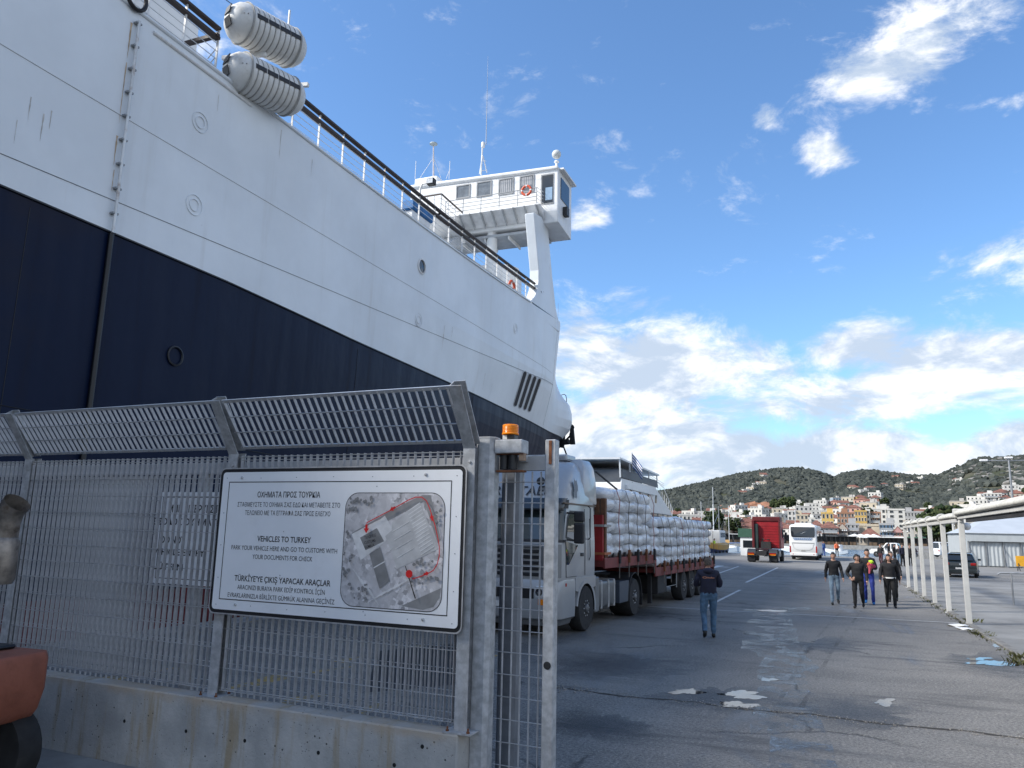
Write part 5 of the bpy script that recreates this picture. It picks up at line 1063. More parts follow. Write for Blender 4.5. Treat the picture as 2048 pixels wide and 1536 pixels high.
# lettering on the roof fairing: as much as shows between the posts
LET = mat('lettering_dark', (.03, .03, .035), .5)
o = bpy.data.objects.new('lettering', text_mesh('TRUSTAES', 1.7, .26, .012)); o.data.materials.append(LET); C.objects.link(o); o.parent = tk; o.location = (.0, .395, 3.10); o.rotation_euler = (R(-34), 0, 0)
q = MB(); ph = [(.0, 0), (.10, .05), (.12, .18), (.2, .2), (.22, .32), (.15, .46), (.05, .42), (-.03, .5), (-.08, .34), (-.04, .25), (-.12, .16), (-.1, .06)]
q.add([(1.252-(z*.10), 1.05+y*.85, 3.03+z) for y, z in ph], [tuple(range(len(ph)))]); q.build('side_emblem', mat('emblem_grey', (.14, .15, .17), .5), tk)
q = MB(); q.lathe([(.09, -.06), (.10, 0), (.05, .06)], (.62, .40, 3.42), (0, -1, .4), 12); q.lathe([(.03, 0), (.03, .3)], (.62, .45, 3.42), (1, .4, .1), 6); q.build('roof_horn', BLACK, tk, smooth=40)
for x in (1.2, -1.2): wheel(x+(.06 if x > 0 else -.06), 1.75, .52, .32, tk, 1 if x > 0 else -1)
q = MB(); q.box(-.45, .45, .9, 7.1, .62, .95); q.box(-.5, .5, 2.45, 3.0, .9, 2.0); q.build('chassis_frame', CHAS, tk)
q = MB(); q.box(.62, 1.22, 2.75, 4.15, .42, 1.08); ft = q.build('fuel_tank', mat('tank_grey', (.15, .155, .16), .45, .5, .2, 3, dirt=(.07, .06, .05), dirt_amt=.6), tk, bev=.09, bseg=3, smooth=40)
for y in (2.95, 3.5, 3.95): q = MB(); q.box(.6, 1.232, y, y+.06, .40, 1.10); q.build('tank_strap', STEEL, tk, bev=.02)
q = MB(); q.box(.80, 1.24, 2.46, 2.74, .36, 1.2); q.build('step_box', SILVD, tk, bev=.03); q = MB(); q.box(-1.2, -.6, 2.6, 4.2, .4, 1.1); q.build('battery_box', CHAS, tk, bev=.04)
for s_ in (-1, 1):
    wheel(s_*1.24, 5.75, .52, .62, tk, s_)
    arc = [(5.75+.66*math.cos(a), .52+.66*math.sin(a)) for a in np.linspace(R(-5), R(185), 16)]; q = MB()
    q.add([(s_*1.25, y, z) for y, z in arc]+[(s_*.6, y, z) for y, z in arc], [(i, i+1, 17+i, 16+i) for i in range(15)]); q.build('mudguard', mat('mudguard_black', (.03, .032, .036), .55), tk, smooth=60)
    q = MB(); q.tube([(s_*1.25, y, z) for y, z in arc], .02, 5); q.build('mudguard_lip', CHAS, tk)
    q = MB(); q.box(s_*.62, s_*1.26, 6.42, 6.44, .25, .6); q.build('mud_flap', BLACK, tk)
    q = MB(); q.prism([(s_*1.26, 4.3, .45), (s_*1.26, 5.05, .45), (s_*1.26, 5.15, 1.0), (s_*1.26, 4.3, 1.0)], (-s_*.3, 0, 0)); q.build('side_skirt', mat('skirt_blue_grey', (.05, .065, .09), .5), tk)
# trailer
REDT = mat('trailer_red', (.17, .028, .024), .6, var=.3, scale=3, dirt=(.10, .05, .035), dirt_amt=.6, dscale=2)
WOODB = mat('stake_wood', (.13, .06, .03), .75, var=.3, scale=6)
tr_ = thing('flatbed_trailer', 'red stepped flatbed trailer carrying white sacks', 'trailer', (-6.72, 16.45, 0), TRZ)
Y0T, YST, YET = 3.05, 7.95, 17.1
q = MB(); q.box(-1.24, 1.24, Y0T, YST, 1.42, 1.58); q.build('upper_deck', REDT, tr_); q = MB(); q.box(-1.24, 1.24, YST+.01, YET, 1.08, 1.2); q.build('lower_deck', REDT, tr_)
for s_ in (-1, 1):
    q = MB(); q.box(s_*1.25-.03, s_*1.25+.03, Y0T, YST, 1.38, 1.64); q.build('side_rail', REDT, tr_, bev=.01); q = MB(); q.box(s_*1.25-.03, s_*1.25+.03, YST-.1, YET, .98, 1.24); q.build('side_rail', REDT, tr_, bev=.01)
    q = MB(); q.box(s_*1.252-.025, s_*1.252+.025, YST-.1, YST+.03, 1.0, 1.5); q.build('step_riser', REDT, tr_)
    for k in range(27):
        y = Y0T+.2+k*.52
        if y > YET-.1: break
        z = 1.64 if y < YST else 1.24; q = MB(); q.box(s_*1.24-.03, s_*1.24+.03, y, y+.07, z, z+.12); q.build('stake_pocket', CHAS if k % 2 else RUST, tr_)
q = MB(); q.box(-.5, .5, Y0T+.3, YET, .75, 1.05); q.build('spine', CHAS, tr_)
q = MB(); q.box(-1.22, 1.22, Y0T-.02, Y0T+.08, 1.58, 2.72); q.build('headboard', mat('headboard_red', (.30, .02, .022), .5, var=.2, scale=3), tr_)
for x in (1.19, 1.02, .2, -.6, -1.15): q = MB(); q.box(x-.07, x+.07, Y0T+.10, Y0T+.22, 1.5, 3.15); q.build('wooden_stake', WOODB, tr_, bev=.012)
for z, m_ in ((2.42, CANG), (1.72, mat('orange_strap', (.40, .13, .05), .7))): q = MB(); q.box(-1.28, 1.28, Y0T-.03, Y0T+.5, z, z+.06); q.build('stake_strap', m_, tr_)
q = MB(); q.box(.5, 1.2, 8.4, 9.5, .42, 1.0); q.build('tool_box', CHAS, tr_, bev=.02); q = MB(); q.bar((1.0, 8.15, .15), (1.0, 8.15, 1.1), .12, .12); q.build('landing_leg', CHAS, tr_)
q = MB(); q.tube([(1.05, 9.9, .55), (1.05, 11.8, .55)], .012, 5); q.bar((1.2, 10.8, .5), (1.2, 10.8, 1.0), .02, .05); q.build('side_guard', STEEL, tr_)
for y in (11.9, 13.2, 14.5):
    for s_ in (-1, 1): wheel(s_*1.2, y, .5, .36, tr_, s_, rim=RIMM)
    q = MB(); q.tube([(-1.1, y, .5), (1.1, y, .5)], .07, 8); q.build('axle', CHAS, tr_)
q = MB(); q.box(-1.22, 1.22, YET, YET+.06, .7, 1.2); q.build('rear_beam', REDT, tr_)
# sacks, one object each
def film_mat():
    m = bpy.data.materials.new('white_sack_film'); m.use_nodes = True; t = m.node_tree; N = NT(t); p = t.nodes['Principled BSDF']; ob = N.n('ShaderNodeTexCoord').outputs['Object']
    at = N.n('ShaderNodeObjectInfo').outputs['Random']; nz = N.noise(N.mapping(ob, (3, 3, 9)), 2.2, 5, .65, 1.0)
    c = N.mix(N.m('ADD', N.m('MULTIPLY', nz, .8), N.m('MULTIPLY', at, .25)), (.72, .74, .76, 1), (.92, .92, .92, 1)); t.links.new(c, p.inputs['Base Color'])
    p.inputs['Roughness'].default_value = .22; p.inputs['Coat Weight'].default_value = .35; p.inputs['Coat Roughness'].default_value = .12
    b = N.n('ShaderNodeBump'); b.inputs['Strength'].default_value = .9; b.inputs['Distance'].default_value = .05
    t.links.new(N.noise(N.mapping(ob, (4, 4, 8)), 1.7, 5, .65, 1.6), b.inputs['Height']); t.links.new(b.outputs[0], p.inputs['Normal']); return m
FILM = film_mat()
def sack_mesh(seed, lx, ly, lz):
    r_ = random.Random(seed); n1 = 9; n2 = 6; q_ = MB(); nu, nv = 14, 8; pts = []
    for i in range(nv+1):
        th = -math.pi/2+math.pi*i/nv
        for j in range(nu):
            ph_ = 2*math.pi*j/nu; sgn_ = lambda v: math.copysign(abs(v)**.30, v)
            cx_, sx_ = sgn_(math.cos(ph_)), sgn_(math.sin(ph_)); ct = abs(math.cos(th))**.38; st = math.copysign(abs(math.sin(th))**.8, th)
            v = Vector((cx_*ct*lx/2, sx_*ct*ly/2, st*lz/2)); d_ = mnoise.noise_vector(Vector((v.x*3.2+seed*7, v.y*3.2, v.z*6)))*.075
            sag = -.03*abs(v.y/ly*2)**2; pts.append(v+d_+Vector((0, 0, sag)))
    q_.v = [tuple(p) for p in pts]
    for i in range(nv):
        for j in range(nu): q_.f.append([i*nu+j, i*nu+(j+1) % nu, (i+1)*nu+(j+1) % nu, (i+1)*nu+j]); q_.mi.append(0)
    return q_.mesh('sack', FILM, smooth=80)
ORD = ('first', 'second', 'third', 'fourth', 'fifth', 'sixth', 'seventh', 'eighth', 'ninth', 'tenth')
SACKM = [sack_mesh(i, 1.22, .88, .34) for i in range(7)]
MTR = Matrix.Translation((-6.72, 16.45, 0)) @ Matrix.Rotation(TRZ, 4, 'Z')
cols = [(Y0T+.75+k*.86, 1.64, 6, .298) for k in range(5)]+[(YST+.5+k*.885, 1.26, 5, .305) for k in range(10)]
for ci, (y, z0, n, hh) in enumerate(cols):
    front = ci < 5
    for lv in range(n):
        for sx in (1, -1):
            if sx < 0 and lv < n-1: continue                  # the far side shows only its top layer
            nth = ORD[ci if front else ci-5]; lay = 'top layer' if lv == n-1 else 'bottom layer' if lv == 0 else ORD[lv]+' layer up'
            lbl = 'white sack, %s of the %s stack %s, %s side' % (lay, nth, 'behind the headboard' if front else 'after the deck step', 'near' if sx > 0 else 'far')
            o = inst(rnd.choice(SACKM), 'sack', None, MTR @ Vector((sx*.62+rnd.uniform(-.04, .04), y+rnd.uniform(-.03, .03), z0+.16+lv*hh+(rnd.uniform(-.02, .04) if lv else 0))), (rnd.uniform(-.05, .05), rnd.uniform(-.06, .06), TRZ+rnd.choice((0, math.pi))+rnd.uniform(-.05, .05)))
            tag(o, lbl, 'sack', 'white sacks stacked on the '+('front' if front else 'rear')+' of the trailer')
STRAPM = mat('strap_webbing', (.10, .085, .07), .8, var=.4, scale=5)
for ci, (y, z0, n, hh) in enumerate(cols):
    yy_ = y+.42; top = z0+n*hh+.05; q = MB(); pts = [(1.285, yy_, z0-.1), (1.30, yy_, z0+.15)]+[(1.285+.02*math.sin(k*2.1), yy_+rnd.uniform(-.015, .015), z0+.3+k*.3) for k in range(n-1)]+[(1.2, yy_, top-.04), (.6, yy_, top+.03), (0, yy_, top), (-1.2, yy_, top-.05), (-1.29, yy_, top-.3), (-1.285, yy_, z0-.1)]
    if ci == 4: yy_ += .02
    for a, b in zip(pts[:-1], pts[1:]): q.bar(Vector(a), Vector(b), .045, .008, up=(1, 0, .3))
    o = q.build('tie_down_strap', STRAPM if ci % 4 else mat('strap_faded_red', (.25, .07, .06), .8), weld=True); o.matrix_world = MTR
    tag(o, 'tie-down strap after the %s stack of sacks %s' % (ORD[ci if ci < 5 else ci-5], 'behind the headboard' if ci < 5 else 'behind the deck step'), 'strap', 'straps over the '+('front' if ci < 5 else 'rear')+' load')
    q = MB(); q.box(1.27, 1.33, yy_-.05, yy_+.05, z0-.16, z0+.18); rb = q.build('ratchet', RUST if ci % 2 else CHAS, o, bev=.01); q = MB(); q.box(1.28, 1.295, yy_-.025, yy_+.025, z0-.55, z0-.16); q.build('strap_tail', STRAPM, o)
# ------------------------------------------------------------------ red tractor unit, coach, parked cars
REDC = mat('red_cab_paint', (.30, .012, .018), .42, var=.12, scale=2, dirt=(.10, .02, .02), dirt_amt=.4); REDD = mat('dark_red_paint', (.10, .008, .01), .5, var=.2)
rt = thing('truck', 'red tractor unit without trailer driving away beside the coach', 'truck', (-5.35, 70.5, 0), R(-4))
# local: rear at y = 0, front at y = 6
q = MB(); q.loft([[(x, y, z) for x, y in ((-h, 3.7), (h, 3.7), (h, 5.85-t_), (-h, 5.85-t_))] for z, h, t_ in ((1.15, 1.22, 0), (2.2, 1.23, .05), (3.3, 1.2, .3), (3.72, 1.16, .6))]); q.build('cab', REDC, rt, bev=.05, bseg=2)
q = MB(); q.loft([[(x, y, z) for x, y in ((-h, 3.62), (h, 3.62), (h*.96, 5.4), (-h*.96, 5.4))] for z, h in ((3.55, 1.22), (3.95, 1.2))]); q.build('roof_fairing', REDD, rt, bev=.05, bseg=2)
for k in range(8): q = MB(); q.box(-.72, 1.02, 3.67, 3.70, 1.45+k*.24, 1.50+k*.24); q.build('back_wall_rib', REDC, rt)
for x0, x1, nm, m_ in ((-1.2, -.98, 'side_deflector', REDD), (1.08, 1.24, 'side_deflector', REDD)): q = MB(); q.box(x0, x1, 3.25, 3.75, 1.2, 3.6); q.build(nm, m_, rt, bev=.03)
q = MB(); q.box(-1.0, -.66, 3.35, 3.62, 1.1, 3.3); q.build('air_intake', mat('intake_dark_green', (.025, .045, .042), .5), rt, bev=.05)
q = MB(); q.box(-.42, .42, 3.0, 3.6, 1.05, 1.75); q.tube([(-.3, 3.3, 1.7), (-.3, 3.2, 2.0), (-.1, 3.1, 1.9)], .04, 6); q.tube([(.25, 3.3, 1.7), (.28, 3.2, 1.98), (.1, 3.1, 1.9)], .04, 6); q.build('coupling_lines', CHAS, rt)
q = MB(); q.box(-.42, .42, .1, 5.6, .62, .95); q.build('chassis_frame', CHAS, rt)
q = MB(); q.prism([(-.5, .7, 1.02), (.5, .7, 1.02), (.55, 1.4, 1.08), (-.55, 1.4, 1.08)], (0, 0, .1)); q.build('fifth_wheel', mat('greasy_steel', (.05, .03, .035), .4, .5), rt)
for s_ in (-1, 1):
    wheel(s_*1.24, 1.2, .5, .6, rt, s_); wheel(s_*1.24, 4.9, .5, .32, rt, s_)
    q = MB(); arc = [(1.2+.64*math.cos(a), .5+.64*math.sin(a)) for a in np.linspace(R(20), R(190), 12)]; q.add([(s_*1.25, y, z) for y, z in arc]+[(s_*.55, y, z) for y, z in arc], [(i, i+1, 13+i, 12+i) for i in range(11)]); q.build('mudguard', mat('mudguard_black', (.03, .032, .036), .55), rt, smooth=60)
    q = MB(); q.box(s_*.9-.32, s_*.9+.32, .50, .54, .12, .58); q.build('mud_flap', BLACK, rt)
    q = MB(); q.box(s_*.9-.3, s_*.9+.3, .38, .5, .60, .82); tl = q.build('tail_light_box', BLACK, rt)
    q = MB(); q.box(s_*.9-.27, s_*.9+.27, .36, .379, .71, .80); q.build('red_lens', LAMP_RED, tl); q = MB(); q.box(s_*.9-.27, s_*.9+.27, .36, .379, .62, .70); q.build('amber_lens', LAMP_AMB, tl)
    q = MB(); q.box(s_*.75, s_*1.22, 2.2, 3.5, .45, 1.0); q.build('side_tank', SILVD, rt, bev=.06)
    q = MB(); q.box(s_*1.24-.01, s_*1.24+.01, 4.6, 5.5, 2.1, 2.85); q.build('side_window', GLASS, rt); q = MB(); q.box(s_*1.42-.1, s_*1.42+.1, 5.6, 5.7, 1.95, 2.6); q.build('mirror', BLACK, rt, bev=.03)
q = MB(); q.box(-.26, .26, .3, .33, .55, .66); q.build('number_plate', CANW, rt)
q = MB(); q.box(-1.1, 1.1, .32, .42, .55, .62); q.build('rear_crossbar', CHAS, rt)
# coach
CW = mat('coach_white', (.74, .74, .73), .3, var=.03, coat=.4, dirt=(.45, .42, .38), dirt_amt=.3, dscale=1)
co = thing('coach', 'white coach seen from behind driving toward the town', 'coach', (-2.25, 82, 0), R(-2))
BL = 11.6
def coach_loop(z, hw, y0, y1): return rr_loop(hw, y0, y1, z, .16, .3, 4)
q = MB(); q.loft([coach_loop(z, hw, y0, BL) for z, hw, y0 in ((.42, 1.22, .12), (.55, 1.27, .02), (1.3, 1.275, .0), (2.0, 1.275, .05), (2.9, 1.25, .12), (3.25, 1.22, .2), (3.4, 1.1, .35), (3.45, .9, .6))]); q.build('body', CW, co, smooth=40)
q = MB(); q.add([(-1.0, .055, 2.2), (1.0, .055, 2.2), (1.08, .05, 2.35), (1.13, .125, 3.18), (-1.13, .125, 3.18), (-1.08, .05, 2.35)], [(0, 1, 2, 3, 4, 5)]); q.v = [(x, y-.03, z) for x, y, z in q.v]; q.build('rear_window', GLASS, co)
q = MB(); q.prism([(-.12, .05, 2.55), (.05, .05, 2.62), (.34, .07, 2.72), (.1, .06, 2.66), (-.25, .05, 2.5)], (0, -.003, 0)); q.v = [(x, y-.03, z) for x, y, z in q.v]; q.build('window_emblem', mat('emblem_pale', (.55, .58, .6), .4), co)
for k, (w_, z) in enumerate(((.92, 2.06), (.82, 1.94))):
    for i in range(9): q = MB(); x = -w_+i*2*w_/9; q.box(x, x+2*w_/9*.8, .0, .02, z, z+.055); q.v = [(a, b-.0, c) for a, b, c in q.v]; q.build('blue_lettering', mat('coach_blue', (.08, .20, .42), .5), co)
q = MB(); q.box(-1.02, 1.02, -.012, .02, 1.62, 1.67); q.build('engine_lid_top', mat('lid_grey', (.28, .29, .29), .5), co)
q = MB(); q.tube([(-1.0, -.012, 1.6), (-.85, -.014, 1.15), (-.6, -.014, .98), (.6, -.014, .98), (.85, -.014, 1.15), (1.0, -.012, 1.6)], .012, 4); q.build('lid_seam', mat('lid_grey', (.28, .29, .29), .5), co)
q = MB(); q.box(-.26, .26, -.02, 0, .84, .94); pl_ = q.build('number_plate', CANW, co)
q = MB(); q.box(-.2, .2, -.024, -.0205, .865, .915); q.build('plate_characters', INK, co)
q = MB(); q.box(-1.2, 1.2, -.05, .1, .42, .70); q.build('rear_bumper', CW, co, bev=.05, bseg=2)
for s_ in (-1, 1):
    q = MB(); q.box(s_*1.2-.07, s_*1.2+.07, -.01, .12, .72, 1.35); q.build('tail_light', LAMP_RED, co, bev=.03); q = MB(); q.lathe([(.05, 0), (.001, .01)], (s_*.95, -.052, .56), (0, -1, 0), 10); q.build('reflector', LAMP_RED, co)
    for y in (2.6, 8.9): wheel(s_*1.26, y, .5, .32, co, s_)
    q = MB(); q.box(s_*1.27-.012, s_*1.27+.012, .6, BL-.8, 1.75, 2.85); q.build('side_windows_band', GLASS, co)
    q = MB(); q.box(s_*1.25-.005, s_*1.25+.03, .4, 3, .9, .93); q.build('side_trim', mat('lid_grey', (.28, .29, .29), .5), co)
    q = MB(); q.tube([(s_*1.2, BL-.2, 3.1), (s_*1.45, BL+.3, 3.0), (s_*1.5, BL+.3, 2.6)], .04, 6); q.box(s_*1.52-.12, s_*1.52+.12, BL+.22, BL+.34, 1.9, 2.6); q.build('mirror', BLACK, co)
q = MB(); q.box(-.8, .8, 1.2, 3.4, 3.42, 3.6); q.build('air_conditioner', CW, co, bev=.08, bseg=2)
q = MB(); q.box(-1.15, 1.15, .1, .6, .25, .45); q.build('underbody', CHAS, co)
# cars
def car(name, label, loc, rz, paint, kind='hatch', group=None, cat='car', plate=True):
    """local: rear at y = 0, front at +y"""
    t = thing(name, label, cat, loc, rz, group)
    if kind == 'hatch': L, Hh, prof, gl = 4.25, 1.48, [(.05, .30), (.0, .55), (.05, .92), (.14, 1.0), (2.95, .98), (3.9, .80), (4.2, .6), (4.22, .35), (4.1, .22), (.2, .22)], [(.12, .98), (.55, 1.42), (1.0, 1.48), (2.0, 1.46), (2.95, .98)]
    elif kind == 'suv': L, Hh, prof, gl = 4.5, 1.75, [(.05, .35), (.0, .7), (.06, 1.08), (3.2, 1.08), (4.2, .95), (4.48, .7), (4.5, .4), (.15, .3)], [(.08, 1.06), (.30, 1.66), (.6, 1.74), (2.3, 1.72), (3.15, 1.06)]
    elif kind == 'van': L, Hh, prof, gl = 4.9, 1.95, [(.03, .35), (.0, .8), (.04, 1.12), (3.9, 1.1), (4.7, .9), (4.88, .6), (4.9, .35), (.1, .3)], [(.05, 1.1), (.14, 1.85), (.4, 1.95), (3.0, 1.93), (3.9, 1.1)]
    else: L, Hh, prof, gl = 5.1, 1.75, [(.0, .45), (.0, .98), (3.7, 1.0), (4.8, .95), (5.1, .7), (5.08, .4), (.1, .38)], [(1.75, .99), (1.95, 1.68), (2.2, 1.74), (3.1, 1.72), (3.75, .99)]
    hw = .89; q = MB()
    q.loft([[(s_, y, z) for y, z in [(a+(b-.6)*0, b) for a, b in prof]] for s_ in (-hw, -hw*.99, hw*.99, hw)]); o = q.build('body', paint, t, smooth=35, bev=.06, bseg=2, weld=True)
    gw0, gw1 = hw*.97, hw*.74; zb = gl[0][1]; q = MB()
    def gx(z): return gw0+(gw1-gw0)*(z-zb)/(Hh-zb)
    q.loft([[(s_*gx(z), y, z) for y, z in gl] for s_ in (-1, 1)]); q.build('cabin', paint, t, smooth=30, bev=.04, bseg=2, weld=True)
    zt = Hh-.10
    def side(s_, y0b, y0t, y1b, y1t): 
        pts = [(y0b, zb+.05), (y1b, zb+.05), (y1t, zt), (y0t, zt)]; q = MB(); f = [0, 1, 2, 3] if s_ > 0 else [3, 2, 1, 0]; q.add([(s_*(gx(z)+.012), y, z) for y, z in pts], [f]); q.build('side_window', GLASS, t)
    a, b, c_, d_ = gl[0], gl[1], gl[-2], gl[-1]; mid = (b[0]+c_[0])/2+.1
    for s_ in (-1, 1): side(s_, a[0]+.35, b[0]+.12, mid-.05, mid-.05); side(s_, mid+.05, mid+.05, d_[0]-.22, c_[0]-.05)
    nr_ = Vector((0, -(b[1]-a[1]), (b[0]-a[0]))).normalized()*.05; q = MB()
    def pt(t_, w_, s_): y = a[0]+(b[0]-a[0])*t_; z = a[1]+(b[1]-a[1])*t_; return (s_*(gx(z)*w_), y+nr_.y, z+nr_.z)
    q.add([pt(.08, .86, -1), pt(.08, .86, 1), pt(.98, .84, 1), pt(.98, .84, -1)], [(0, 1, 2, 3)]); q.build('rear_window', GLASS, t)
    q = MB(); n2 = Vector((0, (c_[1]-d_[1]), (d_[0]-c_[0]))).normalized()*.05; q.add([(s_*gx(z)*.86, y+n2.y, z+n2.z) for s_, (y, z) in ((1, (d_[0]*.95+c_[0]*.05, d_[1]*.95+c_[1]*.05)), (-1, (d_[0]*.95+c_[0]*.05, d_[1]*.95+c_[1]*.05)), (-1, c_), (1, c_))], [(0, 1, 2, 3)]); q.build('windscreen', GLASS, t)
    wr = .32 if kind in ('hatch',) else .36
    for s_ in (-1, 1):
        for y in (.78, L-.85): wheel(s_*(hw+.005), y, wr, .2, t, s_, tw=.66, rim=mat('alloy_rim', (.35, .35, .36), .35, .7))
        q = MB(); q.box(s_*.72-.15, s_*.72+.15, -.03, .12, .74, .90); q.build('tail_light', LAMP_RED, t, bev=.03)
        q = MB(); q.box(s_*.68-.16, s_*.68+.16, L-.22, L+.0, .58, .72); q.build('headlight', LAMP_CLR, t, bev=.03); q = MB(); q.box(s_*1.0-.09, s_*1.0+.09, gl[-1][0]-.55, gl[-1][0]-.43, zb+.02, zb+.15); q.build('door_mirror', paint, t, bev=.03)
    q = MB(); q.box(-.26, .26, -.035, 0, .50, .61); q.build('number_plate', CANW, t); q = MB(); q.box(-hw*.97, hw*.97, -.07, .12, .28, .52); q.build('rear_bumper', paint if kind != 'pickup' else CHROME, t, bev=.05, bseg=2)
    q = MB(); q.box(-.7, .7, -.06, .1, .2, .30); q.build('rear_valance', BLACK, t)
    if kind == 'hatch': q = MB(); q.lathe([(.055, 0), (.05, .012), (.001, .014)], (0, .0, .80), (0, -1, .1), 14); q.build('badge', CHROME, t); q = MB(); q.box(-.6, .6, .38, .62, 1.42, 1.45); q.build('roof_spoiler', paint, t, bev=.01)
    if kind == 'pickup': q = MB(); q.box(-.78, .78, .12, 1.7, .985, 1.0); q.build('load_bed', BLACK, t)
    return t
DKGREEN = mat('car_dark_green', (.014, .022, .024), .25, .2, .1, coat=.8); CARW = mat('car_white', (.72, .72, .71), .3, var=.03, coat=.6); CARB = mat('car_black', (.012, .012, .014), .25, .1, .1, coat=.8); CARS = mat('car_silver', (.40, .41, .42), .3, .6, .05, coat=.5); CARR = mat('car_red', (.3, .03, .03), .3, coat=.6)
car('parked_car', 'dark green hatchback parked behind the white posts, seen from the rear', gnd(1946, 1157)+Vector((-.55, .6, .0)), R(-10), DKGREEN)
P = gnd(1845, 1117); car('pickup_truck', 'white pickup truck standing behind the row of white posts', (P.x-.6, P.y, 0), R(75), CARW, 'pickup', 'parked vehicles by the far railing', 'pickup')
P = gnd(1888, 1121); car('parked_car', 'black estate car left of the dark green hatchback', (P.x+.3, P.y-3, 0), R(-35), CARB, 'suv', 'parked vehicles by the far railing')
P = gnd(1868, 1114); car('parked_van', 'white van parked behind the black estate car', (P.x+.2, P.y, 0), R(-60), CARW, 'van', 'parked vehicles by the far railing', 'van')
P = gnd(1905, 1113); car('parked_car', 'silver car parked right of the white van', (P.x+1, P.y+2, 0), R(-50), CARS, 'suv', 'parked vehicles by the far railing')
P = gnd(1925, 1111); car('parked_car', 'black car farthest back beside the tent hall', (P.x+1, P.y+6, 0), R(-70), CARB, 'hatch', 'parked vehicles by the far railing')
# ------------------------------------------------------------------ people
SKIN = mat('skin', (.42, .24, .17), .55, var=.1, scale=12); HAIRB = mat('hair_black', (.010, .008, .008), .6, var=.3, scale=30, bump=.5, bscale=120); HAIRG = mat('hair_grey_brown', (.075, .06, .048), .7, var=.5, scale=30, bump=.6, bscale=120)
JKB = mat('jacket_black', (.005, .005, .007), .75, var=.35, scale=5, bump=.5, bscale=14); JKN = mat('hoodie_navy', (.014, .015, .034), .85, var=.3, scale=6, bump=.5, bscale=12); JEANS = mat('jeans_blue', (.075, .14, .22), .9, var=.35, scale=9, bump=.5, bscale=18, dirt=(.22, .30, .36), dirt_amt=.6, dscale=4); JEANL = mat('jeans_pale', (.17, .24, .31), .9, var=.3, scale=9, bump=.5, bscale=18, dirt=(.32, .38, .42), dirt_amt=.5, dscale=4)
TRB = mat('trousers_black', (.004, .004, .005), .8, var=.3, scale=6, bump=.5, bscale=16); TRBLUE = mat('track_trousers_blue', (.012, .03, .22), .7, var=.25, scale=6, bump=.4, bscale=12); SHB = mat('shoe_black', (.014, .013, .012), .6, var=.3); SHBLUE = mat('shoe_blue', (.02, .16, .45), .5); LIPS = mat('lips', (.32, .10, .09), .5); EYE = mat('eye_dark', (.015, .01, .01), .3); WTEE = mat('white_cloth', (.72, .72, .70), .8, bump=.3)
HIVO = mat('hivis_orange', (.75, .16, .06), .6); HIVY = mat('hivis_yellow', (.55, .75, .05), .6); JBLUE = mat('jacket_blue', (.02, .10, .34), .7, var=.2)
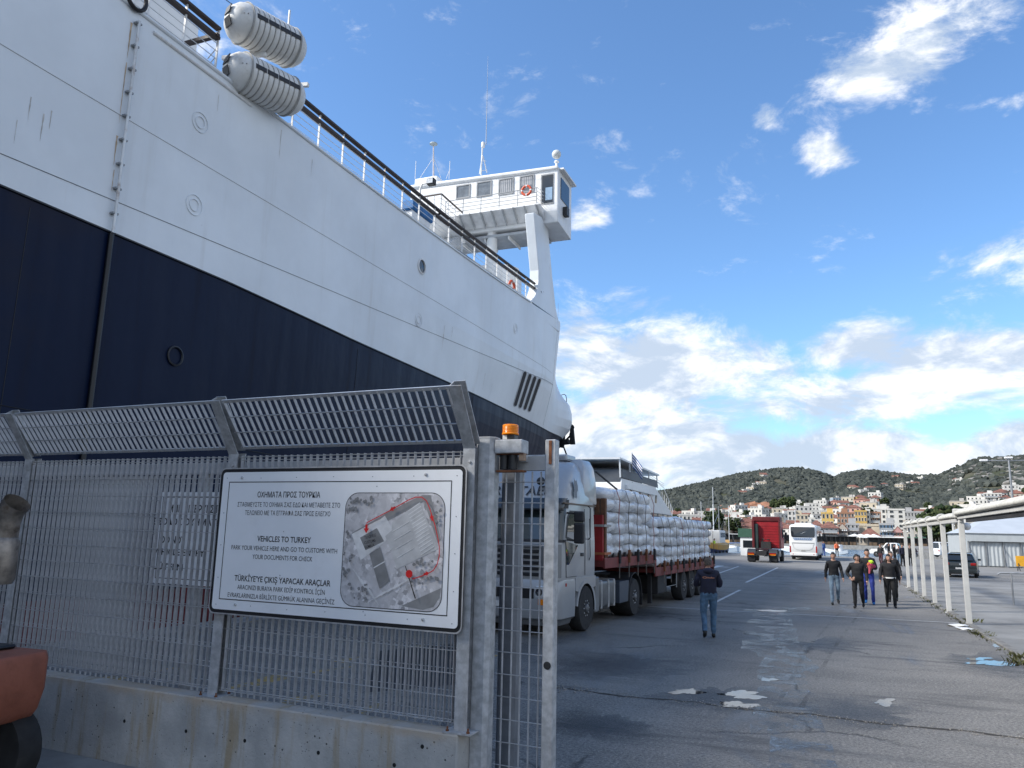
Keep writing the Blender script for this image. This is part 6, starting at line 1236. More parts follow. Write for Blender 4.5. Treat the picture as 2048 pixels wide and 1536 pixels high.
def person(label, loc, face, h=1.75, top=JKB, legs=TRB, shoes=SHB, hair=HAIRB, stride=.5, fat=1.0, arms='swing', head_turn=0.0, hands=True, group=None, longhair=False, lod=2, lead=1, skin=SKIN, dress=None):
    """local: facing -y"""
    t = thing('person', label, 'person', loc, face, group); s = h/1.75
    V = []; E = []; RAD = []; LAB = []
    def v(p, r, l, par=None):
        V.append(Vector(p)*s); RAD.append((r if isinstance(r, tuple) else (r, r))); LAB.append(l)
        if par is not None: E.append((par, len(V)-1))
        return len(V)-1
    f = fat
    pel = v((0, 0, .97), (.165*f, .125*f), 'legs'); wa = v((0, .0, 1.10), (.165*f, .125*f), 'top', pel); ch = v((0, .0, 1.30), (.185*f, .135*f), 'top', wa); up = v((0, .01, 1.42), (.15*f, .105), 'top', ch)
    nk = v((0, -.005, 1.50), .058, 'skin', up); hd = v((0, -.02, 1.575), .07, 'skin', nk)
    st = stride
    segs = []
    for sd in (-1, 1):
        k = 1 if sd == lead else -1
        hip = v((sd*.10, 0, .90), .098*f, 'legs', pel)
        if k > 0: kn, an, he, to = (sd*.11, -.16*st-.02, .50), (sd*.11, -.26*st, .09), (sd*.11, -.26*st+.03, .05), (sd*.125, -.26*st-.17, .035)
        else: kn, an, he, to = (sd*.11, -.02, .50), (sd*.11, .34*st, .10+.12*st), (sd*.11, .34*st+.04, .06+.14*st), (sd*.125, .34*st-.15, .035+.0*st)
        a_ = v(kn, .066*f, 'legs', hip); c_ = v((Vector(kn)*.4+Vector(an)*.6), .062, 'legs', a_); b_ = v(an, .052, 'legs', c_); g_ = v(he, .042, 'shoes', b_); v((Vector(he)+Vector(to))/2, .045, 'shoes', g_); v(to, .036, 'shoes', len(V)-1)
        sh = v((sd*.175*(.5+.5*f), .01, 1.415), .075*f, 'top', up)
        am = arms if isinstance(arms, str) else arms[0 if sd < 0 else 1]
        sw = -k*.22*st
        if am == 'swing': el, wr = (sd*(.245*f), .03+sw*-.4, 1.13), (sd*(.265*f), -.07+sw*-1.1, .89)
        elif am == 'pocket': el, wr = (sd*(.30*f), .07, 1.13), (sd*(.19*f), -.13, .99)
        elif am == 'hold': el, wr = (sd*(.25*f), -.04, 1.14), (sd*(.12), -.24, 1.17)
        elif am == 'up': el, wr = (sd*(.27*f), -.06, 1.16), (sd*.16, -.2, 1.38)
        e_ = v(el, .058*f**.5, 'top', sh); w_ = v(Vector(el)*.25+Vector(wr)*.75, .046, 'top', e_); w2 = v(wr, .036, 'top', w_)
        if hands:
            d = (Vector(wr)-Vector(el)).normalized(); side_ = Vector((0, -1, 0)) if abs(d.z) > .6 else Vector((-sd, 0, 0)); 
            palm = v(Vector(wr)+d*.055, .030, 'skin', w2)
            segs.append((Vector(wr)*s, d, side_, sd))
    me = bpy.data.meshes.new('tmp'); me.from_pydata([tuple(p) for p in V], E, []); o = bpy.data.objects.new('tmp', me); C.objects.link(o)
    sk = o.modifiers.new('s', 'SKIN'); sk.use_smooth_shade = True
    for i, d_ in enumerate(o.data.skin_vertices[0].data): d_.radius = (RAD[i][0]*s, RAD[i][1]*s); d_.use_root = (i == 0)
    sb = o.modifiers.new('b', 'SUBSURF'); sb.levels = lod; sb.render_levels = lod
    dg = bpy.context.evaluated_depsgraph_get(); ev = o.evaluated_get(dg); bm = bmesh.new(); bm.from_mesh(ev.to_mesh()); ev.to_mesh_clear(); bpy.data.objects.remove(o); bpy.data.meshes.remove(me)
    # cloth folds, then head and fingers joined to the same body
    for vv_ in bm.verts:
        n_ = mnoise.noise(vv_.co*10+Vector((h*9, 0, 0)))*.016*(1 if vv_.co.z < 1.42*s else 0); vv_.co += vv_.normal*n_
    mi_of = {'top': 0, 'legs': 1, 'shoes': 2, 'skin': 3}
    bones = [(V[a], V[b], LAB[b]) for a, b in E]
    for fc in bm.faces:
        c_ = fc.calc_center_median(); best = min(bones, key=lambda q_: _segd(c_, q_[0], q_[1])); l = best[2]
        if l == 'legs' and c_.z > .98*s: l = 'top'
        if l == 'skin' and c_.z < 1.478*s and abs(c_.x) < .2*s and c_.z > 1.25*s: l = 'top'
        if l == 'top' and c_.z < .90*s and abs(c_.x) < .16*s*f: l = 'legs'
        fc.material_index = mi_of[l]; fc.smooth = True
    hm = MB(); hc = Vector((0, -.03, 1.645))*s; nu, nv = 20, 14
    for i in range(nv+1):
        th = math.pi*i/nv
        for j in range(nu):
            ph_ = 2*math.pi*j/nu; x, y, z = math.sin(th)*math.cos(ph_), math.sin(th)*math.sin(ph_), -math.cos(th)
            wx = .076*(1-.20*max(0, -z-.05)); wy = .096; py = y*wy
            if y < 0:                                     # face: flat cheeks, nose, brow, chin
                py = -(abs(y)**.8)*wy*.98
                nose = math.exp(-((x/.17)**2))*math.exp(-(((z+.18)/.22)**2)); py -= .024*nose*(-y)
                py += .010*math.exp(-((abs(x)-.36)/.15)**2)*math.exp(-(((z-.08)/.12)**2)); py -= .006*math.exp(-((x/.3)**2))*math.exp(-(((z+.85)/.2)**2))
            hm.v.append((x*wx*s, py*s, z*.122*s))
    for i in range(nv):
        for j in range(nu): hm.f.append([i*nu+j, i*nu+(j+1) % nu, (i+1)*nu+(j+1) % nu, (i+1)*nu+j]); hm.mi.append(3)
    for sd in (-1, 1):
        hm.ball((sd*.078*s, .005*s, -.01*s), (.012*s, .022*s, .032*s), 8, 6, 3); hm.ball((sd*.030*s, -.083*s, .012*s), (.012*s, .006*s, .006*s), 6, 4, 5)
    hm.ball((0, -.088*s, -.068*s), (.022*s, .008*s, .008*s), 8, 4, 4)
    rz_ = Matrix.Translation(hc) @ Matrix.Rotation(head_turn, 4, 'Z'); hm.v = [tuple(rz_ @ Vector(p)) for p in hm.v]
    for wr, d, sd_, sgn in segs:
        for k in range(5):
            across = sd_*((k-1.5)*.017 if k < 4 else -.036)*s; st_ = wr+d*(.075 if k < 4 else .03)*s+across; ln = (.062, .072, .068, .054, .05)[k]*s
            inw = Vector((-sgn, 0, 0)) if abs(d.z) > .6 else Vector((0, 0, -1)); dd = d if k < 4 else (d*.8+sd_*-.6).normalized()
            hm.tube([st_-dd*.03*s, st_, st_+dd*ln*.5+inw*.004, st_+dd*ln+inw*.022*s], [.0095*s, .009*s, .0085*s, .006*s], 6, 3)
    off = len(bm.verts); nv_ = [bm.verts.new(p) for p in hm.v]
    for fi, m_ in zip(hm.f, hm.mi):
        try: fc = bm.faces.new([nv_[i] for i in fi]); fc.material_index = m_; fc.smooth = True
        except ValueError: pass
    me = bpy.data.meshes.new('body'); bm.to_mesh(me); bm.free()
    for m_ in (top, legs, shoes, skin, LIPS, EYE): me.materials.append(m_)
    inst(me, 'body', t)
    if hair is not None:
        hq = MB(); nu, nv = 18, 9
        for i in range(nv+1):
            th = math.pi*(.0+.62*i/nv)
            for j in range(nu):
                ph_ = 2*math.pi*j/nu; x, y = math.sin(th)*math.cos(ph_), math.sin(th)*math.sin(ph_); z = math.cos(th); 
                r_ = 1.09+.07*mnoise.noise(Vector((x*5, y*5, z*5+h)))
                lim = .30 if y < -.25 else -.45
                if z < lim: r_ = .93
                hq.v.append((x*.079*r_*s, (y*.1*r_+.006)*s, z*.128*r_*s))
        for i in range(nv):
            for j in range(nu): hq.f.append([i*nu+j, (i+1)*nu+j, (i+1)*nu+(j+1) % nu, i*nu+(j+1) % nu]); hq.mi.append(0)
        if longhair:
            hq.ball((0, .05*s, -.10*s), (.095*s, .06*s, .17*s), 12, 8); hq.ball((.075*s, .0, -.1*s), (.03*s, .05*s, .14*s), 8, 6); hq.ball((-.075*s, .0, -.1*s), (.03*s, .05*s, .14*s), 8, 6)
        hq.v = [tuple(rz_ @ Vector(p)) for p in hq.v]; hq.build('hair', hair, t, smooth=80)
    return t, s
def _segd(p, a, b):
    d = b-a; L = d.length_squared
    k = 0 if L == 0 else max(0, min(1, (p-a).dot(d)/L)); return (p-(a+d*k)).length
def yaw_to_cam(P, extra=0): return math.atan2(P.x, P.y)*-1+extra      # local -y turned to the camera
# man seen from behind
P = gnd(1419, 1277); t, s = person('man in navy hooded sweatshirt and jeans walking away beside the trailer', P, yaw_to_cam(P)+math.pi+.12, 1.76, JKN, JEANS, SHB, HAIRG, .55, 1.14, 'hold', .25, lead=-1, hands=False)
q = MB(); q.ball((0, .06, 1.475), (.13, .10, .075), 14, 8); hd_ = q.build('hood', JKN, t, smooth=80)
lo = bpy.data.objects.new('back_print', text_mesh('SIMPLE', .26, .045, .01)); lo.data.materials.append(mat('print_orange', (.5, .2, .1), .6)); 
bpy.data.objects.remove(lo)
q = MB(); yb_ = .163
for i in range(24):
    a0 = 2*math.pi*i/24; a1 = a0+2*math.pi/24
    q.add([(-.09+.05*math.cos(a0), yb_, 1.335+.022*math.sin(a0)), (-.09+.05*math.cos(a1), yb_, 1.335+.022*math.sin(a1)), (-.09+.036*math.cos(a1), yb_, 1.335+.013*math.sin(a1)), (-.09+.036*math.cos(a0), yb_, 1.335+.013*math.sin(a0))], [(0, 1, 2, 3)])
for i in range(6): x = -.03+i*.026; q.box(x, x+.018, yb_-.002, yb_, 1.318, 1.318+(.03, .022, .022, .034, .022, .022)[i])
q.v = [(-x, y+.004, z) for x, y, z in q.v]; q.build('back_print', mat('print_orange', (.55, .25, .16), .6), t)
# group walking toward us
P = gnd(1671, 1209); person('man in black jacket and pale jeans, leftmost of the walking group', P, yaw_to_cam(P, .1), 1.75, JKB, JEANL, SHB, HAIRB, .6, 1.02, 'swing', .0, lead=-1)
P = gnd(1719, 1216); person('woman in black jacket and leggings with ponytail turning her head', P, yaw_to_cam(P, -.1), 1.72, JKB, TRB, SHB, HAIRB, .6, 1.15, ('pocket', 'swing'), 1.0, lead=-1, longhair=False)
tpw = C.objects[-1].parent; q = MB(); q.ball((.06, .10, 1.66), (.05, .05, .06), 10, 7); q.ball((.07, .14, 1.56), (.035, .035, .10), 8, 7); q.build('ponytail', HAIRB, tpw, smooth=80)
P2 = gnd(1741, 1210); t2, s2 = person('man in blue track trousers carrying bright flowers', P2+Vector((0, .35, 0)), yaw_to_cam(P2), 1.88, JKB, TRBLUE, SHBLUE, HAIRB, .4, 1.0, ('hold', 'hold'), .1, lead=1)
P = gnd(1783, 1215); person('smiling woman in black jacket with white shirt hem', P, yaw_to_cam(P, .05), 1.74, JKB, TRB, SHB, HAIRB, .5, 1.15, 'swing', .1, lead=1, longhair=True); tlast = C.objects[-1].parent
q = MB(); q.lathe([(.185, .0), (.19, .045)], (0, .0, .955), (0, 0, 1), 20); q.v = [(x*1.05, y*.82, z) for x, y, z in q.v]; q.build('shirt_hem', WTEE, tlast, smooth=60)
P = gnd(1788, 1207); person('person in dark clothes half hidden behind the smiling woman', P+Vector((.05, .9, 0)), yaw_to_cam(P), 1.80, JKB, TRB, SHB, HAIRG, .5, 1.12, 'swing', .3, lead=-1)
# flowers held by the man: lime, pink, red heads in paper
fp = Matrix.Translation(P2+Vector((0, .35, 0))) @ Matrix.Rotation(yaw_to_cam(P2), 4, 'Z') @ Vector((.05, -.33, 1.22)); fl_ = thing('bouquet', 'bright bouquet of lime, pink and red flowers in the man\'s hands', 'flowers', fp)
for i in range(16):
    a = rnd.uniform(0, 6.28); r_ = rnd.uniform(.0, .13); z = rnd.uniform(.08, .27); q = MB(); c_ = (r_*math.cos(a)+.06, r_*math.sin(a), z); q.ball(c_, rnd.uniform(.04, .06), 7, 5); q.v = [tuple(Vector(p)+Vector((rnd.uniform(-.012, .012), rnd.uniform(-.012, .012), rnd.uniform(-.012, .012)))) for p in q.v]
    q.build('blossom', mat('flower_lime', (.5, .7, .04), .6) if z > .19 else mat('flower_pink', (.62, .05, .22), .6) if i % 3 else mat('flower_orange', (.7, .2, .05), .6), fl_)
q = MB(); q.lathe([(.025, -.16), (.05, 0), (.14, .14)], (.02, 0, 0), (.2, 0, 1), 12); q.build('wrapping_paper', mat('wrapping_pink', (.6, .12, .16), .5), fl_, smooth=40)
# people farther off
for px, py, lab, top, legs, dy, tr__ in ((1648, 1109, 'person in bright blue jacket standing at the far quay edge', JBLUE, TRBLUE, 0, 0), (1672, 1108.5, 'worker in orange high visibility vest at the far quay edge', HIVO, TRB, 0, .3)):
    P = gnd(px, py); P.y = min(P.y, 101.5); person(lab, P, yaw_to_cam(P, .5), 1.75, top, legs, SHB, HAIRB, .25, 1.05, 'swing', 0, hands=False, lod=1)
for i, (px, py, top, legs) in enumerate(((1763, 1131, JKB, mat('trousers_maroon', (.06, .015, .02), .8)), (1779, 1122, JKB, TRB), (1800, 1131, JKB, JEANS), (1806, 1133, JKN, TRB), (1822, 1132, JKB, TRB), (1830, 1130, JKN, JEANL), (1790, 1124, JKB, TRB))):
    P = gnd(px, py); lab = ('person in black with dark red trousers standing apart at the left of the waiting crowd', 'dark clothed person at the back of the waiting crowd behind the smiling woman', 'person in black jacket and blue jeans in the waiting crowd', 'person in navy top and black trousers in the waiting crowd', 'person in black standing between the farthest two white posts', 'person in navy top and pale jeans at the right end of the waiting crowd', 'dark figure deepest in the waiting crowd')[i]
    person(lab, P, yaw_to_cam(P, rnd.uniform(-1.5, 1.5)), rnd.uniform(1.68, 1.82), top, legs, SHB, HAIRB, .2, 1.08, 'swing', 0, hands=False, group='people waiting by the white posts', lod=1)
# ------------------------------------------------------------------ the town on the far shore
def wallm(name, c): return mat('wall_'+name, c, .85, var=.08, scale=.5, dirt=tuple(x*.55 for x in c), dirt_amt=.35, dscale=.25, streak=True)
WALLS = {k: wallm(k, c) for k, c in dict(white=(.58, .565, .53), cream=(.54, .47, .36), yellow=(.58, .40, .13), pink=(.55, .32, .26), grey=(.36, .36, .36), stone=(.40, .36, .31), ochre=(.50, .33, .10), rose=(.42, .24, .22), brick=(.30, .16, .10), blue=(.38, .46, .52)).items()}
TILE = mat('roof_tiles', (.19, .085, .062), .9, var=.4, scale=1.2, bump=.5, bscale=4); FLATR = mat('flat_roof', (.45, .43, .40), .9, var=.2, scale=.6)
WGL = mat('town_window', (.035, .04, .045), .25, var=.3, scale=.3); SHUT = {k: mat('shutter_'+k, c, .7) for k, c in dict(green=(.03, .09, .06), brown=(.10, .05, .03), blue=(.08, .16, .26), grey=(.16, .17, .18)).items()}
FRM = mat('window_surround', (.62, .60, .56), .8)
def r_for(px, py, r0=300, r1=1140):
    a = px_az(px); T = px_tan(px, py); best = None
    for i in range(200):
        r = r0+(r1-r0)*i/199; e = abs((ground_z(a, r)-CAM_H)/r-T)
        if best is None or e < best[0]: best = (e, r)
    return best[1]
_wm = {}
def win_mesh(w_, h_, sh):
    k = (round(w_, 1), round(h_, 1), sh)
    if k not in _wm:
        q = MB(); q.box(-w_/2-.12, w_/2+.12, -.06, .05, -h_/2-.12, h_/2+.12, 0); q.box(-w_/2, w_/2, -.10, .04, -h_/2, h_/2, 1)
        if sh:
            for s_ in (-1, 1): q.box(s_*(w_*.75)-w_*.22, s_*(w_*.75)+w_*.22, -.12, -.06, -h_/2, h_/2, 2)
        _wm[k] = q.mesh('window', [FRM, WGL, SHUT[sh] if sh else WGL])
    return _wm[k]
def bld(label, px0, px1, pyt, r, wall, roof='flat', floors=2, cols=4, name='building', cat='building', depth=11, turn=0.0, sh=None, base=None, group='buildings along the waterfront', balcony=False, awning=None, roofh=2.2):
    a = px_az((px0+px1)/2); w_ = 2*r*math.tan(abs(px_az(px1)-px_az(px0))/2); gz = ground_z(a, r) if base is None else base
    top = CAM_H+r*px_tan((px0+px1)/2, pyt); h = max(3, top-gz-(roofh if roof != 'flat' else 0)); P = Vector((math.sin(a)*r, math.cos(a)*r, gz))
    t = thing(name, label, cat, P, -a+turn, group); W_ = WALLS[wall]
    q = MB(); q.box(-w_/2, w_/2, 0, depth, -6, h); q.build('wall', W_, t)
    e = .35
    if roof == 'flat':
        q = MB(); q.box(-w_/2-.15, w_/2+.15, -.15, .25, h-.35, h+.35); q.box(-w_/2-.15, w_/2+.15, depth-.25, depth+.15, h-.35, h+.35); q.box(-w_/2-.15, -w_/2+.2, .25, depth-.25, h-.35, h+.35); q.box(w_/2-.2, w_/2+.15, .25, depth-.25, h-.35, h+.35); q.build('parapet', W_, t)
        if rnd.random() < .6: q = MB(); x = rnd.uniform(-w_*.3, w_*.3); q.box(x-1.2, x+1.2, 3, 5.5, h, h+2.1); q.build('roof_hut', W_, t)
    elif roof == 'hip':
        k = min(w_, depth)*.42; q = MB(); q.add([(-w_/2-e, -e, h), (w_/2+e, -e, h), (w_/2+e, depth+e, h), (-w_/2-e, depth+e, h), (-w_/2+k, depth/2, h+roofh), (w_/2-k, depth/2, h+roofh)], [(0, 1, 5, 4), (2, 3, 4, 5), (1, 2, 5), (3, 0, 4), (3, 2, 1, 0)]); q.build('roof', TILE, t)
    else:
        q = MB(); q.prism([(-w_/2-e, -e, h), (w_/2+e, -e, h), (0, -e, h+roofh)], (0, depth+2*e, 0)); q.build('roof', TILE, t); q = MB(); q.prism([(-w_/2, -e-.05, h), (w_/2, -e-.05, h), (0, -e-.05, h+roofh-.35)], (0, .06, 0)); q.build('gable_wall', W_, t)
    fh = h/floors; ww = min(1.3, w_/cols*.45); wh = min(1.8, fh*.52)
    for f_ in range(floors):
        for c_ in range(cols):
            x = -w_/2+(c_+.5)*w_/cols; inst(win_mesh(ww, wh, sh), 'window', t, (x, -.0, f_*fh+fh*.55))
        if balcony and f_ > 0: q = MB(); q.box(-w_*.42, w_*.42, -1.1, .0, f_*fh+.05, f_*fh+.2); q.build('balcony_slab', FRM, t); q = MB(); q.box(-w_*.42, w_*.42, -1.1, -1.04, f_*fh+.2, f_*fh+1.1); q.build('balcony_rail', mat('balcony_grey', (.3, .32, .34), .6), t)
    if awning: q = MB(); q.prism([(-w_*.5, 0, 3.1), (-w_*.5, -3, 2.6), (-w_*.5, -3, 2.5), (-w_*.5, 0, 2.9)], (w_, 0, 0)); q.build('awning', awning, t)
    return t
AWN_W = mat('awning_white', (.7, .7, .68), .7); AWN_D = mat('awning_dark', (.06, .065, .07), .7); AWN_G = mat('awning_green', (.02, .10, .05), .7)
B = bld
B('long low white hall with flat roof behind the sacks', 1358, 1430, 1030, 392, 'white', 'flat', 2, 9)
B('grey louvred block beside the fishing boat', 1436, 1463, 1046, 322, 'grey', 'flat', 3, 3)
B('white house with red gable behind the green tree', 1464, 1502, 1062, 324, 'white', 'gable', 2, 3, sh='brown')
B('white corner house left of the red tractor', 1500, 1535, 1040, 362, 'white', 'hip', 3, 4)
B('tall narrow white house between red tractor and coach', 1577, 1594, 1022, 392, 'white', 'flat', 4, 2)
B('cream house behind the coach roof', 1594, 1618, 1030, 392, 'cream', 'flat', 3, 3)
B('red roofed house just right of the coach roof', 1621, 1647, 1040, 342, 'cream', 'hip', 3, 3)
B('yellow villa standing above the pink waterfront house', 1645, 1669, 1026, 362, 'yellow', 'flat', 3, 3)
B('pink waterfront house with red tiled roof and balcony', 1640, 1678, 1043, 298, 'pink', 'hip', 3, 4, sh='grey', balcony=True, awning=AWN_D)
B('stone grey gabled house right of the pink house', 1676, 1696, 1046, 300, 'stone', 'gable', 3, 3, sh='brown', awning=AWN_D)
B('grey balconied house in the middle of the waterfront', 1694, 1719, 1048, 302, 'grey', 'flat', 3, 3, balcony=True)
B('brick coloured block behind the grey waterfront house', 1676, 1711, 1026, 362, 'brick', 'flat', 4, 5)
B('orange apartment block with white edges', 1712, 1736, 1022, 362, 'ochre', 'flat', 4, 4)
B('white stair tower beside the orange block', 1735, 1743, 1020, 363, 'white', 'flat', 5, 1)
B('brown and grey block right of the orange apartments', 1742, 1764, 1025, 365, 'brick', 'flat', 4, 3, balcony=True)
B('slim white tower house with dark slit', 1765, 1776, 1018, 362, 'white', 'flat', 5, 1)
B('large blank white apartment block', 1778, 1813, 1019, 352, 'white', 'flat', 6, 2)
B('cream blank warehouse wall behind the red roofed hall', 1719, 1760, 1050, 314, 'cream', 'flat', 2, 1)
B('long low hall with red tiled roof on the waterfront', 1718, 1762, 1065, 297, 'stone', 'hip', 1, 6, awning=AWN_W, roofh=2.8)
B('grey house with blue balcony panels', 1760, 1788, 1048, 302, 'grey', 'flat', 3, 4, balcony=True, sh='blue', awning=AWN_W)
B('rose coloured gabled house beside the first white post', 1787, 1807, 1052, 302, 'rose', 'gable', 3, 3, sh='brown', awning=AWN_W)
B('glass fronted block seen above the white beam', 1812, 1850, 1024, 382, 'grey', 'flat', 4, 6)
B('stone building behind the middle white posts', 1808, 1836, 1052, 302, 'stone', 'flat', 3, 4, awning=AWN_G)
B('grey building with green shop awning behind the posts', 1834, 1860, 1056, 304, 'grey', 'flat', 3, 4, awning=AWN_G)
B('large white terraced house on the right slope', 1975, 2012, 987, 570, 'white', 'flat', 3, 5, balcony=True)
B('white school block with blue side on the right slope', 1995, 2045, 1030, 392, 'white', 'flat', 2, 7)
B('pale blue house beside the white school block', 2030, 2062, 1026, 407, 'blue', 'flat', 3, 4)
# neoclassical public building with columned porch
nc = bld('long beige neoclassical building with a columned porch', 1940, 2080, 1050, 190, 'stone', 'flat', 2, 9, 'public_building', base=0.0, depth=14, group=None)
a = px_az(1926); P = Vector((math.sin(a)*186, math.cos(a)*186, 0)); pt_ = thing('porch', 'white columned porch with pediment at the end of the beige building', 'porch', P, -a)
for i in range(4): q = MB(); q.lathe([(.42, 0), (.42, .3), (.34, .35), (.29, 5.3), (.42, 5.5), (.44, 5.7)], (-1.5+i*1.0, 0, 0), (0, 0, 1), 12); q.build('column', WALLS['white'], pt_, smooth=40)
q = MB(); q.box(-2.1, 2.1, -.5, 6, 5.7, 6.5); q.build('entablature', WALLS['white'], pt_); q = MB(); q.prism([(-2.3, -.55, 6.5), (2.3, -.55, 6.5), (0, -.55, 7.6)], (0, 6, 0)); q.build('pediment', WALLS['white'], pt_); q = MB(); q.box(-1.8, 1.8, 2.2, 5.8, 0, 5.7); q.build('porch_wall', WALLS['cream'], pt_)
w2 = 2*190*math.tan((px_az(2080)-px_az(1940))/2); q = MB(); q.prism([(-2.6, -.4, 7.0), (2.6, -.4, 7.0), (0, -.4, 8.6)], (0, 6, 0)); q.build('pediment', WALLS['stone'], nc); q = MB(); q.box(-w2/2-.3, w2/2+.3, -.5, .2, 6.2, 6.6); q.build('cornice', WALLS['white'], nc)
# hillside houses: a few kinds, copied
def house_proto(kind):
    w_, d_, h, wall, roof, lab = kind; t = thing('house', lab, 'house', (0, 0, -50), 0)
    q = MB(); q.box(-w_/2, w_/2, 0, d_, -7, h); q.build('wall', WALLS[wall], t)
    if roof == 'hip': k = min(w_, d_)*.42; e = .4; q = MB(); q.add([(-w_/2-e, -e, h), (w_/2+e, -e, h), (w_/2+e, d_+e, h), (-w_/2-e, d_+e, h), (-w_/2+k, d_/2, h+2), (w_/2-k, d_/2, h+2)], [(0, 1, 5, 4), (2, 3, 4, 5), (1, 2, 5), (3, 0, 4), (3, 2, 1, 0)]); q.build('roof', TILE, t)
    elif roof == 'gable': e = .4; q = MB(); q.add([(-w_/2-e, -e, h), (w_/2+e, -e, h), (w_/2+e, d_+e, h), (-w_/2-e, d_+e, h), (-w_/2-e, d_/2, h+2), (w_/2+e, d_/2, h+2)], [(0, 1, 5, 4), (2, 3, 4, 5), (1, 2, 5), (3, 0, 4), (3, 2, 1, 0)]); q.build('roof', TILE, t)
    else: q = MB(); q.box(-w_/2-.1, w_/2+.1, -.1, d_+.1, h-.02, h+.5); q.box(w_*.1, w_*.35, d_*.3, d_*.6, h+.5, h+2.4); q.build('roof', FLATR if wall != 'white' else WALLS['white'], t)
    q = MB(); fl = max(1, round(h/3.0)); nc_ = max(2, int(w_/2.6))
    for f_ in range(fl):
        for c_ in range(nc_):
            x = -w_/2+(c_+.5)*w_/nc_; z = f_*h/fl+h/fl*.5; q.box(x-.5, x+.5, -.07, .02, z-.7, z+.7)
        for c_ in range(2):
            for sx in (-1, 1): y = d_*(.3+.4*c_); z = f_*h/fl+h/fl*.5; q.box(sx*w_/2-.05, sx*w_/2+.05, y-.5, y+.5, z-.7, z+.7)
    tag(q.build('windows', WGL, t), kind='stuff')
    if fl > 1 and wall in ('white', 'cream'): q = MB(); q.box(-w_*.4, w_*.4, -1.2, 0, h/fl, h/fl+.18); q.box(-w_*.4, w_*.4, -1.2, -1.12, h/fl+.18, h/fl+1.0); q.build('balcony', WALLS['white'], t)
    return t
HK = [(9, 8, 6.2, 'white', 'flat', 'white flat roofed house of two storeys on the town slope'), (11, 9, 9.2, 'white', 'flat', 'white flat roofed house of three storeys on the town slope'), (8, 8, 5.6, 'white', 'hip', 'white house with hipped red tile roof on the town slope'), (10, 7, 6, 'cream', 'gable', 'cream house with ridged red tile roof on the town slope'),
      (7, 7, 6, 'white', 'gable', 'small white house with ridged red roof on the town slope'), (10, 9, 7.5, 'cream', 'flat', 'cream flat roofed house on the town slope'), (9, 8, 6, 'pink', 'hip', 'pink house with red tile roof on the town slope'), (8, 8, 6, 'grey', 'flat', 'grey flat roofed house on the town slope'), (8, 7, 6, 'yellow', 'hip', 'yellow house with red tile roof on the town slope'), (9, 8, 8.5, 'blue', 'flat', 'pale blue flat roofed house on the town slope'), (8, 8, 6, 'stone', 'hip', 'stone house with red tile roof on the town slope')]
PROT = [house_proto(k) for k in HK]; used = [False]*len(HK); WTS = [6, 4, 3, 2, 3, 3, 1.2, 1.6, .6, 1.0, 1.3]
placed = []
def put_house(a, r, k=None, sc=1.0):
    k = rnd.choices(range(len(HK)), WTS)[0] if k is None else k; P = Vector((math.sin(a)*r, math.cos(a)*r, ground_z(a, r)-.3))
    if used[k]: o = copy_tree(PROT[k])
    else: o = PROT[k]; used[k] = True
    o.location = P; o.rotation_euler = (0, 0, -a+rnd.choice((-.5, -.2, 0, .15, .4))+rnd.uniform(-.1, .1)); o.scale = (sc,)*3; o['group'] = 'houses of the hillside town'
hz = random.Random(21); n_h = 0; rr = 322.0
while rr < 690 and n_h < 275:
    x = 1285+hz.uniform(0, 20)
    while x < 2140:
        a = px_az(x); r = rr+hz.uniform(-9, 9); step = hz.uniform(8.5, 12.5)/r*F_PX*1.05
        lim = np.interp(x, [1285, 1480, 1500, 1620, 1700, 1755, 1775, 1815, 1830, 1960, 1990], [640, 600, 590, 640, 690, 690, 480, 470, 560, 600, 690])
        if r < lim and (r > 392 or x < 1600) and hz.random() < .9 and n_h < 275: put_house(a, r, sc=hz.uniform(.72, .95)); n_h += 1
        x += step
    rr *= 1.075
for px, py in ((1488, 993), (1497, 988), (1503, 985), (1510, 984), (1516, 975), (1524, 973), (1531, 955), (1537, 956), (1529, 974), (1708, 982), (1735, 990), (1745, 984), (1752, 983), (1718, 983), (1777, 976), (1798, 960), (1805, 980), (1812, 979), (1832, 972), (1840, 974), (1921, 966), (1928, 967), (1849, 958)):
    put_house(px_az(px), r_for(px, py, 640), rnd.choice((0, 2, 3, 5)), .85)
# trees of the town and by the harbour
TREEL = leaf_mat('tree_leaf', (.014, .026, .012), (.06, .075, .03), .5); BARK = mat('bark', (.08, .06, .045), .95, var=.4, scale=4, bump=.5)
def tree_proto(seed, label):
    r_ = random.Random(seed); t = thing('tree', label, 'tree', (0, 0, -60)); q = MB(); q.tube([(0, 0, -1), (.1, 0, 1.6), (0, .1, 3.2), (.15, .1, 5)], [.32, .26, .22, .1], 7)
    for k in range(5): a = k*1.3; q.tube([(0, 0, 2.4+k*.2), (math.cos(a)*1.1, math.sin(a)*1.1, 4.0), (math.cos(a)*2.0, math.sin(a)*2.0, 5.2)], [.13, .09, .03], 5)
    q.build('trunk', BARK, t, smooth=60); it = []
    for i in range(150):
        a = r_.uniform(0, 6.28); u = r_.random()**.5; z = r_.uniform(2.6, 7.4); rad = 3.0*math.sqrt(max(0, 1-((z-4.8)/2.9)**2)); s_ = r_.uniform(.3, .7)
        it.append((math.cos(a)*rad*u, math.sin(a)*rad*u, z, s_, s_*.8, r_.random()))
    o = clumps('crown', it, TREEL, seed); o.parent = t; return t
TP = [tree_proto(i, 'dark leafy tree among the town houses') for i in (1, 2, 3)]; tu = [0, 0, 0]
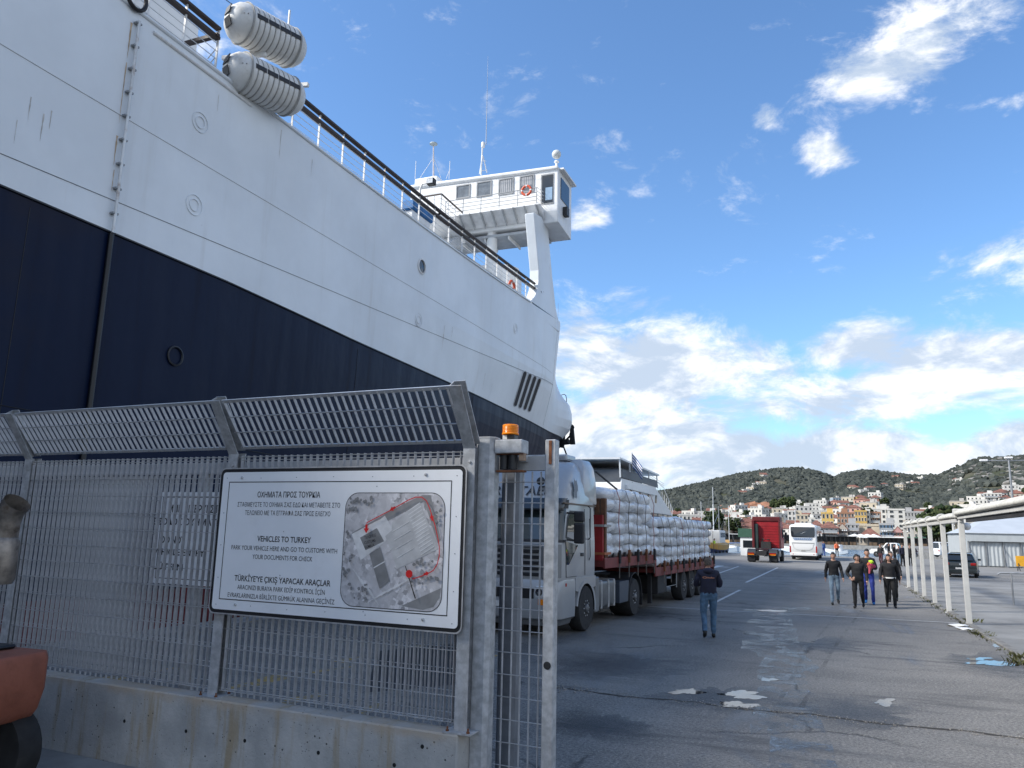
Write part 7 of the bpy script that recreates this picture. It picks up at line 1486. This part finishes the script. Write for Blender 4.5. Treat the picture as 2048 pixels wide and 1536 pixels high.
def put_tree(P, sc, label, group='trees of the town'):
    k = rnd.randrange(3)
    if tu[k]: o = copy_tree(TP[k])
    else: o = TP[k]; tu[k] = 1
    o.location = P; o.scale = (sc,)*3; o.rotation_euler = (0, 0, rnd.uniform(0, 6)); o['label'] = label; o['group'] = group
for i in range(9):
    px = 1862+i*6; a = px_az(px); r = 197+rnd.uniform(-4, 10); put_tree(Vector((math.sin(a)*r, math.cos(a)*r, 0)), rnd.uniform(.95, 1.3), 'dark dense tree in the row left of the columned porch', 'row of dark trees by the porch')
a = px_az(1467); put_tree(Vector((math.sin(a)*312, math.cos(a)*312, 1)), 1.0, 'round green tree standing alone before the white gabled house', None)
a = px_az(1428); put_tree(Vector((math.sin(a)*305, math.cos(a)*305, .6)), 1.35, 'dark tree directly behind the rear of the trailer', None)
for i in range(46):
    px = rnd.uniform(1340, 2100); a = px_az(px); r = rnd.uniform(400, 640); put_tree(Vector((math.sin(a)*r, math.cos(a)*r, ground_z(a, r))), rnd.uniform(.6, 1.0), 'dark leafy tree among the town houses')
for i in range(26):
    px = rnd.uniform(1548, 1585); a = px_az(px); r = rnd.uniform(600, 660); put_tree(Vector((math.sin(a)*r, math.cos(a)*r, ground_z(a, r))), rnd.uniform(.9, 1.4), 'tree of the dark grove right of the red cutting', 'dark grove on the slope')
# cafe umbrellas on the far quay
UMB = mat('umbrella_cloth', (.75, .74, .71), .8)
def umbrella(px, r, label):
    a = px_az(px); t = thing('cafe_umbrella', label, 'umbrella', (math.sin(a)*r, math.cos(a)*r, ground_z(a, 310)), 0, 'white umbrellas on the far quay'); q = MB(); q.lathe([(2.2, 2.3), (2.2, 2.5), (.05, 3.3)], (0, 0, 0), (0, 0, 1), 8); q.build('canopy', UMB, t); q = MB(); q.tube([(0, 0, 0), (0, 0, 3.2)], .05, 6); q.build('pole', GREYM, t)
for px, lb in ((1709, 'leftmost'), (1722, 'second from the left'), (1735, 'third from the left'), (1748, 'rightmost')): umbrella(px, 289, 'white cafe umbrella on the far quay, %s of the row' % lb)
# quay lamps with white globes
for px, lb in ((1690, 'left of the coach side'), (1770, 'behind the woman'), (1812, 'behind the first post')):
    a = px_az(px); t = thing('street_lamp', 'far quay lamp with white globes, '+lb, 'street lamp', (math.sin(a)*287, math.cos(a)*287, .2), 0, 'globe lamps on the far quay'); q = MB(); q.tube([(0, 0, 0), (0, 0, 4.2)], .06, 6); q.tube([(-.6, 0, 4), (.6, 0, 4)], .04, 5); q.build('pole', CHAS, t)
    for x in (-.6, 0, .6): q = MB(); q.ball((x, 0, 4.3), .25, 8, 6); q.build('globe', RAILW, t, smooth=80)

# dark cafe terraces between the houses and the water
def terrace(px, w_, label, roof):
    a = px_az(px); r = 284; t = thing('cafe_terrace', label, 'cafe terrace', (math.sin(a)*r, math.cos(a)*r, -.3), -a, 'cafe terraces on the far quay')
    q = MB(); q.box(-w_/2, w_/2, 0, 5, 2.7, 2.9); q.build('roof', roof, t); q = MB(); q.box(-w_/2+.2, w_/2-.2, 4, 4.2, 0, 2.7); q.build('back_screen', mat('screen_dark', (.05, .052, .055), .6, var=.5, scale=.4), t)
    for i in range(4): x = -w_/2+.3+i*(w_-.6)/3; q = MB(); q.box(x-.08, x+.08, .1, .25, 0, 2.7); q.build('post', CHAS, t)
    for i in range(3): x = -w_/2+w_*(i+.5)/3; q = MB(); q.box(x-w_*.12, x+w_*.12, 1.0, 1.8, 0, rnd.uniform(.8, 1.1)); q.build('table_row', mat('table_brown', (.12, .08, .05), .7), t)
for px, w_, lb, rf in ((1634, 9, 'dark cafe terrace right of the coach', AWN_D), (1662, 9, 'dark cafe terrace under the pink house', AWN_D), (1688, 8, 'grey cafe terrace right of the pink house', CHAS), (1768, 10, 'white roofed cafe terrace behind the walking woman', AWN_W), (1797, 9, 'white roofed cafe terrace beside the first post', AWN_W), (1825, 9, 'dark cafe terrace behind the middle posts', AWN_D), (1560, 9, 'dark cafe terrace behind the red tractor', AWN_D), (1440, 9, 'grey cafe terrace behind the fishing boat', CHAS), (1475, 9, 'white roofed cafe terrace left of the red tractor', AWN_W)): terrace(px, w_, lb, rf)
# ------------------------------------------------------------------ right side: pergola, tent hall, lamp; left: second ferry, boats
PERW = mat('pergola_white', (.52, .515, .49), .5, var=.08, scale=3, dirt=(.34, .30, .25), dirt_amt=.45, dscale=3, streak=True); CANV = mat('rolled_canvas', (.56, .55, .50), .8, var=.15, scale=3, bump=.7, bscale=9, dirt=(.30, .29, .24), dirt_amt=.4)
pg = thing('pergola', 'row of white steel posts carrying a beam with rolled awnings', 'pergola', (3.5, 25, 0))
PYS = [25.1, 28.95, 32.5, 35.85, 39.0, 42.4]
for i, y in enumerate(PYS): q = MB(); q.box(3.43, 3.57, y-.065, y+.065, 0, 2.80); q.build('post', PERW, pg, local=False, bev=.008); q = MB(); q.box(3.36, 3.64, y-.13, y+.13, .0, .014); q.build('base_plate', PERW, pg, local=False)
q = MB(); q.box(3.44, 3.56, 25.0, 42.6, 2.78, 2.90); q.build('beam', PERW, pg, local=False, bev=.01)
q = MB(); q.box(3.42, 3.58, 8, 25.3, 2.86, 2.95); q.build('beam', PERW, pg, local=False, bev=.01)
yy = 42.8
for k, y1 in enumerate((40.7, 38.0, 35.2, 32.4, 29.0, 25.2)):
    q = MB()
    for j in range(4): q.tube([(3.44+.045*j, yy, 2.96+.05*(j % 2)), (3.44+.045*j, (yy+y1)/2, 2.97+.05*(j % 2)), (3.44+.045*j, y1+.05, 2.96+.05*(j % 2))], [.055, .06, .055], 8)
    q.build('rolled_awning', CANV, pg, local=False, smooth=60)
    q = MB(); q.tube([(3.5+.14*math.cos(v), y1+.04, 2.98+.12*math.sin(v)) for v in np.linspace(0, 6.28, 14)[:-1]], .03, 5, closed=True); q.build('canvas_tie', PERW, pg, local=False, smooth=60); yy = y1
for j in range(4): q = MB(); q.tube([(3.40+.06*j, 25.3, 3.02+.055*(j % 2)), (3.40+.06*j, 17, 3.03+.055*(j % 2)), (3.40+.06*j, 8, 3.02+.055*(j % 2))], .062, 8); q.build('rolled_awning', CANV, pg, local=False, smooth=60)
q = MB(); q.box(3.34, 3.66, 25.1, 25.4, 2.9, 3.16); q.build('end_bracket', PERW, pg, local=False, bev=.02)
q = MB(); q.box(3.46, 3.54, 12, 24, 2.76, 2.86); q.build('drive_shaft', CHAS, pg, local=False)
for y in (42.2, 25.9): q = MB(); q.ball((3.75, y, 2.68), .11, 10, 8); q.build('globe_lamp', RAILW, pg, local=False, smooth=80)
# lamp mast
P = onY(2032, 1070, 95); tp = onY(2024, 918, 95); lm = thing('lamp_mast', 'tall grey lighting mast with three floodlights behind the tent hall', 'lamp mast', (P.x, 95, 0)); hz_ = tp.z
q = MB(); q.lathe([(.16, 0), (.09, hz_)], (0, 0, 0), (0, 0, 1), 10); q.build('mast', GREYM, lm, smooth=60)
q = MB(); q.tube([(-2.3, 0, hz_-.15), (2.3, 0, hz_-.15)], .05, 6); q.build('cross_arm', GREYM, lm)
for x, z in ((-2.3, -.15), (0, .1), (2.3, -.15)): q = MB(); q.box(x-.38, x+.38, -.2, .2, hz_+z-.06, hz_+z+.14); q.build('floodlight', RAILW, lm, bev=.04)
# tent hall with corrugated walls
TENTW = mat('tent_wall', (.40, .43, .445), .6, var=.06, scale=2, dirt=(.3, .31, .32), dirt_amt=.3, streak=True); TENTR = mat('tent_roof', (.42, .45, .48), .5, var=.05, scale=1)
th = thing('tent_hall', 'long white tent hall with ribbed wall panels at right', 'tent', (11.6, 80, 0))
for k in range(14):
    x0 = 11.6+k*1.32; q = MB(); pts = []
    for j in range(9): x = x0+.04+j*1.24/8; pts += [(x, 80-.05*(1 if j % 2 else 0))]
    q.add([(x, y, .1) for x, y in pts]+[(x, y, 2.15) for x, y in pts], [(j, j+1, 10+j, 9+j) for j in range(8)]); q.build('wall_panel', TENTW, th, local=False)
    q = MB(); q.box(x0-.03, x0+.03, 79.88, 79.98, 0, 2.3); q.build('wall_post', GREYM, th, local=False)
    if k % 2 == 0: q = MB(); q.bar((x0, 79.9, 1.6), (x0, 78.8, 0), .05, .05); q.build('wall_strut', GREYM, th, local=False)
q = MB(); q.box(11.4, 30.5, 79.7, 79.86, 2.2, 2.95); q.build('fascia', TENTW, th, local=False)
q = MB(); q.add([(11.3, 79.6, 2.9), (30.6, 79.6, 2.9), (30.6, 86, 4.6), (14.5, 86, 4.6), (11.3, 92, 2.9), (30.6, 92, 2.9)], [(0, 1, 2, 3), (3, 2, 5, 4), (0, 3, 4)]); q.build('roof', TENTR, th, local=False)
q = MB(); q.box(11.5, 30.5, 80.1, 92, 0, 2.88); q.build('inner_wall', TENTW, th, local=False)
# yellow barrier board and low pipe rail
P = gnd(2044, 1142); yb_ = thing('barrier_board', 'yellow barrier board on legs at the right edge', 'barrier', P, R(5)); q = MB(); q.box(-.35, 1.6, -.03, .03, .35, 1.15); q.build('board', mat('barrier_yellow', (.72, .36, .02), .5, var=.1), yb_)
for x in (-.2, 1.4): q = MB(); q.bar((x, -.3, 0), (x, 0, .6), .05, .05); q.bar((x, .3, 0), (x, 0, .6), .05, .05); q.build('leg', CHAS, yb_)
PRL = gnd(2028, 1209, .06); rl = thing('pipe_rail', 'low grey pipe rail on the pavement at the right edge', 'railing', PRL)
q = MB(); q.tube([(-.42, 0, 1.03), (-.34, 0, 1.09), (3.2, .1, 1.13)], .035, 8); q.build('top_pipe', GREYM, rl, smooth=60)
for x in (0, 2.6): q = MB(); q.tube([(x, 0, 0), (x, 0, 1.1)], .03, 8); q.build('upright', GREYM, rl, smooth=60)
# litter and weeds by the kerb
LIT = mat('litter_white', (.74, .74, .72), .7, bump=.5)
for px, py, s_, lb in ((1918, 1253, .22, 'larger'), (1930, 1259, .17, 'smaller')):
    P = gnd(px, py); q = MB(); q.v = [tuple(Vector(v)*s_*rnd.uniform(.7, 1.2)) for v in ICO_V]; q.v = [(x*1.5, y, max(0, z*.35+.06*s_)) for x, y, z in q.v]; q.f = [list(f) for f in ICO_F]; q.mi = [0]*len(ICO_F)
    o = q.build('crumpled_paper', LIT); o.location = P; tag(o, '%s scrap of crumpled white paper at the foot of the nearest post' % lb, 'litter')
WEED = leaf_mat('weed_leaf', (.08, .085, .035), (.19, .18, .08), 3)
g4 = random.Random(6); q = MB()
def tuft(x, y, n, h):
    for i in range(n):
        a = g4.uniform(0, 6.28); r_ = g4.uniform(0, .16); L = h*g4.uniform(.4, 1); b = Vector((x+r_*math.cos(a), y+r_*math.sin(a), .0)); d_ = Vector((math.cos(a)*.5, math.sin(a)*.5, 1))*L; s_ = Vector((-math.sin(a), math.cos(a), 0))*.012
        q.add([b-s_, b+s_, b+d_*.6+s_*.7, b+d_+Vector((math.cos(a), math.sin(a), -.3))*L*.25], [(0, 1, 2, 3)])
for y in np.arange(14, 42, .35):
    if g4.random() < .62: tuft(3.34+g4.uniform(-.06, .06), y+g4.uniform(-.2, .2), g4.randint(4, 12), g4.uniform(.04, .12))
for px, py, n, h in ((1945, 1246, 45, .16), (1962, 1268, 50, .12), (1975, 1275, 40, .10), (2040, 1318, 90, .17), (2046, 1328, 60, .15), (1900, 1222, 20, .10)):
    P = gnd(px, py)
    for k in range(5): tuft(P.x+g4.uniform(-.2, .2), P.y+g4.uniform(-.25, .25), n//5, h)
tag(q.build('weeds', WEED), 'dry green weeds growing along the kerb', kind='stuff')
# ---- second ferry
f2 = thing('ferry', 'smaller white ferry with navy band moored beyond the truck', 'ferry', (-20, 80, 0)); X0 = -20.0
F2W = mat('ferry_white', (.74, .75, .75), .4, var=.04, dirt=(.5, .5, .5), dirt_amt=.3, streak=True); NVY = mat('ferry_navy', (.012, .022, .05), .4); DGR = mat('bulwark_grey', (.075, .085, .10), .5)
q = MB(); q.prism([(X0, 79, -2), (X0, 80, 3.6), (X0, 112, 3.6), (X0, 120, -2)], (-12, 0, 0)); q.build('hull', NVY, f2, local=False)
q = MB(); q.loft([[(X0-12, y, z) for y, z in ((79.5, 3.6), (80.6, 7.9), (98, 8.0), (109.5, 4.9), (111.5, 3.6))], [(X0+.02, y, z) for y, z in ((79.5, 3.6), (80.6, 7.9), (98, 8.0), (109.5, 4.9), (111.5, 3.6))]]); q.build('superstructure', F2W, f2, local=False)
q = MB(); q.prism([(X0+.05, 84, 3.75), (X0+.05, 84, 4.75), (X0+.05, 108.6, 4.75), (X0+.05, 110.6, 3.75)], (-.1, 0, 0)); q.build('dark_window_band', NVY, f2, local=False)
for k in range(7): q = MB(); q.box(X0-.02, X0+.075, 86+k*3.4, 88.6+k*3.4, 3.85, 4.65); q.build('window', GLASS, f2, local=False)
q = MB(); q.box(X0-12, X0+.06, 80.7, 80.76, 8.0, 8.85); q.box(X0, X0+.07, 80.76, 99, 8.0, 8.85); q.build('bulwark', DGR, f2, local=False)
q = MB(); q.box(X0-12, X0-.1, 80.5, 80.9, 7.1, 8.0); q.build('stern_band', DGR, f2, local=False)
for k in range(5): q = MB(); q.box(X0-10.5+k*2, X0-9.3+k*2, 79.95, 80.1, 5.9, 6.5); q.build('stern_window', GLASS, f2, local=False)
for k in range(4): q = MB(); q.prism([(X0+.06, 84+k*4.6, 6.0), (X0+.06, 84.9+k*4.6, 6.0), (X0+.06, 85.2+k*4.6, 7.0), (X0+.06, 84.3+k*4.6, 7.0)], (-.1, 0, 0)); q.build('window', GLASS, f2, local=False)
q = MB(); q.prism([(X0+.3, 82, 7.3), (X0+.3, 96, 7.3), (X0+.3, 97, 6.9), (X0+.3, 82, 6.9)], (-.5, 0, 0)); q.build('belt_fender', F2W, f2, local=False)
q = MB(); q.loft([[(X0-12, 79, 10.1), (X0-12, 79, 9.9), (X0-12, 101, 9.6), (X0-12, 101, 9.8)], [(X0, 80, 10.1), (X0, 80, 9.9), (X0, 101, 9.6), (X0, 101, 9.8)]]); q.build('awning_roof', F2W, f2, local=False)
for y in (80.5, 85, 90, 95, 100): 
    for x in (X0-.1, X0-11.5): q = MB(); q.bar((x, y, 8.0), (x, y-.3, 9.9), .14, .14); q.build('awning_post', F2W, f2, local=False)
q = MB(); q.box(X0-12, X0-1, 84, 95, 8.0, 9.3); q.build('deck_cabin', DGR, f2, local=False)
for z in (9.1, 9.35): q = MB(); q.tube([(X0, 95, z), (X0, 104, z-.6)], .03, 5); q.build('rail', F2W, f2, local=False)
q = MB(); q.tube([(X0, 98, 8.9), (X0, 104, 8.2), (X0, 110.5, 5.3)], .04, 5); q.build('rail', F2W, f2, local=False)
for k in range(9): y = 98.5+k*1.4; z0 = 8.0-(y-98)*.27; q = MB(); q.tube([(X0, y, z0-.2), (X0, y, z0+.95)], .03, 5); q.build('rail_post', F2W, f2, local=False)
b_, t_ = onX(1264, 948, -20), onX(1264, 905, -20); q = MB(); q.tube([b_+Vector((0, 0, -1)), t_], .05, 6); q.build('flag_pole', GREYM, f2, local=False)
fl2 = thing('flag', 'blue and white striped flag on the smaller ferry', 'flag', t_); hgt = (t_.z-b_.z-.4)*.75
for k in range(9):
    q = MB(); w_ = np.linspace(0, 1, 7); z1, z0 = -hgt*k/9-.1, -hgt*(k+1)/9-.1; pts = [(u*1.2, .25*math.sin(u*5), (z1 if True else 0)-u*1.5) for u in w_]; p2 = [(u*1.2, .25*math.sin(u*5), z0-u*1.5) for u in w_]
    q.add(pts+p2, [(i, i+1, 8+i, 7+i) for i in range(6)]); q.build('flag_stripe', mat('flag_blue', (.02, .07, .25), .8) if k % 2 == 0 else UMB, fl2)
q = MB(); q.tube([onX(1192, 944, -19.6), onX(1262, 1002, -19.6)], .10, 6); q.build('gangway_boom', CHAS, f2, local=False)
# fishing boat at the quay edge
fbm = mat('boat_blue', (.015, .03, .11), .5, var=.2); fby = mat('boat_yellow', (.50, .26, .02), .5, var=.2)
fb = thing('fishing_boat', 'blue and yellow wooden boat moored at the quay behind the trailer', 'boat', (-14.6, 97, -1.4), R(-4))
def boat_loft(par, L, w_, zs, mats_, names):
    def half(y, k): t_ = y/L; b = w_/2*math.sin(math.pi*min(1, max(.0, .06+t_*.9))**.75)**.7; return b*k
    for (z0, k0, z1, k1), m_, nm in zip(zs, mats_, names):
        q = MB(); ys_ = np.linspace(0, L, 11); lo = [(half(y, k0), y, z0+(abs(y/L-.45)*2)**2*.5) for y in ys_]; hi = [(half(y, k1), y, z1+(abs(y/L-.45)*2)**2*.5) for y in ys_]
        lo = lo+[(-x, y, z) for x, y, z in reversed(lo)]; hi = hi+[(-x, y, z) for x, y, z in reversed(hi)]; q.loft([lo, hi]); q.build(nm, m_, par, smooth=40)
boat_loft(fb, 18, 3.4, [(0, .5, 1.7, .95), (1.71, .96, 2.35, 1.02)], [fbm, fby], ['hull', 'sheer_band'])
q = MB(); q.box(-.9, .9, 9, 12.5, 2.2, 4.2); cbn = q.build('cabin', F2W, fb, bev=.08); q = MB(); q.box(-.92, .92, 9.3, 12.2, 3.3, 3.9); q.build('cabin_window', mat('blue_glass', (.05, .12, .2), .2), cbn); q = MB(); q.tube([(0, 13, 2), (0, 13, 7.5)], .06, 6); q.tube([(0, 13, 6.5), (.3, 6, 4)], .03, 5); q.build('mast', GREYM, fb)
for k in range(4): q = MB(); q.lathe([(.12, -.12), (.22, 0), (.12, .12)], (1.75, 2+k*2.2, 1.5), (1, 0, 0), 10); q.build('tyre_fender', RUBBER, fb, smooth=40)
P = Vector((-13.15, 100.5, 0)); person('worker in yellow high visibility vest beside the blue and yellow boat', P, yaw_to_cam(P, 1), 1.75, HIVY, TRB, SHB, HAIRB, .3, 1.05, 'swing', 0, hands=False, lod=1)
P = Vector((-15.2, 103, .75)); person('person in blue jacket standing on the deck of the blue boat', P, yaw_to_cam(P, -1), 1.75, JBLUE, TRB, SHB, HAIRB, .3, 1.05, 'swing', 0, hands=False, lod=1)
# kiosk with dark green board left of the red tractor
P = gnd(1498, 1112); kk = thing('kiosk', 'white booth with a dark green board left of the red tractor', 'kiosk', (P.x, P.y, 0), R(-5)); q = MB(); q.box(-.9, 1.6, 0, 2, 0, 2.05); q.build('booth_wall', F2W, kk, bev=.03); q = MB(); q.box(-1.1, 1.8, -.12, 2.1, 2.05, 3.0); q.build('green_board', SHUT['green'], kk); q = MB(); q.box(-.6, .6, -.02, .02, .9, 1.7); q.build('booth_window', GLASS, kk)
# sailing boats and a small white motor boat in the basin
def sailboat(px, Y, L, hm, label):
    P = onY(px, 1090, Y); t = thing('sailing_boat', label, 'sailing boat', (P.x, Y, -1.6), R(70), 'sailing boats in the basin'); boat_loft(t, L, L*.3, [(0, .6, .9, .95), (.91, .96, 1.0, .9)], [F2W, F2W], ['hull', 'deck']); q = MB(); q.tube([(0, L*.55, .8), (0, L*.55, hm)], [.07, .05], 6); q.build('mast', RAILW, t); q = MB(); q.tube([(0, L*.55, 2.0), (0, L*.1, 2.1)], .1, 6); q.build('boom', mat('sail_cover', (.05, .09, .2), .8), t)
    for y in (0.2, L-.2): q = MB(); q.tube([(0, L*.55, hm), (0, y, 1.1)], .012, 4); q.build('stay', GREYM, t)
    q = MB(); q.box(-.6, .6, L*.35, L*.65, .9, 1.4); q.build('cabin', F2W, t, bev=.1)
for px, Y, L, hm, lb in ((1440, 200, 9, 12, 'white sailing boat behind the fishing boat, leftmost mast'), (1462, 190, 8, 11, 'white sailing boat second mast from the left'), (1476, 172, 10, 14, 'white sailing boat with the tallest mast left of the red tractor'), (1495, 185, 8, 10.5, 'white sailing boat just left of the red tractor cab'), (1630, 195, 8, 10, 'white sailing boat partly behind the coach')): sailboat(px, Y, L, hm, lb)
P = onY(1697, 1098, 190); mb = thing('motor_boat', 'small white motor boat on the water right of the orange vest worker', 'boat', (P.x, 190, -1.6), R(60)); boat_loft(mb, 5.5, 2, [(0, .6, .7, .95)], [F2W], ['hull']); q = MB(); q.box(-.6, .6, 1.6, 3, .8, 2.2); q.build('cabin', F2W, mb, bev=.08); q = MB(); q.box(-.62, .62, 1.7, 2.9, 1.5, 1.95); q.build('cabin_window', GLASS, mb)
# bollards along the quay edge, hidden bases
for k, y in enumerate((26, 44, 62, 80)):
    t = thing('bollard', 'iron mooring bollard on the quay edge, %s along the quay' % ORD[k], 'bollard', (QX+.45, y, .012), 0, 'bollards along the quay edge'); q = MB(); q.lathe([(.20, 0), (.16, .1), (.15, .32), (.24, .40), (.22, .48), (.001, .5)], (0, 0, 0), (0, 0, 1), 14); q.build('casting', CHAS, t, smooth=50)
